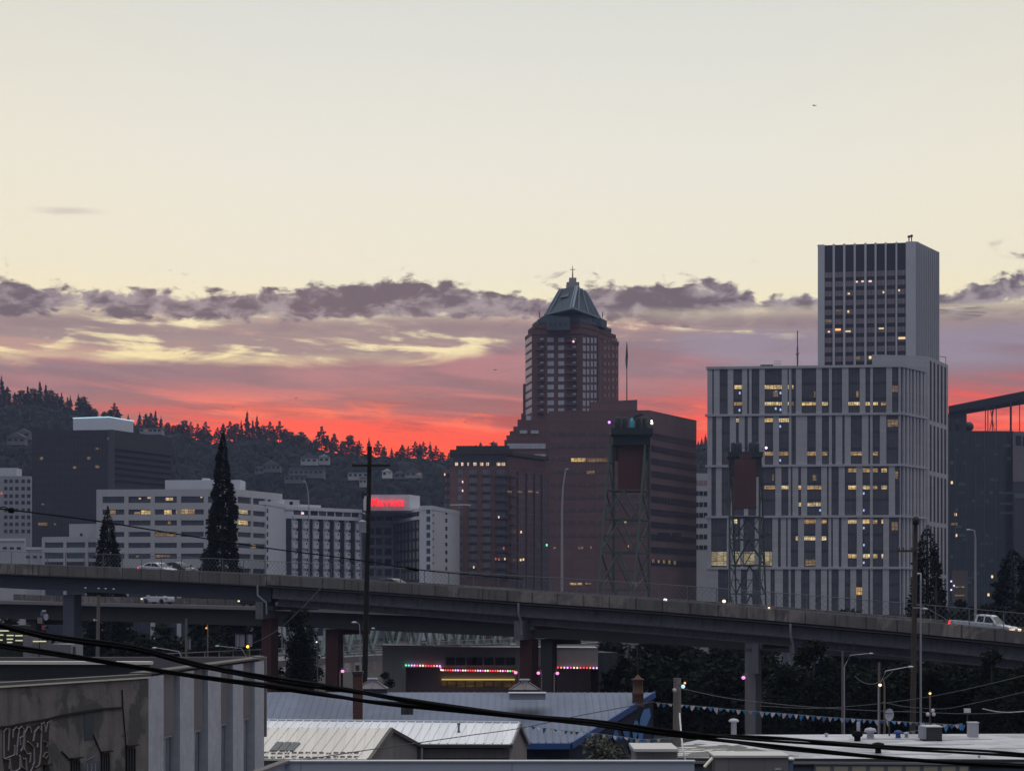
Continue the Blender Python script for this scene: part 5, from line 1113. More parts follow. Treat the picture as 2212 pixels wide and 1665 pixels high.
# ------------------------------------------------------------------ street lamps with glowing globes
def lampost(px, py, Y, gl, r, lab, base=0.0, arm=0.0, pm=None, gr=None, nm='street_lamp'):
    x, z = X(px, Y), Z(py, Y); o = thing(nm, lab, 'street lamp', (x + arm, Y, base), gr)
    m = MB(); m.tube([(x + arm, Y, base), (x + arm, Y, z - .1)] + ([(x + arm * .7, Y, z + .35), (x, Y, z + r)] if arm else []), [.09, .06] + ([.05, .05] if arm else []), 8); m.build('pole', pm or mat('warm_grey_pole', (.22, .17, .14), .7, .15, 1), o)
    MB().ball((x, Y, z), r, 12, .9).build('globe', gl, o); MB().lathe((x, Y, z + r * .8), [(r * .6, 0), (r * .5, .08), (.01, .16)], 10).build('lamp_cap', DSTEEL, o)
    return o
PK = lamp_mat('pink_lamp', (1.0, .26, .62), 1.5); PW = lamp_mat('violet_white_globe', (.85, .7, 1.0), 3.0); WW = lamp_mat('warm_white_globe', (1, .75, .5), 2.6)
Gp = 'pink globed street lamps under the viaduct'
lampost(740, 1449, 205, PK, .17, 'pink lamp left of the brick chimney of the blue grey roof', arm=-.25, gr=Gp); lampost(1114, 1452, 200, PK, .17, 'pink lamp just left of the red pier', arm=.3, gr=Gp)
lampost(1163, 1453, 200, PK, .17, 'pink lamp between the red pier and the black pier', arm=.3, gr=Gp); lampost(1204, 1453.5, 200, PK, .17, 'pink lamp just right of the black pier', arm=-.3, gr=Gp)
lampost(1606, 1463, 180, PK, .17, 'pink lamp in front of the grey pier', arm=.4, gr=Gp)
Gw = 'white globe lamps behind the parapet'
for px, py, m_, r_, lab in ((1437, 1296, PW, .20, 'bright violet white lamp right of the nearer lift tower at parapet height'), (1564, 1298, WW, .17, 'bright warm lamp below the farther lift tower'), (1661, 1313, WW, .12, 'small warm lamp right of the farther lift tower')):
    u = VF.s(px); q = VF.pt(u, -7); q = VF.pt(VF.s(px) + (X(px, q.y) - q.x) / VF.t.x, -7); lampost(px, py, q.y, m_, r_, lab, vz(u) - 1.0, gr=Gw)
lampost(2009, 1497, 150, lamp_mat('amber_globe', (1, .6, .15), 1.6), .1, 'small amber lamp on a post right of the wooden utility pole'); lampost(1901, 1479, 130, lamp_mat('peach_globe', (1, .72, .55), 1.5), .11, 'double peach lamp on the thin pole left of the wooden utility pole', arm=.28)
def cobra(px, pyt, pxl, pyl, Y, lab, base=0.0, r=.09, m=GALV, gr='curved arm light poles'):
    x, z = X(px, Y), Z(pyt, Y); xl, zl_ = X(pxl, Y), Z(pyl, Y); o = thing('light_pole', lab, 'light pole', (x, Y, base), gr)
    MB().tube([(x, Y, base), (x, Y, z - .6), (lerp(x, xl, .25), Y, lerp(z, zl_, .5) + .1), (xl, Y, zl_)], [r, r * .7, r * .5, r * .4], 8).build('pole', m, o)
    d_ = .35 if xl > x else -.35
    MB().ball((xl + d_ * .6, Y, zl_), .2, 10, .4).build('lamp_head', mat('lamp_head_grey', (.55, .55, .58), .4, .05, 1), o)
cobra(2107, 1152, 2097, 1144, 184, 'tall pale curved light pole rising beside the white pickup truck', 10.5, .12)
cobra(1989, 1240, 1989, 1239, 150, 'slim grey pole right beside the wooden utility pole on the right')
cobra(1214, 1100, 1222, 1013, 300, 'tall high mast pole in front of the brown brick office', 10, .22); cobra(667, 1080, 660, 1040, 330, 'tall thin mast in front of the hotel left wing', 10, .14)
cobra(1824, 1423, 1876, 1411, 170, 'thin curved lamp arm over the dark trees below the viaduct', 0, .06); cobra(1898, 1464, 1960, 1440, 130, 'long curved lamp arm reaching toward the wooden utility pole', 0, .07)
cobra(402, 1420, 340, 1399, 150, 'curved lamp arm beside the small white sign under the viaduct at left', 0, .06); cobra(778, 1360, 772, 1344, 139, 'short lamp arm fixed near the large utility pole', 9, .05)
cobra(537, 1410, 475, 1395, 170, 'faint curved lamp arm left of the first red pier', 0, .05)
# ------------------------------------------------------------------ utility poles
def upole(px0, pyt, px1, pyb, Y, r, m, lab, arms=(), grp='wooden utility poles'):
    top = P(px0, pyt, Y); bot = Vector((X(lerp(px0, px1, (Z(pyt, Y)) / (Z(pyt, Y) - Z(pyb, Y))), Y), Y, 0))
    o = thing('utility_pole', lab, 'utility pole', tuple(bot), grp)
    MB().tube([bot, bot.lerp(top, .5), top], [r * 1.25, r, r * .8], 12).build('pole', m, o)
    for (xa, xb, y) in arms:
        a = MB(); a.box(X(xa, Y), X(xb, Y), Y - r - .14, Y - r, Z(y, Y) - .07, Z(y, Y) + .07); am = a.build('crossarm', m, o)
        for k in range(5):
            if k == 2: continue
            xx = lerp(X(xa, Y), X(xb, Y), .04 + k * .23); MB().lathe((xx, Y - r - .07, Z(y, Y) + .07), [(.03, 0), (.05, .05), (.07, .09), (.05, .13), (.06, .17), (.01, .2)], 8).build('insulator', mat('insulator_brown', (.09, .06, .05), .3, .2, 2), am)
    return o, top, bot
DKW = mat('dark_creosote_pole', (.016, .013, .013), .9, .4, 2.5)
o, tp_, bt_ = upole(799, 965, 787, 1500, 140, .185, DKW, 'tall dark wooden utility pole with transformer in front of the hotel sign', [(761, 843, 1006)])
MB().bar((X(797, 140), 139.6, Z(985, 140)), (X(779, 140), 139.6, Z(980, 140)), .06).bar((X(797, 140), 139.6, Z(991, 140)), (X(779, 140), 139.6, Z(980, 140)), .05).box(X(781, 140), X(796, 140), 139.2, 139.5, Z(1072, 140), Z(1066, 140)).tube([P(783, 1061, 139.3), P(783, 1077, 139.3)], .12, 8).build('switch_bracket', DSTEEL, o)
MB().lathe(tuple(P(783, 1152, 139.4)), [(.01, 0), (.23, .02), (.25, .08), (.25, .75), (.27, .78), (.24, .86), (.01, .92)], 16).build('transformer', mat('transformer_grey', (.42, .44, .50), .5, .08, 2), o)
MB().bar(P(786, 1134, 139.5), P(795, 1130, 139.9), .07).bar(P(786, 1148, 139.5), P(795, 1150, 139.9), .07).build('bracket', DSTEEL, o)
MB().ball(tuple(P(806, 1357, 139.6)), .14, 8, .5).build('small_lamp', MATS['lamp_head_grey'], o)
o, tp2, bt2 = upole(1978, 1118, 1972, 1560, 140, .19, WOOD, 'wooden utility pole with one crossarm in front of the courthouse right edge', [(1939, 1979, 1190)])
MB().lathe(tuple(P(1978, 1134, 139.7)), [(.01, 0), (.2, .05), (.22, .5), (.1, .62), (.01, .64)], 12).build('pole_top_box', DSTEEL, o)
MB().bar(P(1989, 1312, 139.6), P(1972, 1312, 139.6), .05).ball(tuple(P(1998, 1315, 140)), .22, 10, .4).build('lamp_head', MATS['lamp_head_grey'], o)
o, tp3, bt3 = upole(1463, 1464, 1462, 1650, 88, .20, WOODL, 'short grey wooden pole with security lamps beside the blue mural building')
MB().ball(tuple(P(1475.5, 1482, 87.7)), .085, 10).build('small_lamp', lamp_mat('cool_lamp', (.55, .8, .95), 1.0), o); MB().ball(tuple(P(1457, 1490, 87.7)), .09, 8).build('small_lamp', MATS['lamp_head_grey'], o); MB().ball(tuple(P(1479.5, 1474.5, 88)), .05, 8).build('small_lamp', MATS['orange_lamp'], o)
MB().bar(P(1475, 1481, 87.8), P(1464, 1480, 87.9), .05).build('bracket', DSTEEL, o)
upole(213, 1285, 211, 1400, 160, .16, WOODL, 'grey wooden pole with floodlight arms under the upper viaduct at left')[0]
o = thing('floodlight_bar', 'horizontal bar of small floodlights on the grey pole at left', 'floodlights', tuple(P(213, 1272, 159.7)))
MB().bar(P(182, 1270, 159.7), P(246, 1273, 159.7), .07).build('bar', DSTEEL, o)
for a in (184.5, 213, 228, 245.5): MB().ball(tuple(P(a, 1269.5 + (a - 184) * .04, 159.6)), .1, 8, .6).build('lamp_head', MATS['lamp_head_grey'], o)
MB().tube([P(203.5, 1339, 159.7), P(210, 1339, 159.8)], .04, 6).ball(tuple(P(203.5, 1339, 159.7)), .1, 8).build('lamp_head', MATS['lamp_head_grey'], o)
for px, pyt, Y in ((1899, 1430, 131), (1820, 1405, 171), (402, 1335, 151)):
    x = X(px, Y); o = thing('thin_pole', {1899: 'thin weathered pole carrying double lamps right of the dark trees', 1820: 'thin pole behind the pennants left of the curved lamp arms', 402: 'thin pole with a white sign box under the viaduct at left'}[px], 'pole', (x, Y, 0), 'thin service poles')
    MB().tube([(x, Y, 0), (x, Y, Z(pyt, Y))], [.11, .08], 8).build('pole', WOODL, o)
# ------------------------------------------------------------------ wires
def sag(a, b, s=0.0, n=24):
    return [a.lerp(b, i / n) - Vector((0, 0, s * 4 * (i / n) * (1 - i / n))) for i in range(n + 1)]
def poly(pts, Ys, n=60):
    """smooth curve through sheet points at given distances"""
    out = []; m = len(pts) - 1
    for i in range(n + 1):
        x = lerp(pts[0][0], pts[-1][0], i / n); k = 0
        while k < m - 1 and x > pts[k + 1][0]: k += 1
        p0, p1, p2, p3 = pts[max(k - 1, 0)], pts[k], pts[k + 1], pts[min(k + 2, m)]
        t = (x - p1[0]) / (p2[0] - p1[0]); h = p2[0] - p1[0]
        m1 = (p2[1] - p0[1]) / max(1e-6, p2[0] - p0[0]) * h; m2 = (p3[1] - p1[1]) / max(1e-6, p3[0] - p1[0]) * h
        y = (2 * t**3 - 3 * t**2 + 1) * p1[1] + (t**3 - 2 * t**2 + t) * m1 + (-2 * t**3 + 3 * t**2) * p2[1] + (t**3 - t**2) * m2
        Y = lerp(Ys[0], Ys[1], i / n); out.append(P(x, y, Y))
    return out
def bundle(name, lab, pts, Ys, r, tw, strands=3, ph=0.0, off=1.05, wob=.0):
    base = poly(pts, Ys, 220); o = thing(name, lab, 'power cable', tuple(base[0]), 'thick twisted power cables crossing the foreground')
    for k in range(strands):
        q = []; s_ = 0
        for i, p in enumerate(base):
            if i: s_ += (p - base[i - 1]).length
            a = ph + s_ * tw + k * 2 * math.pi / strands + .8 * math.sin(s_ * 1.3 + k); rr = r * off
            q.append(p + Vector((0, math.cos(a) * rr, math.sin(a) * rr)))
        MB().tube(q, r, 7).build('strand', BLACK, o)
A_ = [(-40, 1338), (0, 1349), (110, 1375), (290, 1400), (436, 1438), (576, 1464), (664, 1477), (838, 1505), (960, 1525), (1123, 1547), (1286, 1560), (1478, 1584), (1670, 1596), (1760, 1602), (1897, 1612), (2060, 1621), (2212, 1630), (2260, 1633)]
B_ = [(-40, 1388), (0, 1394), (166, 1418), (320, 1443), (436, 1461), (576, 1480), (780, 1512), (925, 1527), (1123, 1549), (1286, 1566), (1478, 1588), (1670, 1612), (1800, 1624), (1930, 1635), (2060, 1645), (2212, 1654), (2260, 1656)]
bundle('power_cable', 'upper of the two thick twisted black cables, reaching highest at the left edge', A_, (22, 26), .0165, .85, 3, off=1.35)
bundle('power_cable', 'lower of the two thick twisted black cables, lowest at the right edge', B_, (22.5, 26.3), .015, .7, 3, 1.0, off=1.35)
TH = 'thin overhead wires'
def wire(lab, pts, Ys, r=.012, m=BLACK, n=60):
    q = poly(pts, Ys, n); return tag(MB().tube(q, r, 5).build('overhead_wire', m, None, tuple(q[0])), lab, 'wire', TH)
wire('thin black wire running from the left edge past both conifers to the brick apartments', [(-20, 1092), (0, 1099), (24, 1101), (210, 1125), (345, 1147), (575, 1183), (690, 1198), (800, 1213), (876, 1226), (960, 1236), (1130, 1250)], (40, 60), .016)
o = thing('wire_splice', 'black dead end clamp on the thin wire at the far left edge', 'wire clamp', tuple(P(24, 1101, 40))); q = P(24, 1101.5, 40)
MB().tube([P(17, 1099, 40), P(20, 1101.5, 40), P(28, 1102, 40), P(32, 1101, 40)], [.02, .055, .06, .02], 8).build('clamp', BLACK, o); MB().tube([P(0, 1096, 40), P(10, 1094, 40), P(20, 1100, 40)], .012, 5).build('jumper', BLACK, o)
o = thing('wire_splice', 'black sleeve on the thin wire in front of the hotel right wing', 'wire sleeve', tuple(P(895, 1229, 57))); MB().tube([P(874, 1225.5, 57), P(878, 1225.5, 57), P(900, 1230, 57), P(905, 1231.5, 57)], [.015, .04, .04, .015], 8).build('sleeve', BLACK, o)
wire('grey wire rising from the cream roof to the blue mural gable', [(640, 1642), (664, 1639), (780, 1621), (900, 1604), (1010, 1588), (1123, 1572), (1240, 1547), (1330, 1530), (1413, 1515)], (78, 100), .02, mat('grey_wire', (.08, .08, .09), .6, .2, 1))
LW = mat('pale_wire', (.13, .13, .14), .5, .2, 1)
wire('pale wire from the short grey pole rightward behind the dish', [(1470, 1486), (1560, 1505), (1660, 1518), (1760, 1527), (1900, 1535), (1975, 1537), (2100, 1541), (2230, 1536)], (95, 110), .018, LW)
wire('upper pale wire rising to the right edge over the dark trees', [(1640, 1524), (1760, 1529), (1880, 1521), (1990, 1507), (2060, 1494), (2140, 1476), (2230, 1454)], (115, 110), .018, LW)
wire('lower pale wire rising to the right edge over the dark trees', [(1905, 1516), (1960, 1526), (2040, 1530), (2100, 1519), (2160, 1506), (2230, 1490)], (115, 110), .018, LW)
wire('short sagging white cable at the right edge above the white vent box', [(2122, 1530), (2150, 1536), (2180, 1538), (2230, 1534)], (100, 100), .03, mat('white_cable', (.45, .45, .42), .5, .1, 1))
wire('sagging cable loop hung from the curved lamp arm', [(1846, 1460), (1862, 1472), (1880, 1477), (1896, 1474), (1915, 1462), (1930, 1448)], (129.5, 129.5), .03, LW)
wire('slack wire from the wooden pole down to the viaduct parapet near the pickup', [(1978, 1304), (2010, 1318), (2045, 1338), (2062, 1347)], (140, 168), .03, LW)
wire('thin diagonal wire rising over the first red pier', [(480, 1410), (547, 1388), (600, 1360), (650, 1315), (700, 1262)], (120, 135), .016, DSTEEL)
# ------------------------------------------------------------------ foreground: graffiti building
CON = mat('weathered_concrete', (.20, .182, .175), .95, .5, 1.6, streak=.65, col2=(.10, .10, .095), thr=(.50, .60), bump=.3)
PIL = mat('painted_block_pilaster', (.49, .51, .57), .9, .2, .8, joints=(.4, .2, .01, .9), streak=.25)
PAN = mat('grey_infill_panel', (.185, .172, .178), .9, .18, .6, streak=.3)
CAPM = mat('painted_sky_sheen_metal', (.85, .82, .64), .5, .15, 1.5)  # bright yellowish tone paints reflected sky onto the metal
G0 = Vector((X(-70, 51), 51)); G1 = Vector((X(320, 59.15), 59.15)); G2 = Vector((X(571, 77.1), 77.1)); zg = 12.0
GF = Face(G0, G1); GP = Face(G1, G2)
root = thing('concrete_building', 'old concrete building with graffiti, white pilasters and sunken flat roof in the left foreground', 'building', (G1.x, G1.y, 0))
wl = MB(); wl.fb(GF, 0, GF.L, 0, zg - .0, -.25, 0); wl.build('graffiti_wall', CON, root)
MB().fb(GP, 0, GP.L, 0, zg + .04, -.6, -.3).build('side_wall', mat('dark_gap_wall', (.04, .042, .05), .9, .2, 1), root)  # dark wall seen in the gaps between the pilasters
MB().prism([G0 + Vector((0, .4)), G1 - Vector((.4, 0)), G2 - Vector((.5, .5)), (-30, 76.5), (-30, 51)], 0, 11.3).build('roof', mat('roof_membrane_black', (.02, .02, .024), .9, .3, .3), root)
cp = MB(); cp.fb(GF, -1, GF.L + .06, zg, zg + .07, -.3, .07); cp.build('coping', mat('grey_coping', (.11, .11, .10), .8, .2, 1), root)
MB().fb(GF, -1, GF.L, zg - .055, zg - .0, .005, .06).build('coping_edge', CAPM, root)
MB().fb(GP, -.05, GP.L + .2, zg + .051, zg + .11, -.55, .03).build('coping', mat('grey_coping', (0, 0, 0)), root)
far = Face((-30, 76.2), (X(318, 75), 75)); MB().fb(far, 0, far.L, 11, zg - .12, -.4, 0).build('far_parapet', mat('dark_parapet_face', (.035, .037, .045), .9, .3, .6), root)
MB().fb(far, 0, far.L + .1, zg - .11, zg + .0, -.5, .08).build('far_coping', mat('bright_coping', (.82, .78, .70), .4, .1, 1), root)
far2 = Face((-30, 78), (X(575, 79), 79)); MB().fb(far2, 0, far2.L, 9, zg + .07, -.4, 0).build('rear_parapet', mat('rear_parapet_grey', (.16, .15, .16), .9, .2, .5), root)
g8x = lambda x: x / 3.437
g8y = lambda y: 1180.9 + y / 3.437
for i, (a, b) in enumerate(((1103, 1215), (1336, 1440), (1545, 1640), (1730, 1806), (1892, 1960))):
    MB().fb(GP, GP.s(g8x(a)), GP.s(g8x(b)), 0, zg - .02, -.3, .0).build('pilaster', PIL, root)
for a, b, yb_ in ((1216, 1314, 1380), (1441, 1524, 1342), (1641, 1712, 1296), (1807, 1876, 1256)):
    u0, u1 = GP.s(g8x(a)), GP.s(g8x(b)); zz = GP.z(g8y(yb_), g8x(b))
    MB().fb(GP, u0, u1, zz, zg - .02, -.29, -.1).build('infill_panel', PAN, root)
    wf = MB(); wf.fb(GP, u0, u0 + .14 * (u1 - u0), 0, zz, -.29, -.12); wf.fb(GP, u0 + .42 * (u1 - u0), u0 + .50 * (u1 - u0), 0, zz - .1, -.28, -.16); wf.fb(GP, u0, u1 - .02, zz - .1, zz - .01, -.28, -.14)
    w1 = wf.build('window_frame', mat('blue_grey_frame', (.32, .35, .40), .6, .15, 1), root)
    MB().fb(GP, u0 + .12, u1 - .05, 0, zz - .1, -.295, -.22).build('pane', mat('street_glass', (.14, .17, .21), .2, .4, .5), w1)
MB().fb(GP, GP.s(561), GP.L, 0, zg + .16, -.29, -.01).build('corner_pier', mat('pale_peeling_pier', (.28, .27, .25), .95, .3, .9, col2=(.16, .12, .09), thr=(.55, .6)), root)
# wall ledge, cracks, dark window slots
gx = lambda x: x * 560 / 2212 / 1.736
gy = lambda y: (2600 + y * 560 / 2212) / 1.736
def gp(x, y, d): u = GF.s(gx(x)); return GF.pt(u, d, GF.z(gy(y), gx(x)))
def stroke(pts, w, d, m, name='paint_line', root_=root):
    mb = MB()
    for (a, b) in zip(pts, pts[1:]):
        p, q = gp(a[0], a[1], d), gp(b[0], b[1], d); mb.bar(p, q, w, .012)
    for a in pts: p = gp(a[0], a[1], d); mb.ball(tuple(p), w * .42, 6)
    return mb
DKP = mat('dark_crack', (.022, .02, .022), .95, .2, 2); LTP = mat('grey_white_spray_paint', (.40, .37, .39), .8, .25, 1.5); BRP = mat('brown_black_spray_fill', (.05, .035, .033), .9, .4, 1.2); TLP = mat('bluish_patch', (.06, .07, .085), .9, .3, 1)
lg = MB(); pts = [(-60, 500), (150, 480), (400, 425), (700, 375), (900, 320), (1250, 262), (1500, 225), (1800, 205)]
for a, b in zip(pts, pts[1:]): lg.bar(gp(*a, .02), gp(*b, .02), .05, .05)
lg.build('ledge', DKP, root)
cr = MB(); cr.bar(gp(1800, -60, .02), gp(1812, 190, .02), .035, .03).bar(gp(1812, 190, .02), (gp(1860, 770, .02)), .028, .03).bar(gp(1370, 600, .02), gp(1480, 850, .02), .03, .02).bar(gp(900, 850, .02), gp(1040, 990, .02), .04, .02); cr.build('pipe', DKP, root)
pt_ = MB(); 
for (a, b, c_, d_) in ((1245, 290, 1380, 640), (1200, 880, 1440, 1200)): pt_.px(GF, gx(a), gx(b if b > a else c_), 0, 0, 0, 0) if False else None
MB().px(GF, gx(1245), gx(1385), gy(285), gy(680), .004, .012).build('patch', TLP, root)
for a, b, y0 in ((640, 715, 1060), (1045, 1170, 960), (1490, 1610, 865), (1860, 1990, 775)):
    wf = MB().px(GF, gx(a), gx(b), gy(y0), gy(1400), .002, .03).build('window_recess', mat('black_opening', (.008, .009, .012), .6, .3, 1), root)
    bars = MB()
    for k in range(4): xx = lerp(a + 8, b - 8, k / 3); bars.px(GF, gx(xx - 5), gx(xx + 5), gy(y0 + 40), gy(1400), .035, .06)
    bars.build('window_bar', mat('bar_grey', (.05, .052, .06), .7, .2, 1), wf)
    MB().px(GF, gx(a - 12), gx(b + 12), gy(y0 - 22), gy(y0), .01, .12).build('lintel', DKP, root)
MB().px(GF, gx(1200), gx(1470), gy(1010), gy(1300), .004, .012).build('patch', mat('grey_blue_paint', (.10, .11, .14), .8, .3, 1), root)
for xx in (1280, 1345, 1400): stroke([(xx, 1040), (xx, 1250)], .04, .02, None).build('paint_line', LTP, root)
stroke([(1225, 1110), (1260, 990), (1380, 930), (1395, 890)], .035, .02, None).build('paint_line', mat('pale_blue_spray', (.20, .22, .27), .8, .2, 1), root)
grf = MB(); 
fill = [[(30, 520), (250, 490), (330, 480), (480, 470), (600, 430), (740, 380), (720, 560), (700, 1050), (560, 1090), (470, 1150), (70, 1170), (40, 960)]]
for pf in fill:
    n = len(pf); vs = [gp(x, y, .012) for x, y in pf] + [gp(x, y, .002) for x, y in pf]; grf.add(vs, [tuple(range(n))] + [(i, (i + 1) % n, n + (i + 1) % n, n + i) for i in range(n)])
grf.build('graffiti_fill', BRP, root)
letters = [
 [(45, 960), (40, 560), (75, 515), (125, 520), (110, 830)], [(45, 960), (120, 935), (200, 900), (205, 770)], [(180, 640), (180, 540), (225, 490), (265, 540), (240, 780), (235, 900)],
 [(265, 520), (300, 480), (340, 530), (335, 620), (280, 650), (290, 750)], [(335, 620), (330, 760), (300, 840)], [(450, 570), (435, 500), (395, 490), (350, 580), (345, 820), (390, 890), (440, 880), (430, 1010)],
 [(400, 710), (440, 740), (490, 800), (495, 1010), (470, 1060)], [(480, 690), (500, 560), (560, 490), (600, 560), (590, 860), (570, 1040)], [(545, 740), (540, 780)], [(600, 560), (600, 440), (640, 425), (660, 560), (690, 430), (730, 400)],
 [(640, 700), (690, 730), (680, 780)], [(60, 960), (130, 980), (125, 1100)], [(130, 960), (150, 1130), (230, 1140), (280, 1100), (285, 920)], [(280, 920), (310, 1080), (380, 1130), (370, 960), (340, 960)], [(690, 860), (650, 880), (625, 930), (660, 960), (690, 920)], [(690, 860), (720, 960), (715, 1040)], [(470, 1060), (510, 1090), (560, 1060)], [(440, 1149), (470, 1080)]]
for i, l_ in enumerate(letters): stroke(l_, .06, .018, None).build('graffiti_line', LTP if i not in (10, 14, 15, 16) else mat('tan_spray_paint', (.30, .24, .20), .8, .2, 1), root)
# ------------------------------------------------------------------ metal roofed buildings in the middle
def sheet(name, m, e0, e1, r0, r1, root, rib=.4, th=.08, ribm=None):
    """a sloping sheet-metal roof with standing seams from eave to ridge"""
    e0, e1, r0, r1 = map(Vector, (e0, e1, r0, r1)); up = Vector((0, 0, th)); n = max(2, int((e1 - e0).length / rib)); mb = MB()
    mb.add([e0, e1, r1, r0, e0 + up, e1 + up, r1 + up, r0 + up], [(3, 2, 1, 0), (4, 5, 6, 7), (0, 1, 5, 4), (1, 2, 6, 5), (2, 3, 7, 6), (3, 0, 4, 7)])
    for i in range(n + 1):
        a, b = e0.lerp(e1, i / n) + up, r0.lerp(r1, i / n) + up; mb.bar(a + Vector((0, 0, .02)), b + Vector((0, 0, .02)), .05, .05)
    return mb.build(name, m, root)
BLR = mat('blue_grey_metal_roof', (.155, .185, .27), .6, .18, .35, streak=.0, col2=(.115, .14, .205), thr=(.45, .62), joints=(.62, 60, .03, .9))
BLU = mat('blue_fascia', (.03, .09, .26), .6, .2, 1)
r0, r1 = P(520, 1496.5, 125), P(1412, 1497.5, 125); e0, e1 = Vector((X(520, 115), 115, 6.35)), Vector((X(1232, 115), 115, 6.3))
e0.z = 6.35
root = thing('blue_roof_building', 'long low building with blue grey metal roof and a blue mural on its gable', 'building', ((e0.x + e1.x) / 2, 120, 0))
mb = MB(); up = Vector((0, 0, .06)); mb.add([e0, e1, r1, r0, e0 + up, e1 + up, r1 + up, r0 + up], [(3, 2, 1, 0), (4, 5, 6, 7), (0, 1, 5, 4), (1, 2, 6, 5), (2, 3, 7, 6), (3, 0, 4, 7)])
xx = e0.x + .3
while xx < r1.x:
    ze = lerp(e0.z, r1.z, 0) + .08; t0 = 0 if xx < e1.x else (xx - e1.x) / (r1.x - e1.x); mb.bar((xx, lerp(115, 125, t0), lerp(6.33, r1.z, t0) + .08), (xx, 125, r1.z + .08), .05, .05); xx += .42
mb.build('roof', BLR, root)
wl = MB(); wl.add([(e0.x, 115.4, 0), (e1.x - .05, 115.4, 0), (e1.x - .05, 115.4, 6.2), (e0.x, 115.4, 6.2)], [(0, 1, 2, 3)])
wl.add([(e1.x - .08, 115.4, 0), (r1.x - .08, 125, 0), (r1.x - .08, 125, r1.z - .15), (e1.x - .08, 115.4, 6.15)], [(0, 1, 2, 3)]); wl.add([(e0.x, 125, 0), (r1.x, 125, 0), (r1.x, 125, r1.z - .1), (e0.x, 125, r0.z - .1)], [(3, 2, 1, 0)])
wl.build('wall', mat('dark_blue_wall', (.02, .03, .055), .8, .3, .5), root)
MB().bar(e1 + Vector((.08, -.1, -.05)), r1 + Vector((.08, .1, -.05)), .12, .36).build('rake_fascia', BLU, root); MB().box(X(1100, 114.8), e1.x, 114.75, 114.95, 6.05, 6.38).build('gutter', BLU, root)
MF = Face((e1.x, 115.4), (r1.x, 125)); LBL = mat('light_blue_mural', (.10, .24, .52), .7, .2, .8)
def mural(pts, m=LBL):
    n = len(pts); vs = [MF.pt(MF.s(x), .03, MF.z(y, x)) for x, y in pts]; vs += [MF.pt(MF.s(x), .005, MF.z(y, x)) for x, y in pts]
    MB().add(vs, [tuple(range(n))] + [(i, (i + 1) % n, n + (i + 1) % n, n + i) for i in range(n)]).build('mural_shape', m, root)
def blob(cx, cy, rx, ry, lean=0): return [(cx + rx * math.cos(t) + lean * math.sin(t) * ry, cy + ry * math.sin(t)) for t in [i * 2 * math.pi / 20 for i in range(20)]]
mural([(1390, 1532), (1402, 1529), (1405, 1545), (1398, 1562), (1390, 1580), (1386, 1600), (1384, 1616), (1378, 1600), (1379, 1575), (1383, 1550)]); mural(blob(1372, 1575, 6, 20, -.1)); mural(blob(1352, 1578, 7, 15, .1), mat('mid_blue_mural', (.05, .14, .36), .7, .2, 1)); mural(blob(1392, 1606, 8, 11)); mural(blob(1330, 1588, 6, 12), MATS['mid_blue_mural']); mural(blob(1365, 1612, 7, 10))
def cupola(px, py, Y, lab):
    """small hipped roof ventilator"""
    x, z = X(px, Y), Z(py, Y); s_ = Y / F; m = MB(); w0 = 33 * s_; w1 = 14 * s_; h0 = 14 * s_
    m.box(x - w0, x + w0, Y - .8, Y + .8, z - .5, z); q = m.build('base', mat('cupola_dark', (.06, .06, .075), .8, .2, 1), lab)
    m = MB(); m.add([(x - w0, Y - .9, z), (x + w0, Y - .9, z), (x + w0, Y + .9, z), (x - w0, Y + .9, z), (x - w1 * .7, Y - .3, z + h0), (x + w1 * .7, Y - .3, z + h0), (x + w1 * .7, Y + .3, z + h0), (x - w1 * .7, Y + .3, z + h0)], [(3, 2, 1, 0), (4, 5, 6, 7), (0, 1, 5, 4), (1, 2, 6, 5), (2, 3, 7, 6), (3, 0, 4, 7)])
    for a, b in ((-w0, -w1 * .7), (w0, w1 * .7), (0, 0)): m.bar((x + a, Y - .92, z), (x + b, Y - .32, z + h0 + .02), .08)
    m.build('hip_roof', mat('cupola_taupe', (.19, .165, .18), .7, .15, 1), lab)
    MB().box(x - w1 * .5, x + w1 * .5, Y - .25, Y + .25, z + h0, z + h0 + 5 * s_).box(x - w1 * .8, x + w1 * .8, Y - .35, Y + .35, z + h0 + 5 * s_, z + h0 + 8 * s_).build('cap', mat('cupola_white', (.45, .45, .50), .6, .1, 1), lab)
for px, py, lab in ((805, 1486, 'small hipped ventilator on the blue grey roof beside the utility pole'), (1133, 1488, 'small hipped ventilator on the blue grey roof below the red pier')):
    o = thing('roof_ventilator', lab, 'roof ventilator', tuple(P(px, py, 125.6)), 'hipped ventilators on the blue grey roof'); cupola(px, py, 125.6, o)
CHB = mat('chimney_brick', (.13, .06, .055), .95, .25, 1, joints=(.4, .2, .02, .7))
o = thing('chimney', 'tall square dark brick chimney left of the ventilator on the blue grey roof', 'chimney', tuple(P(773, 1531, 117.5)))
MB().box(X(763, 117.5), X(783, 117.5), 117.2, 117.8, Z(1531, 117.5) - .6, Z(1452, 117.5)).build('shaft', CHB, o); MB().box(X(761.5, 117.5), X(784.5, 117.5), 117.1, 117.9, Z(1455, 117.5), Z(1449, 117.5)).build('cap', DSTEEL, o)
MB().tube([P(772, 1448, 117.5), P(772, 1436, 117.5)], .12, 8).build('flue', DSTEEL, o)
o = thing('chimney', 'rusty round chimney with flared cap at the right end of the blue grey roof', 'chimney', tuple(P(1378, 1510, 123)))
RU = mat('rusty_flue', (.13, .065, .045), .8, .35, 2); s_ = 123 / F
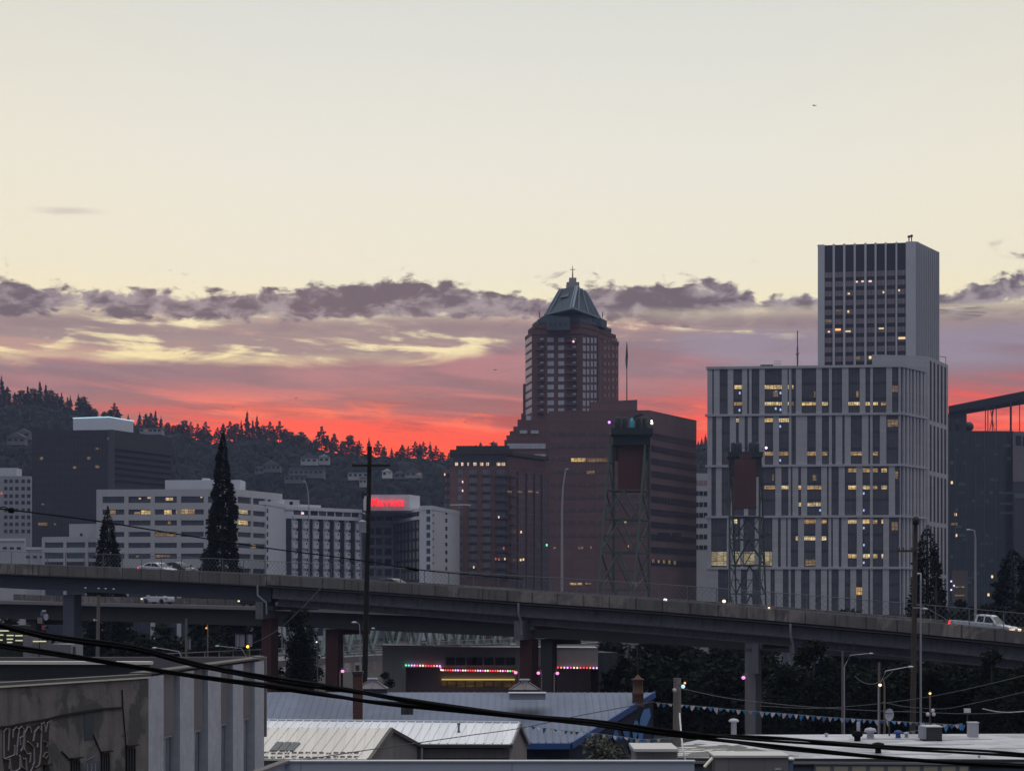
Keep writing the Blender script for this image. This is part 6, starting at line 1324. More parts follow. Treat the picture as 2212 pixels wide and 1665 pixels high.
MB().lathe(tuple(P(1378, 1514, 123)), [(13 * s_, -.3), (12 * s_, 14 * s_), (14 * s_, 16 * s_), (11 * s_, 20 * s_), (11 * s_, 44 * s_), (14 * s_, 46 * s_), (14 * s_, 48 * s_), (6 * s_, 51 * s_), (1 * s_, 58 * s_)], 14).build('flue', RU, o)
MB().tube([P(1378, 1458, 123), P(1376, 1395, 123)], .03, 6).build('rod', DSTEEL, o)
o = thing('roof_hatch', 'flat rectangular box on the ridge of the blue grey roof below the second ventilator', 'roof box', tuple(P(1138, 1503, 121))); MB().box(X(1100, 121), X(1178, 121), 120, 121.5, Z(1509, 121), Z(1496, 121)).build('box', mat('grey_box', (.26, .27, .31), .6, .1, 1), o); MB().box(X(1098, 121), X(1180, 121), 119.9, 121.6, Z(1496, 121), Z(1494.5, 121)).build('lid', MATS['cupola_white'], o)
o = thing('roof_vent', 'small dark vent half way up the blue grey roof', 'roof vent', tuple(P(880, 1527, 118))); MB().box(X(867, 118), X(893, 118), 117.6, 118.3, Z(1531, 118) - .3, Z(1524, 118)).build('vent', G_DARK, o)
# white metal shed
WHR = mat('white_metal_roof', (.90, .90, .92), .55, .08, .4, col2=(.80, .80, .82), thr=(.55, .7), joints=(.42, 60, .018, .8))
CRR = mat('cream_metal_roof', (.88, .82, .75), .6, .08, .4, col2=(.78, .71, .61), thr=(.55, .75), joints=(.42, 60, .018, .8))
WT = mat('taupe_siding', (.24, .225, .22), .9, .12, .5, joints=(.3, 60, .02, .85))
root = thing('white_roofed_shed', 'shed with bright ribbed white metal roof in front of the blue grey roof', 'shed', (X(830, 96), 96, 0))
r1 = P(1121, 1563.5, 96.4); e0, e1 = P(520, 1608, 92), P(1103, 1610, 92); r0 = e0 + (r1 - e1) + Vector((0, 0, .08))
sheet('roof', WHR, e0, e1, r0, r1, root, .4)
b0, b1 = Vector((r0.x - .2, 101, 7.25)), Vector((X(1140, 101), 101, 7.25)); sheet('rear_roof', WHR, b0, b1, r0, r1, root, 2)
wl = MB(); wl.prism([(e0.x, 92.25), (e1.x - .05, 92.25), (b1.x - .05, 100.8), (b0.x, 100.8)], 0, 7.2); wl.add([(e1.x - .05, 92.25, 7.1), (r1.x - .06, 96.4, r1.z - .03), (b1.x - .05, 100.8, 7.1), (e1.x - .4, 92.3, 7.1), (r1.x - .4, 96.4, r1.z - .03), (b1.x - .4, 100.8, 7.1)], [(0, 2, 1), (3, 4, 5), (0, 1, 4, 3), (1, 2, 5, 4)])
wl.add([(e0.x, 92.25, 7.15), (e1.x - .06, 92.25, 7.15), (e1.x - .06, 92.25, 7.62), (e0.x, 92.25, 7.62)], [(0, 1, 2, 3)])
wl.build('wall', WT, root)
MB().bar(Vector((e0.x, 91.9, e0.z - .02)), Vector((e1.x + .1, 91.9, e1.z - .02)), .12, .14).build('gutter', mat('dark_gutter', (.045, .042, .042), .6, .2, 1), root)
MB().bar(e1 + Vector((.06, 0, 0)), r1 + Vector((.06, 0, .0)), .08, .2).bar(r1 + Vector((.06, 0, 0)), b1 + Vector((.06, 0, .0)), .08, .2).build('rake_trim', mat('grey_trim', (.25, .25, .27), .6, .1, 1), root)
MB().tube([P(911, 1612, 91.9), P(911, 1660, 91.9)], .06, 8).build('downpipe', GALV, root)
MB().bar(r0 + Vector((0, 0, .1)), r1 + Vector((0, 0, .1)), .3, .06).build('ridge_cap', mat('blue_white_trim', (.50, .55, .62), .5, .1, 1), root)
o = thing('vent_pipe', 'slim vent pipe standing on the white ribbed roof', 'vent pipe', tuple(P(991, 1582, 94.3))); MB().tube([P(991, 1584, 94.3), P(991, 1565, 94.3)], .05, 8).build('pipe', mat('blue_grey_pipe', (.14, .16, .2), .5, .1, 1), o); MB().lathe(tuple(P(991, 1566, 94.3)), [(.05, 0), (.08, .03), (.08, .1), (.01, .13)], 10).build('cap', MATS['blue_grey_pipe'], o); MB().lathe(tuple(P(991, 1585, 94.3)), [(.14, -.05), (.08, .08), (.05, .2)], 10).build('collar', MATS['blue_grey_pipe'], o)
root = thing('cream_roofed_wing', 'gabled wing with cream ribbed roof and three pane skylight joined before the white roof', 'shed wing', (X(700, 88), 88, 0))
R1 = P(841, 1576, 89); E0, E1 = P(500, 1642, 86), P(793, 1643, 86); R0 = E0 + (R1 - E1); K0, K1 = Vector((R0.x, 91.8, 7.78)), P(901, 1608.5, 91.8)
sheet('roof', CRR, E0, E1, R0, R1, root, .42); sheet('rear_roof', CRR, K0, K1, R0, R1, root, 2)
wl = MB(); wl.add([(E1.x + .05, 86.1, 0), (K1.x + .02, 91.7, 0), (K1.x, 91.7, K1.z - .05), (R1.x, 89, R1.z - .03), (E1.x + .05, 86.1, E1.z)], [(0, 1, 2, 3, 4)]); wl.add([(E0.x, 86.1, 0), (E1.x, 86.1, 0), (E1.x, 86.1, E1.z), (E0.x, 86.1, E0.z)], [(0, 1, 2, 3)])
wl.build('wall', WT, root)
MB().bar(E1 + Vector((.12, 0, -.02)), R1 + Vector((.12, 0, .0)), .1, .26).build('rake_trim', mat('brown_trim', (.16, .14, .13), .8, .15, 1), root); MB().bar(R1 + Vector((.12, 0, .0)), K1 + Vector((.1, 0, .0)), .1, .16).build('rake_trim', MATS['dark_gutter'], root)
def onr(fx, fy, up=.1): # point on the cream roof
    a = E0.lerp(E1, fx); b = R0.lerp(R1, fx); return a.lerp(b, fy) + Vector((0, 0, up))
def cr_at(px, py): # invert by search
    best = None
    for i in range(101):
        for j in range(41):
            p = onr(i / 100, j / 40); x_, y_ = CX + F * p.x / p.y, HY - F * (p.z - CZ) / p.y; d_ = (x_ - px) ** 2 + (y_ - py) ** 2
            if best is None or d_ < best[0]: best = (d_, p)
    return best[1]
sk = thing('skylight', 'dark three pane skylight on the cream ribbed roof', 'skylight', tuple(cr_at(614, 1613)))
for a in range(3):
    q = [cr_at(x, y) + Vector((0, 0, .04)) for x, y in ((583 + a * 17.5, 1622), (598.5 + a * 17.5, 1622), (613.5 + a * 17.5, 1604), (598 + a * 17.5, 1604))]
    MB().add(q + [p - Vector((0, 0, .08)) for p in q], [(0, 1, 2, 3), (7, 6, 5, 4), (0, 4, 5, 1), (1, 5, 6, 2), (2, 6, 7, 3), (3, 7, 4, 0)]).build('pane', mat('skylight_glass', (.10, .11, .11), .3, .2, 1), sk)
for yy_ in (1626, 1635):
    sg = thing('snow_guard', 'row of small grey snow guards low on the cream roof, %s row' % ('upper' if yy_ == 1626 else 'lower'), 'snow guards', tuple(cr_at(650, yy_)), 'snow guard rows on the cream roof')
    mb = MB()
    for xx in range(575, 780, 15): p = cr_at(xx, yy_); mb.box(p.x - .1, p.x + .1, p.y - .03, p.y + .03, p.z, p.z + .05)
    mb.build('guards', mat('snow_guard_grey', (.25, .22, .2), .6, .1, 1), sg)
# our own roof edge
root = thing('parapet_wall', 'pale blue grey parapet with metal cap along the bottom edge of the view', 'parapet', (X(1000, 70), 70, 7.0))
PW_ = mat('blue_white_parapet', (.48, .51, .60), .6, .06, .5, joints=(7.2, 60, .03, .7))
MB().box(X(617, 70), X(1500, 70), 70, 70.3, 0, Z(1645, 70)).build('wall', PW_, root)
MB().box(X(615, 70), X(1502, 70), 69.94, 70.4, Z(1645, 70) + .001, Z(1642, 70)).build('cap', mat('bright_cap', (.55, .58, .62), .4, .08, 1), root)
a, b = P(617, 1643.5, 70), P(540, 1672, 63.5); MB().bar(a, b, .3, .08).build('cap', mat('dull_cap', (.17, .16, .16), .7, .15, 1), root)
MB().add([(a.x, a.y, 0), (b.x, b.y, 0), (b.x, b.y, b.z - .03), (a.x, a.y, a.z - .03)], [(0, 1, 2, 3)]).build('side_wall', PW_, root)
# ------------------------------------------------------------------ flat roof on the right
MEM = mat('white_roof_membrane', (.60, .60, .64), .6, .14, .6, col2=(.38, .38, .41), thr=(.46, .60), joints=(3.1, 60, .035, .72))
BF = mat('blue_grey_wall', (.19, .215, .25), .8, .1, .4)
root = thing('flat_roof_building', 'flat roofed building with white membrane and row of cream panels in the right foreground', 'building', (X(1900, 85), 85, 0))
n0, n1 = Vector((X(1400, 81), 81)), Vector((X(2300, 80), 80))
MB().prism([n0, n1, (X(2300, 97), 97), (X(1560, 96), 96), (X(1440, 88), 88)], 0, 7.97).build('wall', BF, root)
MB().prism([n0 - Vector((.1, 0)), n1, (X(2300, 97), 97), (X(1560, 96), 96), (X(1440, 88), 88)], 7.971, 8.02).build('roof', MEM, root)
NFc = Face(n0, n1)
MB().fb(NFc, 0, NFc.L, 7.72, 8.06, .0, .16).build('edge_trim', mat('dark_edge', (.03, .032, .04), .6, .2, 1), root)
MB().px(NFc, 1470, 2260, 1644, 1649, .0, .3).build('fascia', mat('taupe_fascia', (.24, .23, .24), .8, .1, 1), root)
for i in range(9):
    a = 1758 + i * 38.6; fx = MB().px(NFc, a, a + 38.6 if i < 8 else a + 26, 1649, 1700, .1, .2).build('panel_frame', mat('grey_frame_panel', (.20, .21, .24), .7, .1, 1), root); MB().px(NFc, a + 4, a + 34 if i < 8 else a + 22, 1653.5, 1700, .205, .24).build('cream_panel', mat('cream_panel', (.42, .38, .28), .8, .08, 1), fx)
rp = mat('aged_patch_membrane', (.16, .16, .15), .9, .35, .8); pal = mat('bright_patch', (.72, .70, .64), .5, .12, 1.2)
def roof_patch(pts, m, h): 
    vs = []
    for x, y in pts: Y = (CZ - 8.02) * F / (y - HY); vs.append(Vector((X(x, Y), Y, 8.02 + h)))
    n = len(vs); vs += [v - Vector((0, 0, h)) for v in vs]; MB().add(vs, [tuple(range(n))] + [(i, (i + 1) % n, n + (i + 1) % n, n + i) for i in range(n)]).build('roof_patch', m, root)
roof_patch([(1403, 1636), (1725, 1633), (1660, 1622), (1590, 1609), (1470, 1605), (1430, 1612)], rp, .012)
rj = random.Random(9)
for i in range(26):
    y = rj.uniform(1607, 1634); x = rj.uniform(1440, 1650); w_ = rj.uniform(15, 70); h_ = rj.uniform(.8, 2.2)
    roof_patch([(x, y + h_), (x + w_ * .5, y + h_ * 1.3), (x + w_, y + h_ * .6), (x + w_ * .9, y), (x + w_ * .3, y + .2)], pal, .02 + i * .0012)
for i in range(12):
    y = rj.uniform(1592, 1628); x = rj.uniform(1750, 2150); w_ = rj.uniform(60, 220); roof_patch([(x, y + 2), (x + w_ * .5, y + 3), (x + w_, y + 1.5), (x + w_ * .8, y), (x + w_ * .2, y + .2)], mat('grey_puddle_stain', (.30, .30, .33), .35, .15, .6), .005 + i * .0011)
def on_roof(px, py): Y = (CZ - 8.02) * F / (py - HY); return Vector((X(px, Y), Y, 8.02))
def roofthing(name, lab, cat, px, py, grp=None):
    p = on_roof(px, py); o = thing(name, lab, cat, tuple(p), grp); return o, p, p.y / F
o, p, s = roofthing('roof_vent', 'tall grey pipe vent with round cap near the pennants', 'roof vent', 1585, 1593); MB().lathe(tuple(p), [(7 * s, 0), (6 * s, 4 * s), (6 * s, 36 * s)], 12).build('pipe', GALV, o); MB().lathe((p.x, p.y, p.z + 34 * s), [(6 * s, 0), (11 * s, 1 * s), (11 * s, 4 * s), (7 * s, 7 * s), (.01, 8 * s)], 14).build('cap', MATS['lamp_head_grey'], o)
o, p, s = roofthing('roof_vent', 'black turbine vent on the white roof left of the dish', 'roof vent', 1852, 1600); MB().lathe(tuple(p), [(7 * s, 0), (7 * s, 8 * s), (3, 8 * s)][:2] + [(7 * s, 8 * s), (12 * s, 12 * s), (12 * s, 20 * s), (.01, 22 * s)], 10).build('vent', BLACK, o); MB().box(p.x + 0 * s, p.x + 6 * s, p.y, p.y + .2, p.z + 20 * s, p.z + 41 * s).build('pipe', MATS['cupola_white'], o)
o, p, s = roofthing('roof_vent', 'black mushroom vent nearest the thick cables on the white roof', 'roof vent', 1897, 1626); MB().lathe(tuple(p), [(7 * s, 0), (6 * s, 12 * s), (13 * s, 13 * s), (13 * s, 21 * s), (6 * s, 23 * s), (.01, 24 * s)], 12).build('vent', BLACK, o)
o, p, s = roofthing('satellite_dish', 'round white satellite dish on the far edge of the white roof', 'satellite dish', 1921, 1589)
dp = MB(); vs = []; c_ = p + Vector((0, 0, 46 * s)); nn = 20
for r_, d_ in ((0, .12), (.5, .07), (1, 0)): vs += [c_ + Vector((9.8 * s * r_ * math.cos(t), d_ - .05 * math.sin(t), 13.5 * s * r_ * math.sin(t))) for t in [2 * math.pi * k / nn for k in range(nn)]]
dp.add(vs, [(i * nn + k, i * nn + (k + 1) % nn, (i + 1) * nn + (k + 1) % nn, (i + 1) * nn + k) for i in range(2) for k in range(nn)], True).build('dish', mat('dish_white', (.46, .47, .52), .5, .06, 1), o)
MB().tube([p, p + Vector((0, .1, 34 * s)), c_ + Vector((0, .25, -10 * s))], .035, 8).build('mast', DSTEEL, o); MB().bar(c_ + Vector((-9 * s, -.02, 3 * s)), c_ + Vector((4 * s, -.35, 3 * s)), .03).build('feed_arm', DSTEEL, o)
o, p, s = roofthing('hvac_unit', 'dark square rooftop air unit with grey side panel beneath the pennants', 'air conditioner', 2018, 1600); MB().box(p.x - 17 * s, p.x + 17 * s, p.y, p.y + 1.2, p.z + 2 * s, p.z + 30 * s).build('cabinet', mat('dark_cabinet', (.035, .036, .042), .6, .2, 1, joints=(9, .09, .02, .6)), o); MB().box(p.x - 25 * s, p.x - 17.2 * s, p.y, p.y + 1, p.z + 4 * s, p.z + 31 * s).build('side_panel', MATS['grey_box'], o); MB().box(p.x - 18 * s, p.x + 18.5 * s, p.y - .05, p.y + 1.25, p.z + 30 * s, p.z + 32 * s).build('lid', MATS['lamp_head_grey'], o); MB().box(p.x - 21 * s, p.x + 19 * s, p.y + .1, p.y + 1, p.z, p.z + 2.1 * s).build('base', BLACK, o)
o, p, s = roofthing('vent_box', 'white square vent box standing alone on the right of the white roof', 'vent box', 2104, 1592); MB().box(p.x - 10.5 * s, p.x + 10 * s, p.y, p.y + .45, p.z, p.z + 31 * s).build('box', mat('white_galv', (.40, .40, .44), .5, .15, 2), o); MB().box(p.x - 11.5 * s, p.x + 11 * s, p.y - .03, p.y + .5, p.z + 31 * s, p.z + 33 * s).build('cap', MATS['bright_cap'], o)
o, p, s = roofthing('floodlight_cluster', 'cluster of three small round floodlights above the dark air unit', 'floodlights', 2010, 1588)
for a, b in ((-6, 46), (7, 46), (5, 54)): MB().ball((p.x + a * s, p.y, p.z + b * s), 4.2 * s, 10).build('lamp_head', MATS['lamp_head_grey'], o)
MB().tube([p, p + Vector((0, 0, 44 * s))], .04, 6).build('post', DSTEEL, o)
o, p, s = roofthing('roof_sign', 'small white box lamp on a thin post right of the three floodlights', 'box lamp', 2101, 1588); MB().box(p.x - 12 * s, p.x + 1 * s, p.y + .5, p.y + .7, p.z + 48 * s, p.z + 57 * s).build('box', MATS['lamp_head_grey'], o); MB().tube([(p.x - 5 * s, p.y + .6, p.z), (p.x - 5 * s, p.y + .6, p.z + 50 * s)], .03, 6).build('post', DSTEEL, o)
for i, (px, py, w_, lab) in enumerate(((1785, 1591, 5, 'small round nub vent at the left of the white roof'), (2115, 1636, 4, 'tiny white nub vent near the front edge of the white roof'), (1880, 1594, 14, 'low white box left of the dish'), (1940, 1593, 10, 'low blue topped box right of the dish'), (1958, 1592, 7, 'thin twin stemmed vent between the dish and the air unit'))):
    o, p, s = roofthing('roof_vent', lab, 'roof vent', px, py); MB().lathe(tuple(p), [(w_ * s * .6, 0), (w_ * s * .5, w_ * s * .9), (w_ * s, w_ * s), (w_ * s * .8, w_ * s * 1.5), (.01, w_ * s * 1.7)], 10).build('vent', MATS['cupola_white'] if i != 3 else BLU, o)
TPB = mat('taupe_box', (.22, .205, .205), .85, .12, 1, joints=(1.3, 60, .02, .75))
o = thing('stair_penthouse', 'taupe stair house with white roof and dark doorway at the bottom centre right', 'stair house', (X(1417, 78), 78, 0))
BX = Face((X(1374, 76), 76), (X(1464, 76), 76)); m = MB(); m.px(BX, 1374, 1464, 1622, 1720, -3, 0); m.build('wall', TPB, o); MB().px(BX, 1369, 1464.5, 1616, 1622, -3.2, .2).build('roof', mat('bright_white_roof', (.60, .58, .55), .5, .1, 1), o); MB().px(BX, 1374, 1462, 1643, 1646, 0, .12).build('trim', MATS['brown_trim'], o); MB().px(BX, 1379, 1445, 1658, 1720, .0, .05).build('doorway', MATS['black_opening'], o); MB().px(BX, 1373, 1380, 1650, 1720, .0, .14).px(BX, 1444, 1450, 1650, 1720, .0, .14).px(BX, 1380, 1444, 1650, 1657.5, .0, .14).build('door_frame', mat('taupe_frame', (.27, .25, .25), .8, .1, 1), o); MB().px(BX, 1451, 1459, 1643, 1666, .13, .3).build('meter_box', MATS['grey_box'], o)
o = thing('electrical_box', 'small pale blue box on the roof right of the taupe stair house', 'electrical box', tuple(P(1476, 1665, 75.5))); MB().box(X(1465, 75.5), X(1487, 75.5), 75.3, 75.9, 5, Z(1651, 75.5)).build('box', PW_, o); MB().box(X(1464, 75.5), X(1488, 75.5), 75.25, 75.95, Z(1651, 75.5), Z(1649.5, 75.5)).build('cap', MATS['bright_cap'], o)
MB().tube([P(1482, 1649, 75.5), P(1479, 1636, 75.5), P(1476, 1622, 75.6), P(1472, 1590, 80), P(1468, 1540, 86)], .035, 6).build('conduit', MATS['lamp_head_grey'], o)
o = thing('rooftop_unit', 'long taupe rooftop unit with bright lid and slanted hood at the bottom edge', 'rooftop unit', (X(1625, 75), 75, 6))
BX = Face((X(1545, 74), 74), (X(1704, 74), 74)); MB().px(BX, 1544, 1703, 1635, 1720, -2, 0).build('cabinet', TPB, o); MB().px(BX, 1541, 1705, 1630.5, 1635, -2.1, .08).build('lid', MATS['bright_white_roof'], o)
MB().px(BX, 1704, 1714, 1641, 1720, -1.4, -.1).build('side_box', mat('steel_blue_box', (.14, .18, .27), .6, .1, 1), o); MB().px(BX, 1703.5, 1716, 1638, 1640.8, -1.5, 0).build('lid', CAPM, o); MB().px(BX, 1674, 1687, 1658, 1662, .01, .03).build('nameplate', MATS['lamp_head_grey'], o)
hx0 = BX.pt(BX.s(1523), -.3, BX.z(1657, 1523)); hx1 = BX.pt(BX.s(1541), -.3, BX.z(1637, 1541)); MB().bar(hx0, hx1, .5, .05).build('hood', CAPM, o); MB().add([hx0, (hx1.x, hx1.y, hx0.z - .6), hx1, (hx0.x, hx0.y, hx0.z - .6)], [(0, 3, 1, 2)]).build('hood_side', TPB, o)
# ------------------------------------------------------------------ pennants
PWh = mat('white_pennant', (.55, .50, .55), .8, .1, 1); PBl = mat('blue_pennant', (.06, .24, .50), .8, .1, 1)
def bunting(lab, pts, Ys, n, w, h, skip=0):
    q = poly(pts, Ys, n); o = thing('pennant_string', lab, 'pennants', tuple(q[0]), 'blue and white pennant strings'); rr = random.Random(n)
    MB().tube(q, .012, 5).build('cord', mat('cord_white', (.3, .3, .32), .8, .1, 1), o)
    for i in range(n):
        c_ = q[i].lerp(q[i + 1], .5); tw_ = rr.uniform(-.6, .6); ww, hh = w * rr.uniform(.75, 1.1), h * rr.uniform(.45, 1.1); dx_, dy_ = ww / 2 * math.cos(tw_), ww / 2 * math.sin(tw_); sw_ = rr.uniform(-.3, .3) * ww; t_ = Vector((0, .006, 0))
        a, b, c2 = c_ + Vector((-dx_, -dy_, 0)), c_ + Vector((dx_, dy_, 0)), c_ + Vector((sw_, rr.uniform(-.1, .1), -hh)); l_, r_ = a.lerp(c2, .5) + Vector((-.1 * ww, 0, 0)), b.lerp(c2, .5) + Vector((.1 * ww, 0, 0))
        vs = [a, l_, c2, r_, b]; MB().add([v - t_ for v in vs] + [v + t_ for v in vs], [(0, 1, 2, 3, 4), (9, 8, 7, 6, 5)] + [(k, (k + 1) % 5, 5 + (k + 1) % 5, 5 + k) for k in range(5)]).build('pennant', PWh if i % 2 == 0 else PBl, o)
bunting('long string of blue and white pennants above the white flat roof', [(1416, 1517), (1500, 1524), (1600, 1533), (1700, 1541), (1800, 1549), (1900, 1555), (2000, 1561), (2085, 1566)], (100, 98), 54, .24, .28)
bunting('short string of blue and white pennants over the lower left of the blue mural building', [(1135, 1566), (1180, 1572), (1230, 1578), (1280, 1583), (1340, 1590), (1390, 1596), (1465, 1592)], (104, 98), 28, .24, .28)
bunting('second string of pennants sagging behind the dark air unit', [(1850, 1583), (1900, 1586), (1960, 1580), (2010, 1572), (2080, 1562)], (99, 98), 16, .26, .3)
# ------------------------------------------------------------------ odds and ends at left under the viaduct
o = thing('lit_pavilion', 'brightly lit open sided pavilion with light strips at the far left under the viaduct', 'pavilion', (X(55, 175), 175, 0))
pv_ = Face((X(-30, 175), 175), (X(68, 176), 176)); MB().px(pv_, -30, 68, 1350, 1420, -4, -1).build('wall', mat('dark_green_wall', (.03, .045, .035), .8, .3, 1), o)
LB = lamp_mat('cream_strip_light', (.85, .80, .55), .75)
for a, b, y in ((-30, 20, 1361), (-30, 8, 1370), (15, 30, 1371), (33, 50, 1371.5), (52, 66, 1373), (15, 29, 1379), (34, 51, 1382), (53, 66, 1381), (-30, 6, 1381), (16, 27, 1386), (53, 64, 1390)): MB().px(pv_, a, b, y, y + 2.2, -.95, -.8).build('strip_light', LB, o)
for a in (11, 31.5, 51): MB().px(pv_, a - 1.4, a + 1.4, 1364, 1420, -.7, -.4).build('post', DSTEEL, o)
o = thing('kiosk', 'grey kiosk with pale panels between the lit pavilion and the trailer', 'kiosk', (X(88, 170), 170, 0)); kf = Face((X(68, 170), 170), (X(112, 171), 171)); MB().px(kf, 69, 84, 1372, 1420, -2, 0).px(kf, 86, 110, 1376, 1420, -2, .1).build('wall', mat('kiosk_grey', (.20, .19, .20), .8, .15, 1), o); MB().px(kf, 70, 98, 1383.5, 1385.5, .12, .2).build('strip_light', LB, o); MB().px(kf, 88, 104, 1377, 1383, .11, .15).build('window', G_DARK, o)
o = thing('trailer', 'grey boxy trailer with pale rear end just above the concrete roof at left', 'trailer', (X(145, 165), 165, 0)); tf = Face((X(109, 165), 165), (X(153, 163), 163)); tg = Face((X(153, 163), 163), (X(178, 167), 167))
MB().prism([tf.p0, tf.p1, tg.p1, tg.p1 + Vector((-1.6, 2.2))], 0, Z(1391, 164)).build('box', mat('trailer_side', (.17, .175, .185), .7, .12, .8), o); MB().fb(tg, .02, tg.L, 1.5, Z(1391.5, 164), .0, .05).build('rear_panel', mat('trailer_rear', (.30, .29, .32), .7, .1, 1), o); MB().px(tg, 156, 161, 1396, 1412, .06, .1).build('door', DSTEEL, o)
o = thing('sign_cluster', 'pole with round white sign, pale boards and small red sign under the left viaduct', 'signpost', (X(92, 190), 190, 0))
Y = 190; MB().tube([(X(92, Y), Y, 0), (X(92, Y), Y, Z(1318, Y))], .09, 8).build('post', DSTEEL, o)
m = MB(); vs = [(X(100 + 5 * math.cos(t), Y), Y - .15, Z(1332 - 7.5 * math.sin(t), Y)) for t in [2 * math.pi * k / 18 for k in range(18)]]; m.add(vs + [(v[0], v[1] + .06, v[2]) for v in vs], [tuple(range(18)), tuple(reversed(range(18, 36)))] + [(k, (k + 1) % 18, 18 + (k + 1) % 18, 18 + k) for k in range(18)]).build('round_sign', mat('sign_white', (.42, .42, .50), .5, .1, 1), o)
MB().box(X(81, Y), X(92, Y), Y - .1, Y - .02, Z(1346, Y), Z(1333, Y)).build('board', mat('sign_tan', (.24, .19, .19), .6, .1, 1), o); MB().box(X(91, Y), X(96, Y), Y - .12, Y - .03, Z(1360, Y), Z(1350, Y)).build('red_sign', mat('sign_red', (.42, .08, .05), .6, .1, 1), o); MB().box(X(88, Y), X(95, Y), Y - .12, Y - .03, Z(1330, Y), Z(1322, Y)).build('blue_sign', mat('sign_blue', (.10, .16, .26), .6, .1, 1), o); MB().box(X(91, Y), X(99.5, Y), Y - .12, Y - .03, Z(1321, Y), Z(1317, Y)).build('top_lamp', MATS['lamp_head_grey'], o)
for a, b, y0, y1, lab in ((508, 528, 1369, 1396, 'wide hanging white banner pair left of the first red pier'), (533, 545, 1369, 1396, 'narrow hanging white banner beside the amber lamp'), (405, 412, 1379, 1402, 'small white box sign on the thin pole under the viaduct')):
    o = thing('banner', lab, 'banner', (X((a + b) / 2, 180), 180, Z(y1, 180)), 'white banners under the viaduct')
    if b - a > 15: MB().box(X(a, 180), X(a + 9, 180), 180, 180.05, Z(y1, 180), Z(y0, 180)).box(X(a + 10, 180), X(b, 180), 180.05, 180.1, Z(y1, 180), Z(y0 + 1, 180)).build('cloth', mat('banner_cloth', (.26, .26, .31), .8, .12, 1), o)
    else: MB().box(X(a, 180), X(b, 180), 180, 180.05, Z(y1, 180), Z(y0, 180)).build('cloth', MATS['banner_cloth'], o)
    MB().bar((X(a - 1, 180), 180, Z(y0, 180)), (X(b + 1, 180), 180, Z(y0, 180)), .06).build('rod', DSTEEL, o); MB().bar((X(a + 2, 180), 180, Z(y0, 180)), (X(a + 2, 180), 180, 0), .05).build('post', DSTEEL, o)
lampost(535, 1396, 176, lamp_mat('orange_globe', (1, .5, .05), 5), .12, 'small orange lamp beside the hanging banners left of the first red pier', arm=.15)
lampost(446, 1356, 200, lamp_mat('dim_orange_globe', (1, .35, .08), 1.5), .1, 'dim orange lamp in the darkness below the lower viaduct', arm=.12)
lampost(684, 1386, 230, lamp_mat('cold_white_globe', (.8, .9, 1), 3), .08, 'tiny cold white lamp right of the dark round tree under the viaduct', arm=.1)
# ------------------------------------------------------------------ birds
BD = mat('bird_black', (.02, .02, .022), .9, .2, 5)
def bird(px, py, Y, span, fold, lab, roll=0.0):
    o = thing('bird', lab, 'bird', tuple(P(px, py, Y)), 'birds in the sky')
    m = MB(); c_ = P(px, py, Y); s = span
    m.tube([c_ + Vector((-.28 * s, 0, .02 * s)), c_ + Vector((-.12 * s, 0, 0)), c_ + Vector((.08 * s, 0, 0)), c_ + Vector((.2 * s, 0, .05 * s)), c_ + Vector((.27 * s, 0, .04 * s))], [.02 * s, .05 * s, .07 * s, .035 * s, .006 * s], 8)
    m.build('body', BD, o)
    for sg in (-1, 1):
        root_ = c_ + Vector((.02 * s, sg * .03 * s, .02 * s)); mid = root_ + Vector((sg * .2 * s + .02 * s, sg * .12 * s, fold * s)); tip = mid + Vector((sg * .28 * s, sg * .1 * s, -fold * .8 * s)); bk = Vector((-.1 * s, .04 * s, -.05 * s))
        w1 = [root_, mid, tip, mid + bk, root_ + bk]; up = Vector((0, 0, .012 * s))
        MB().add(w1 + [v + up for v in w1], [(0, 1, 3, 4), (1, 2, 3), (9, 8, 6, 5), (8, 7, 6), (0, 5, 6, 1), (1, 6, 7, 2), (2, 7, 8, 3), (3, 8, 9, 4)]).build('wing', BD, o)
for px, py, Y, sp, fo_, lab in ((1759, 229, 120, .34, .16, 'lone dark bird high in the pale sky left of the tallest tower'), (202, 673, 160, .32, .14, 'dark bird before the purple cloud at left'), (114, 668, 200, .3, .1, 'small bird farthest left over the purple cloud'), (398, 764, 220, .36, .12, 'small bird over the yellow gap in the clouds'), (476, 784, 230, .22, .1, 'tiny bird right of and below the yellow gap bird'), (1070, 799, 170, .36, .12, 'bird gliding left of the pyramid tower'), (640, 860, 200, .34, .1, 'bird over the mauve cloud above the red sky at centre left'), (755, 851, 240, .26, .1, 'tiny bird right of the mauve cloud bird'), (1006, 912, 230, .3, .14, 'small bird over the red sky near the stepped tower base'), (357, 803, 260, .24, .1, 'tiny bird below the yellow gap at left'), (505, 879, 260, .24, .1, 'tiny bird just above the crest trees')):
    bird(px, py, Y, sp, fo_, lab)
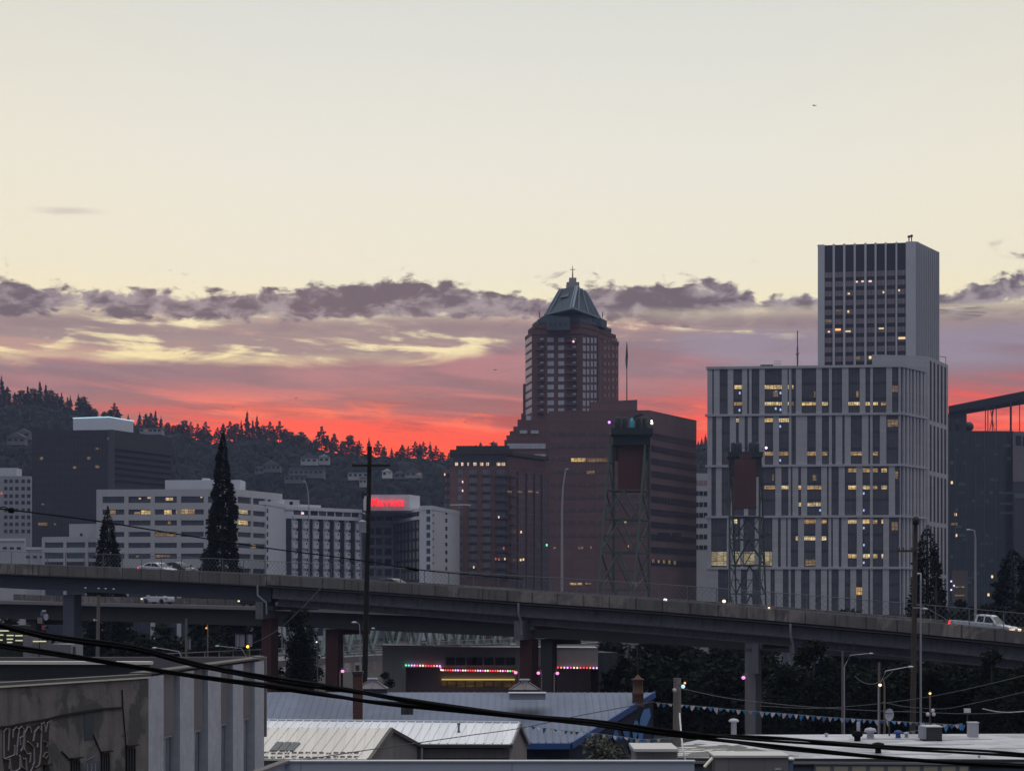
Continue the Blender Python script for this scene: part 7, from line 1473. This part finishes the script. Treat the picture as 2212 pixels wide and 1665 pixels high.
# ------------------------------------------------------------------ trees and shrubs of the middle ground
def dense_crown(blobs, n, size, seed):
    rr = random.Random(seed); mb = MB(); vol = [b[3] * b[3] * b[4] for b in blobs]; tot = sum(vol)
    vs, fs = [], []
    for b, v_ in zip(blobs, vol):
        for k in range(int(n * v_ / tot)):
            d_ = Vector((rr.gauss(0, 1), rr.gauss(0, 1), rr.gauss(0, 1))).normalized() * (rr.random() ** .45) * rr.uniform(.8, 1.12)
            c_ = Vector((b[0] + d_.x * b[3], b[1] + d_.y * b[3], b[2] + d_.z * b[4])); s = size * rr.uniform(.5, 1.4)
            a = Vector((rr.gauss(0, 1), rr.gauss(0, 1), rr.gauss(0, .7))).normalized() * s; t = a.cross(Vector((rr.gauss(0, 1), rr.gauss(0, 1), rr.gauss(0, 1)))).normalized() * s * .6
            k0 = len(vs); vs += [c_ - a, c_ + t, c_ + a, c_ - t]; fs.append((k0, k0 + 1, k0 + 2, k0 + 3))
    mb.add(vs, fs); return mb
DLF = mat('dark_leaves', (.020, .026, .019), .95, .5, 1.0, col2=(.030, .034, .022), thr=(.5, .7), spec=.03); DOL = mat('olive_leaves', (.03, .033, .018), .95, .5, .8, col2=(.048, .045, .02), thr=(.5, .7), spec=.03); DGN = mat('deep_conifer_green', (.017, .024, .020), .95, .5, 1.2, spec=.03)
def tree(lab, px, pyt, Y, wpx, n=9000, leaf=.16, m=DLF, seed=1, base=0.0, nb=9, cat='tree', name='tree', low=.1):
    rr = random.Random(seed); s = Y / F; x = X(px, Y); zt_ = Z(pyt, Y); H = zt_ - base; w_ = wpx * s / 2; o = thing(name, lab, cat, (x, Y, base))
    tr = MB().tube([(x, Y, base - .3), (x + .1, Y, base + H * .45), (x, Y, base + H * .9)], [max(.12, H * .022), H * .014, .03], 8); blobs = []
    for i in range(nb):
        f_ = i / max(1, nb - 1); z = base + H * (low + (.93 - low) * f_); r_ = w_ * (.35 + .65 * math.sin(math.pi * min(1, .25 + f_ * .72))) * rr.uniform(.5, .75); a = rr.uniform(0, 6.28); off = (w_ - r_) * rr.uniform(.3, 1)
        if i == nb - 1: off = 0; r_ = w_ * .42
        c_ = (x + math.cos(a) * off, Y + math.sin(a) * off, z); blobs.append((c_[0], c_[1], min(c_[2], zt_ - r_ * .75), r_, r_ * rr.uniform(.7, 1.0))); tr.tube([(x, Y, base + H * f_ * .6 + .3), c_], [H * .008 + .02, .02], 5)
    tr.build('trunk', bark, o); dense_crown(blobs, n, leaf, seed).build('crown', m, o); return o
def spire(lab, px, pyt, Y, wpx, base, n=9000, leaf=.22, seed=3, prof=None, m=DGN):
    """columnar conifer: width profile measured down from the tip"""
    rr = random.Random(seed); s = Y / F; x = X(px, Y); zt_ = Z(pyt, Y); H = zt_ - base; o = thing('conifer', lab, 'tree', (x, Y, base)); mb = MB(); vs, fs = [], []
    lob = [(rr.uniform(.04, 1), rr.uniform(0, 6.28), rr.uniform(.10, .24)) for _ in range(46)]
    bo = [(rr.random() ** .6, rr.uniform(0, 6.28), rr.uniform(1.02, 1.42)) for _ in range(150)]
    for k in range(n):
        f_ = rr.random() ** .62; a = rr.uniform(0, 6.283); w_ = table(prof, f_) * wpx * s / 2
        bump_ = 1 + sum(q[2] * math.exp(-((f_ - q[0]) / .018) ** 2) * max(0, math.cos(a - q[1])) for q in lob) - .14 * (math.sin(f_ * 70 + 2 * math.sin(a)) > .3)
        r_ = w_ * bump_ * (1 - .5 * rr.random() ** 2.2)
        if k % 5 < 2:
            q = bo[rr.randrange(len(bo))]; f_ = min(1, max(0, q[0] + rr.gauss(0, .010))); a = q[1] + rr.gauss(0, .22); r_ = table(prof, f_) * wpx * s / 2 * rr.uniform(.55, q[2]); 
        c_ = Vector((x + math.cos(a) * r_, Y + math.sin(a) * r_, zt_ - f_ * H)); q = leaf * rr.uniform(.5, 1.3) * (.5 + .5 * min(1, f_ * 6))
        out_ = Vector((math.cos(a), math.sin(a), rr.uniform(-.2, .7))).normalized() * q; t = out_.cross(Vector((rr.gauss(0, 1), rr.gauss(0, 1), rr.gauss(0, 1)))).normalized() * q * .55
        k0 = len(vs); vs += [c_ - out_, c_ + t, c_ + out_, c_ - t]; fs.append((k0, k0 + 1, k0 + 2, k0 + 3))
    mb.add(vs, fs); MB().tube([(x, Y, base), (x, Y, zt_ - H * .1), (x, Y, zt_ - .2)], [.5, .14, .03], 8).build('trunk', bark, o); mb.build('crown', m, o); return o
spire('tall slim dark conifer in front of the strip windowed office', 481, 931, 330, 128, 4, 30000, .27, 3, [(0, .02), (.08, .14), (.18, .25), (.34, .38), (.50, .50), (.66, .66), (.8, .82), (.92, 1), (1, 1)])
spire('shorter pointed dark conifer in front of the low white wing', 232, 1092, 320, 86, 4, 16000, .26, 8, [(0, .02), (.12, .28), (.3, .52), (.55, .78), (.8, .98), (1, 1)])
spire('dark conifer rising behind the viaduct beside the courthouse right edge', 2003, 1133, 300, 92, 6, 11000, .26, 12, [(0, .03), (.12, .35), (.25, .5), (.45, .62), (.6, .8), (.8, 1), (1, .9)])
spire('dark conifer at the right edge above the pickup truck', 2188, 1183, 300, 105, 6, 11000, .26, 15, [(0, .05), (.15, .5), (.35, .7), (.6, .9), (.8, 1), (1, 1)])
tree('loose leafy branches right of the dark courthouse conifer', 2022, 1206, 296, 44, 3500, .22, DLF, 31, 6, 7)
tree('dark bushy tree behind the pickup truck at the foot of the glass office', 2075, 1290, 280, 70, 5000, .2, DLF, 32, 2, 8); tree('dark bushy tree left of the right edge conifer', 2130, 1302, 282, 80, 5000, .2, DLF, 33, 2, 8); tree('low dark shrubbery tree below the right edge conifer', 2205, 1300, 282, 80, 5000, .2, DLF, 34, 2, 8)
tree('round dark tree under the viaduct right of the first red pier', 648, 1310, 245, 120, 15000, .17, DLF, 41, 0, 11)
tree('broad olive tree below the viaduct right of the rusty chimney', 1440, 1398, 245, 120, 9000, .18, DOL, 42, 0, 10); tree('olive tree between the broad olive tree and the grey pier', 1560, 1405, 240, 120, 9000, .18, DOL, 43, 0, 10)
tree('tall dark tree right of the grey pier overlapping the viaduct girder', 1758, 1381, 184, 135, 14000, .15, DLF, 44, 0, 12); tree('dark tree right of the tall dark tree behind the pennants', 1700, 1440, 190, 100, 8000, .15, DLF, 45, 0, 9)
tree('wide dark tree in front of the viaduct girder near the right edge', 2142, 1398, 168, 120, 14000, .15, DLF, 46, 0, 12); tree('dark tree filling the right edge below the parapet', 2215, 1440, 160, 130, 10000, .15, DLF, 47, 0, 10); tree('dark tree behind the wooden utility pole on the right', 2010, 1450, 190, 130, 9000, .15, DLF, 48, 0, 10)
tree('shadowed tree between the curved lamp arms and the wooden utility pole', 1900, 1495, 196, 120, 7000, .15, DLF, 49, 0, 9)
tree('small shrub beside the taupe building left of the string lights', 832, 1449, 230, 52, 3500, .12, DLF, 50, 0, 7, 'shrub', 'shrub')
tree('bush with pale leaves in front of the blue mural building', 1296, 1583, 86, 150, 9000, .075, mat('pale_bush_leaves', (.075, .075, .045), .8, .5, 1.5, col2=(.13, .14, .12), thr=(.55, .62)), 51, 5.2, 12, 'bush', 'bush')
far_t = None; rr = random.Random(77); kk = 0
spots = [(20, 'far left behind the lit pavilion'), (90, 'left of the blue grey pier'), (190, 'between the blue grey pier and the grey pole'), (270, 'right of the grey pole'), (350, 'left of the thin sign pole'), (430, 'right of the thin sign pole'), (500, 'behind the banners'), (555, 'behind the first red pier'), (1330, 'behind the dark shed'), (1400, 'behind the rusty chimney'), (1480, 'above the short grey pole'), (1560, 'left of the grey pier'), (1640, 'right of the grey pier'), (1830, 'behind the thin lamp arm'), (1900, 'behind the double peach lamp'), (1960, 'left of the wooden pole'), (2040, 'right of the slim grey pole'), (2110, 'behind the white vent box'), (2190, 'at the right edge')]
for px, w_ in spots:
    Y = rr.uniform(320, 345); h_ = rr.uniform(11.5, 14.5); lab = 'shadowed riverbank tree under the viaducts, %s' % w_
    if far_t is None:
        far_t = tree(lab, px, HY - (13 - CZ) / 330 * F, 330, 110, 2600, .42, DLF, 60, 0, 9, low=.05); far_t['group'] = 'shadowed trees along the river bank'; base_loc = far_t.location.copy()
        # geometry is local to the trunk foot already
    else: dup(far_t, (X(px, Y), Y, 0), rr.uniform(0, 6), (h_ / 13 * 1.25, h_ / 13 * 1.25, h_ / 13), lab)

mid_t = None
for i, (px, py, Y, w_) in enumerate(((1350, 1425, 250, 'just right of the dark shed'), (1415, 1412, 228, 'right of the rusty chimney'), (1490, 1408, 236, 'over the short grey pole'), (1550, 1416, 226, 'midway between the short grey pole and the grey pier'), (1602, 1412, 232, 'directly left of the grey pier'), (1668, 1418, 222, 'directly right of the grey pier'), (1735, 1420, 214, 'behind the tall dark tree'), (1800, 1428, 218, 'left of the first curved lamp arm'), (1860, 1436, 212, 'beneath the first curved lamp arm'), (1925, 1432, 208, 'beneath the second curved lamp arm'), (1985, 1436, 204, 'behind the slim grey pole'), (2050, 1434, 200, 'above the dark air unit'), (2110, 1438, 196, 'above the white vent box'), (2175, 1432, 192, 'near the right edge'), (385, 1372, 300, 'behind the curved lamp arm at left'), (465, 1375, 300, 'behind the banners at left'), (300, 1370, 300, 'right of the grey pole at left'))):
    lab = 'dark leafy tree under the viaduct, %s' % w_
    H = Z(py, Y)
    if mid_t is None:
        mid_t = tree(lab, px, py, Y, 150, 8000, .26, DLF, 91, 0, 12, low=.08); mid_t['group'] = 'dark leafy trees in the viaduct shade'; H0_ = H
    else: dup(mid_t, (X(px, Y), Y, 0), i * 1.9, (H / H0_ * 1.05, H / H0_ * 1.05, H / H0_), lab)
# ------------------------------------------------------------------ evening haze
hz = bpy.data.materials.new('evening_haze'); hz.use_nodes = True; nt = hz.node_tree; nt.nodes.clear()
o_ = nt.nodes.new('ShaderNodeOutputMaterial'); v_ = nt.nodes.new('ShaderNodeVolumePrincipled'); v_.inputs['Density'].default_value = .00010; v_.inputs['Color'].default_value = (.46, .56, .88, 1); v_.inputs['Anisotropy'].default_value = .2
nt.links.new(v_.outputs[0], o_.inputs['Volume'])
tag(MB().box(-900, 900, -60, 1960, -1, 290).build('haze', hz), None, None, kind='stuff')
for o in bpy.data.objects:
    for k in list(o.keys()):
        if k == 'org' or k.startswith('nw_'): del o[k]
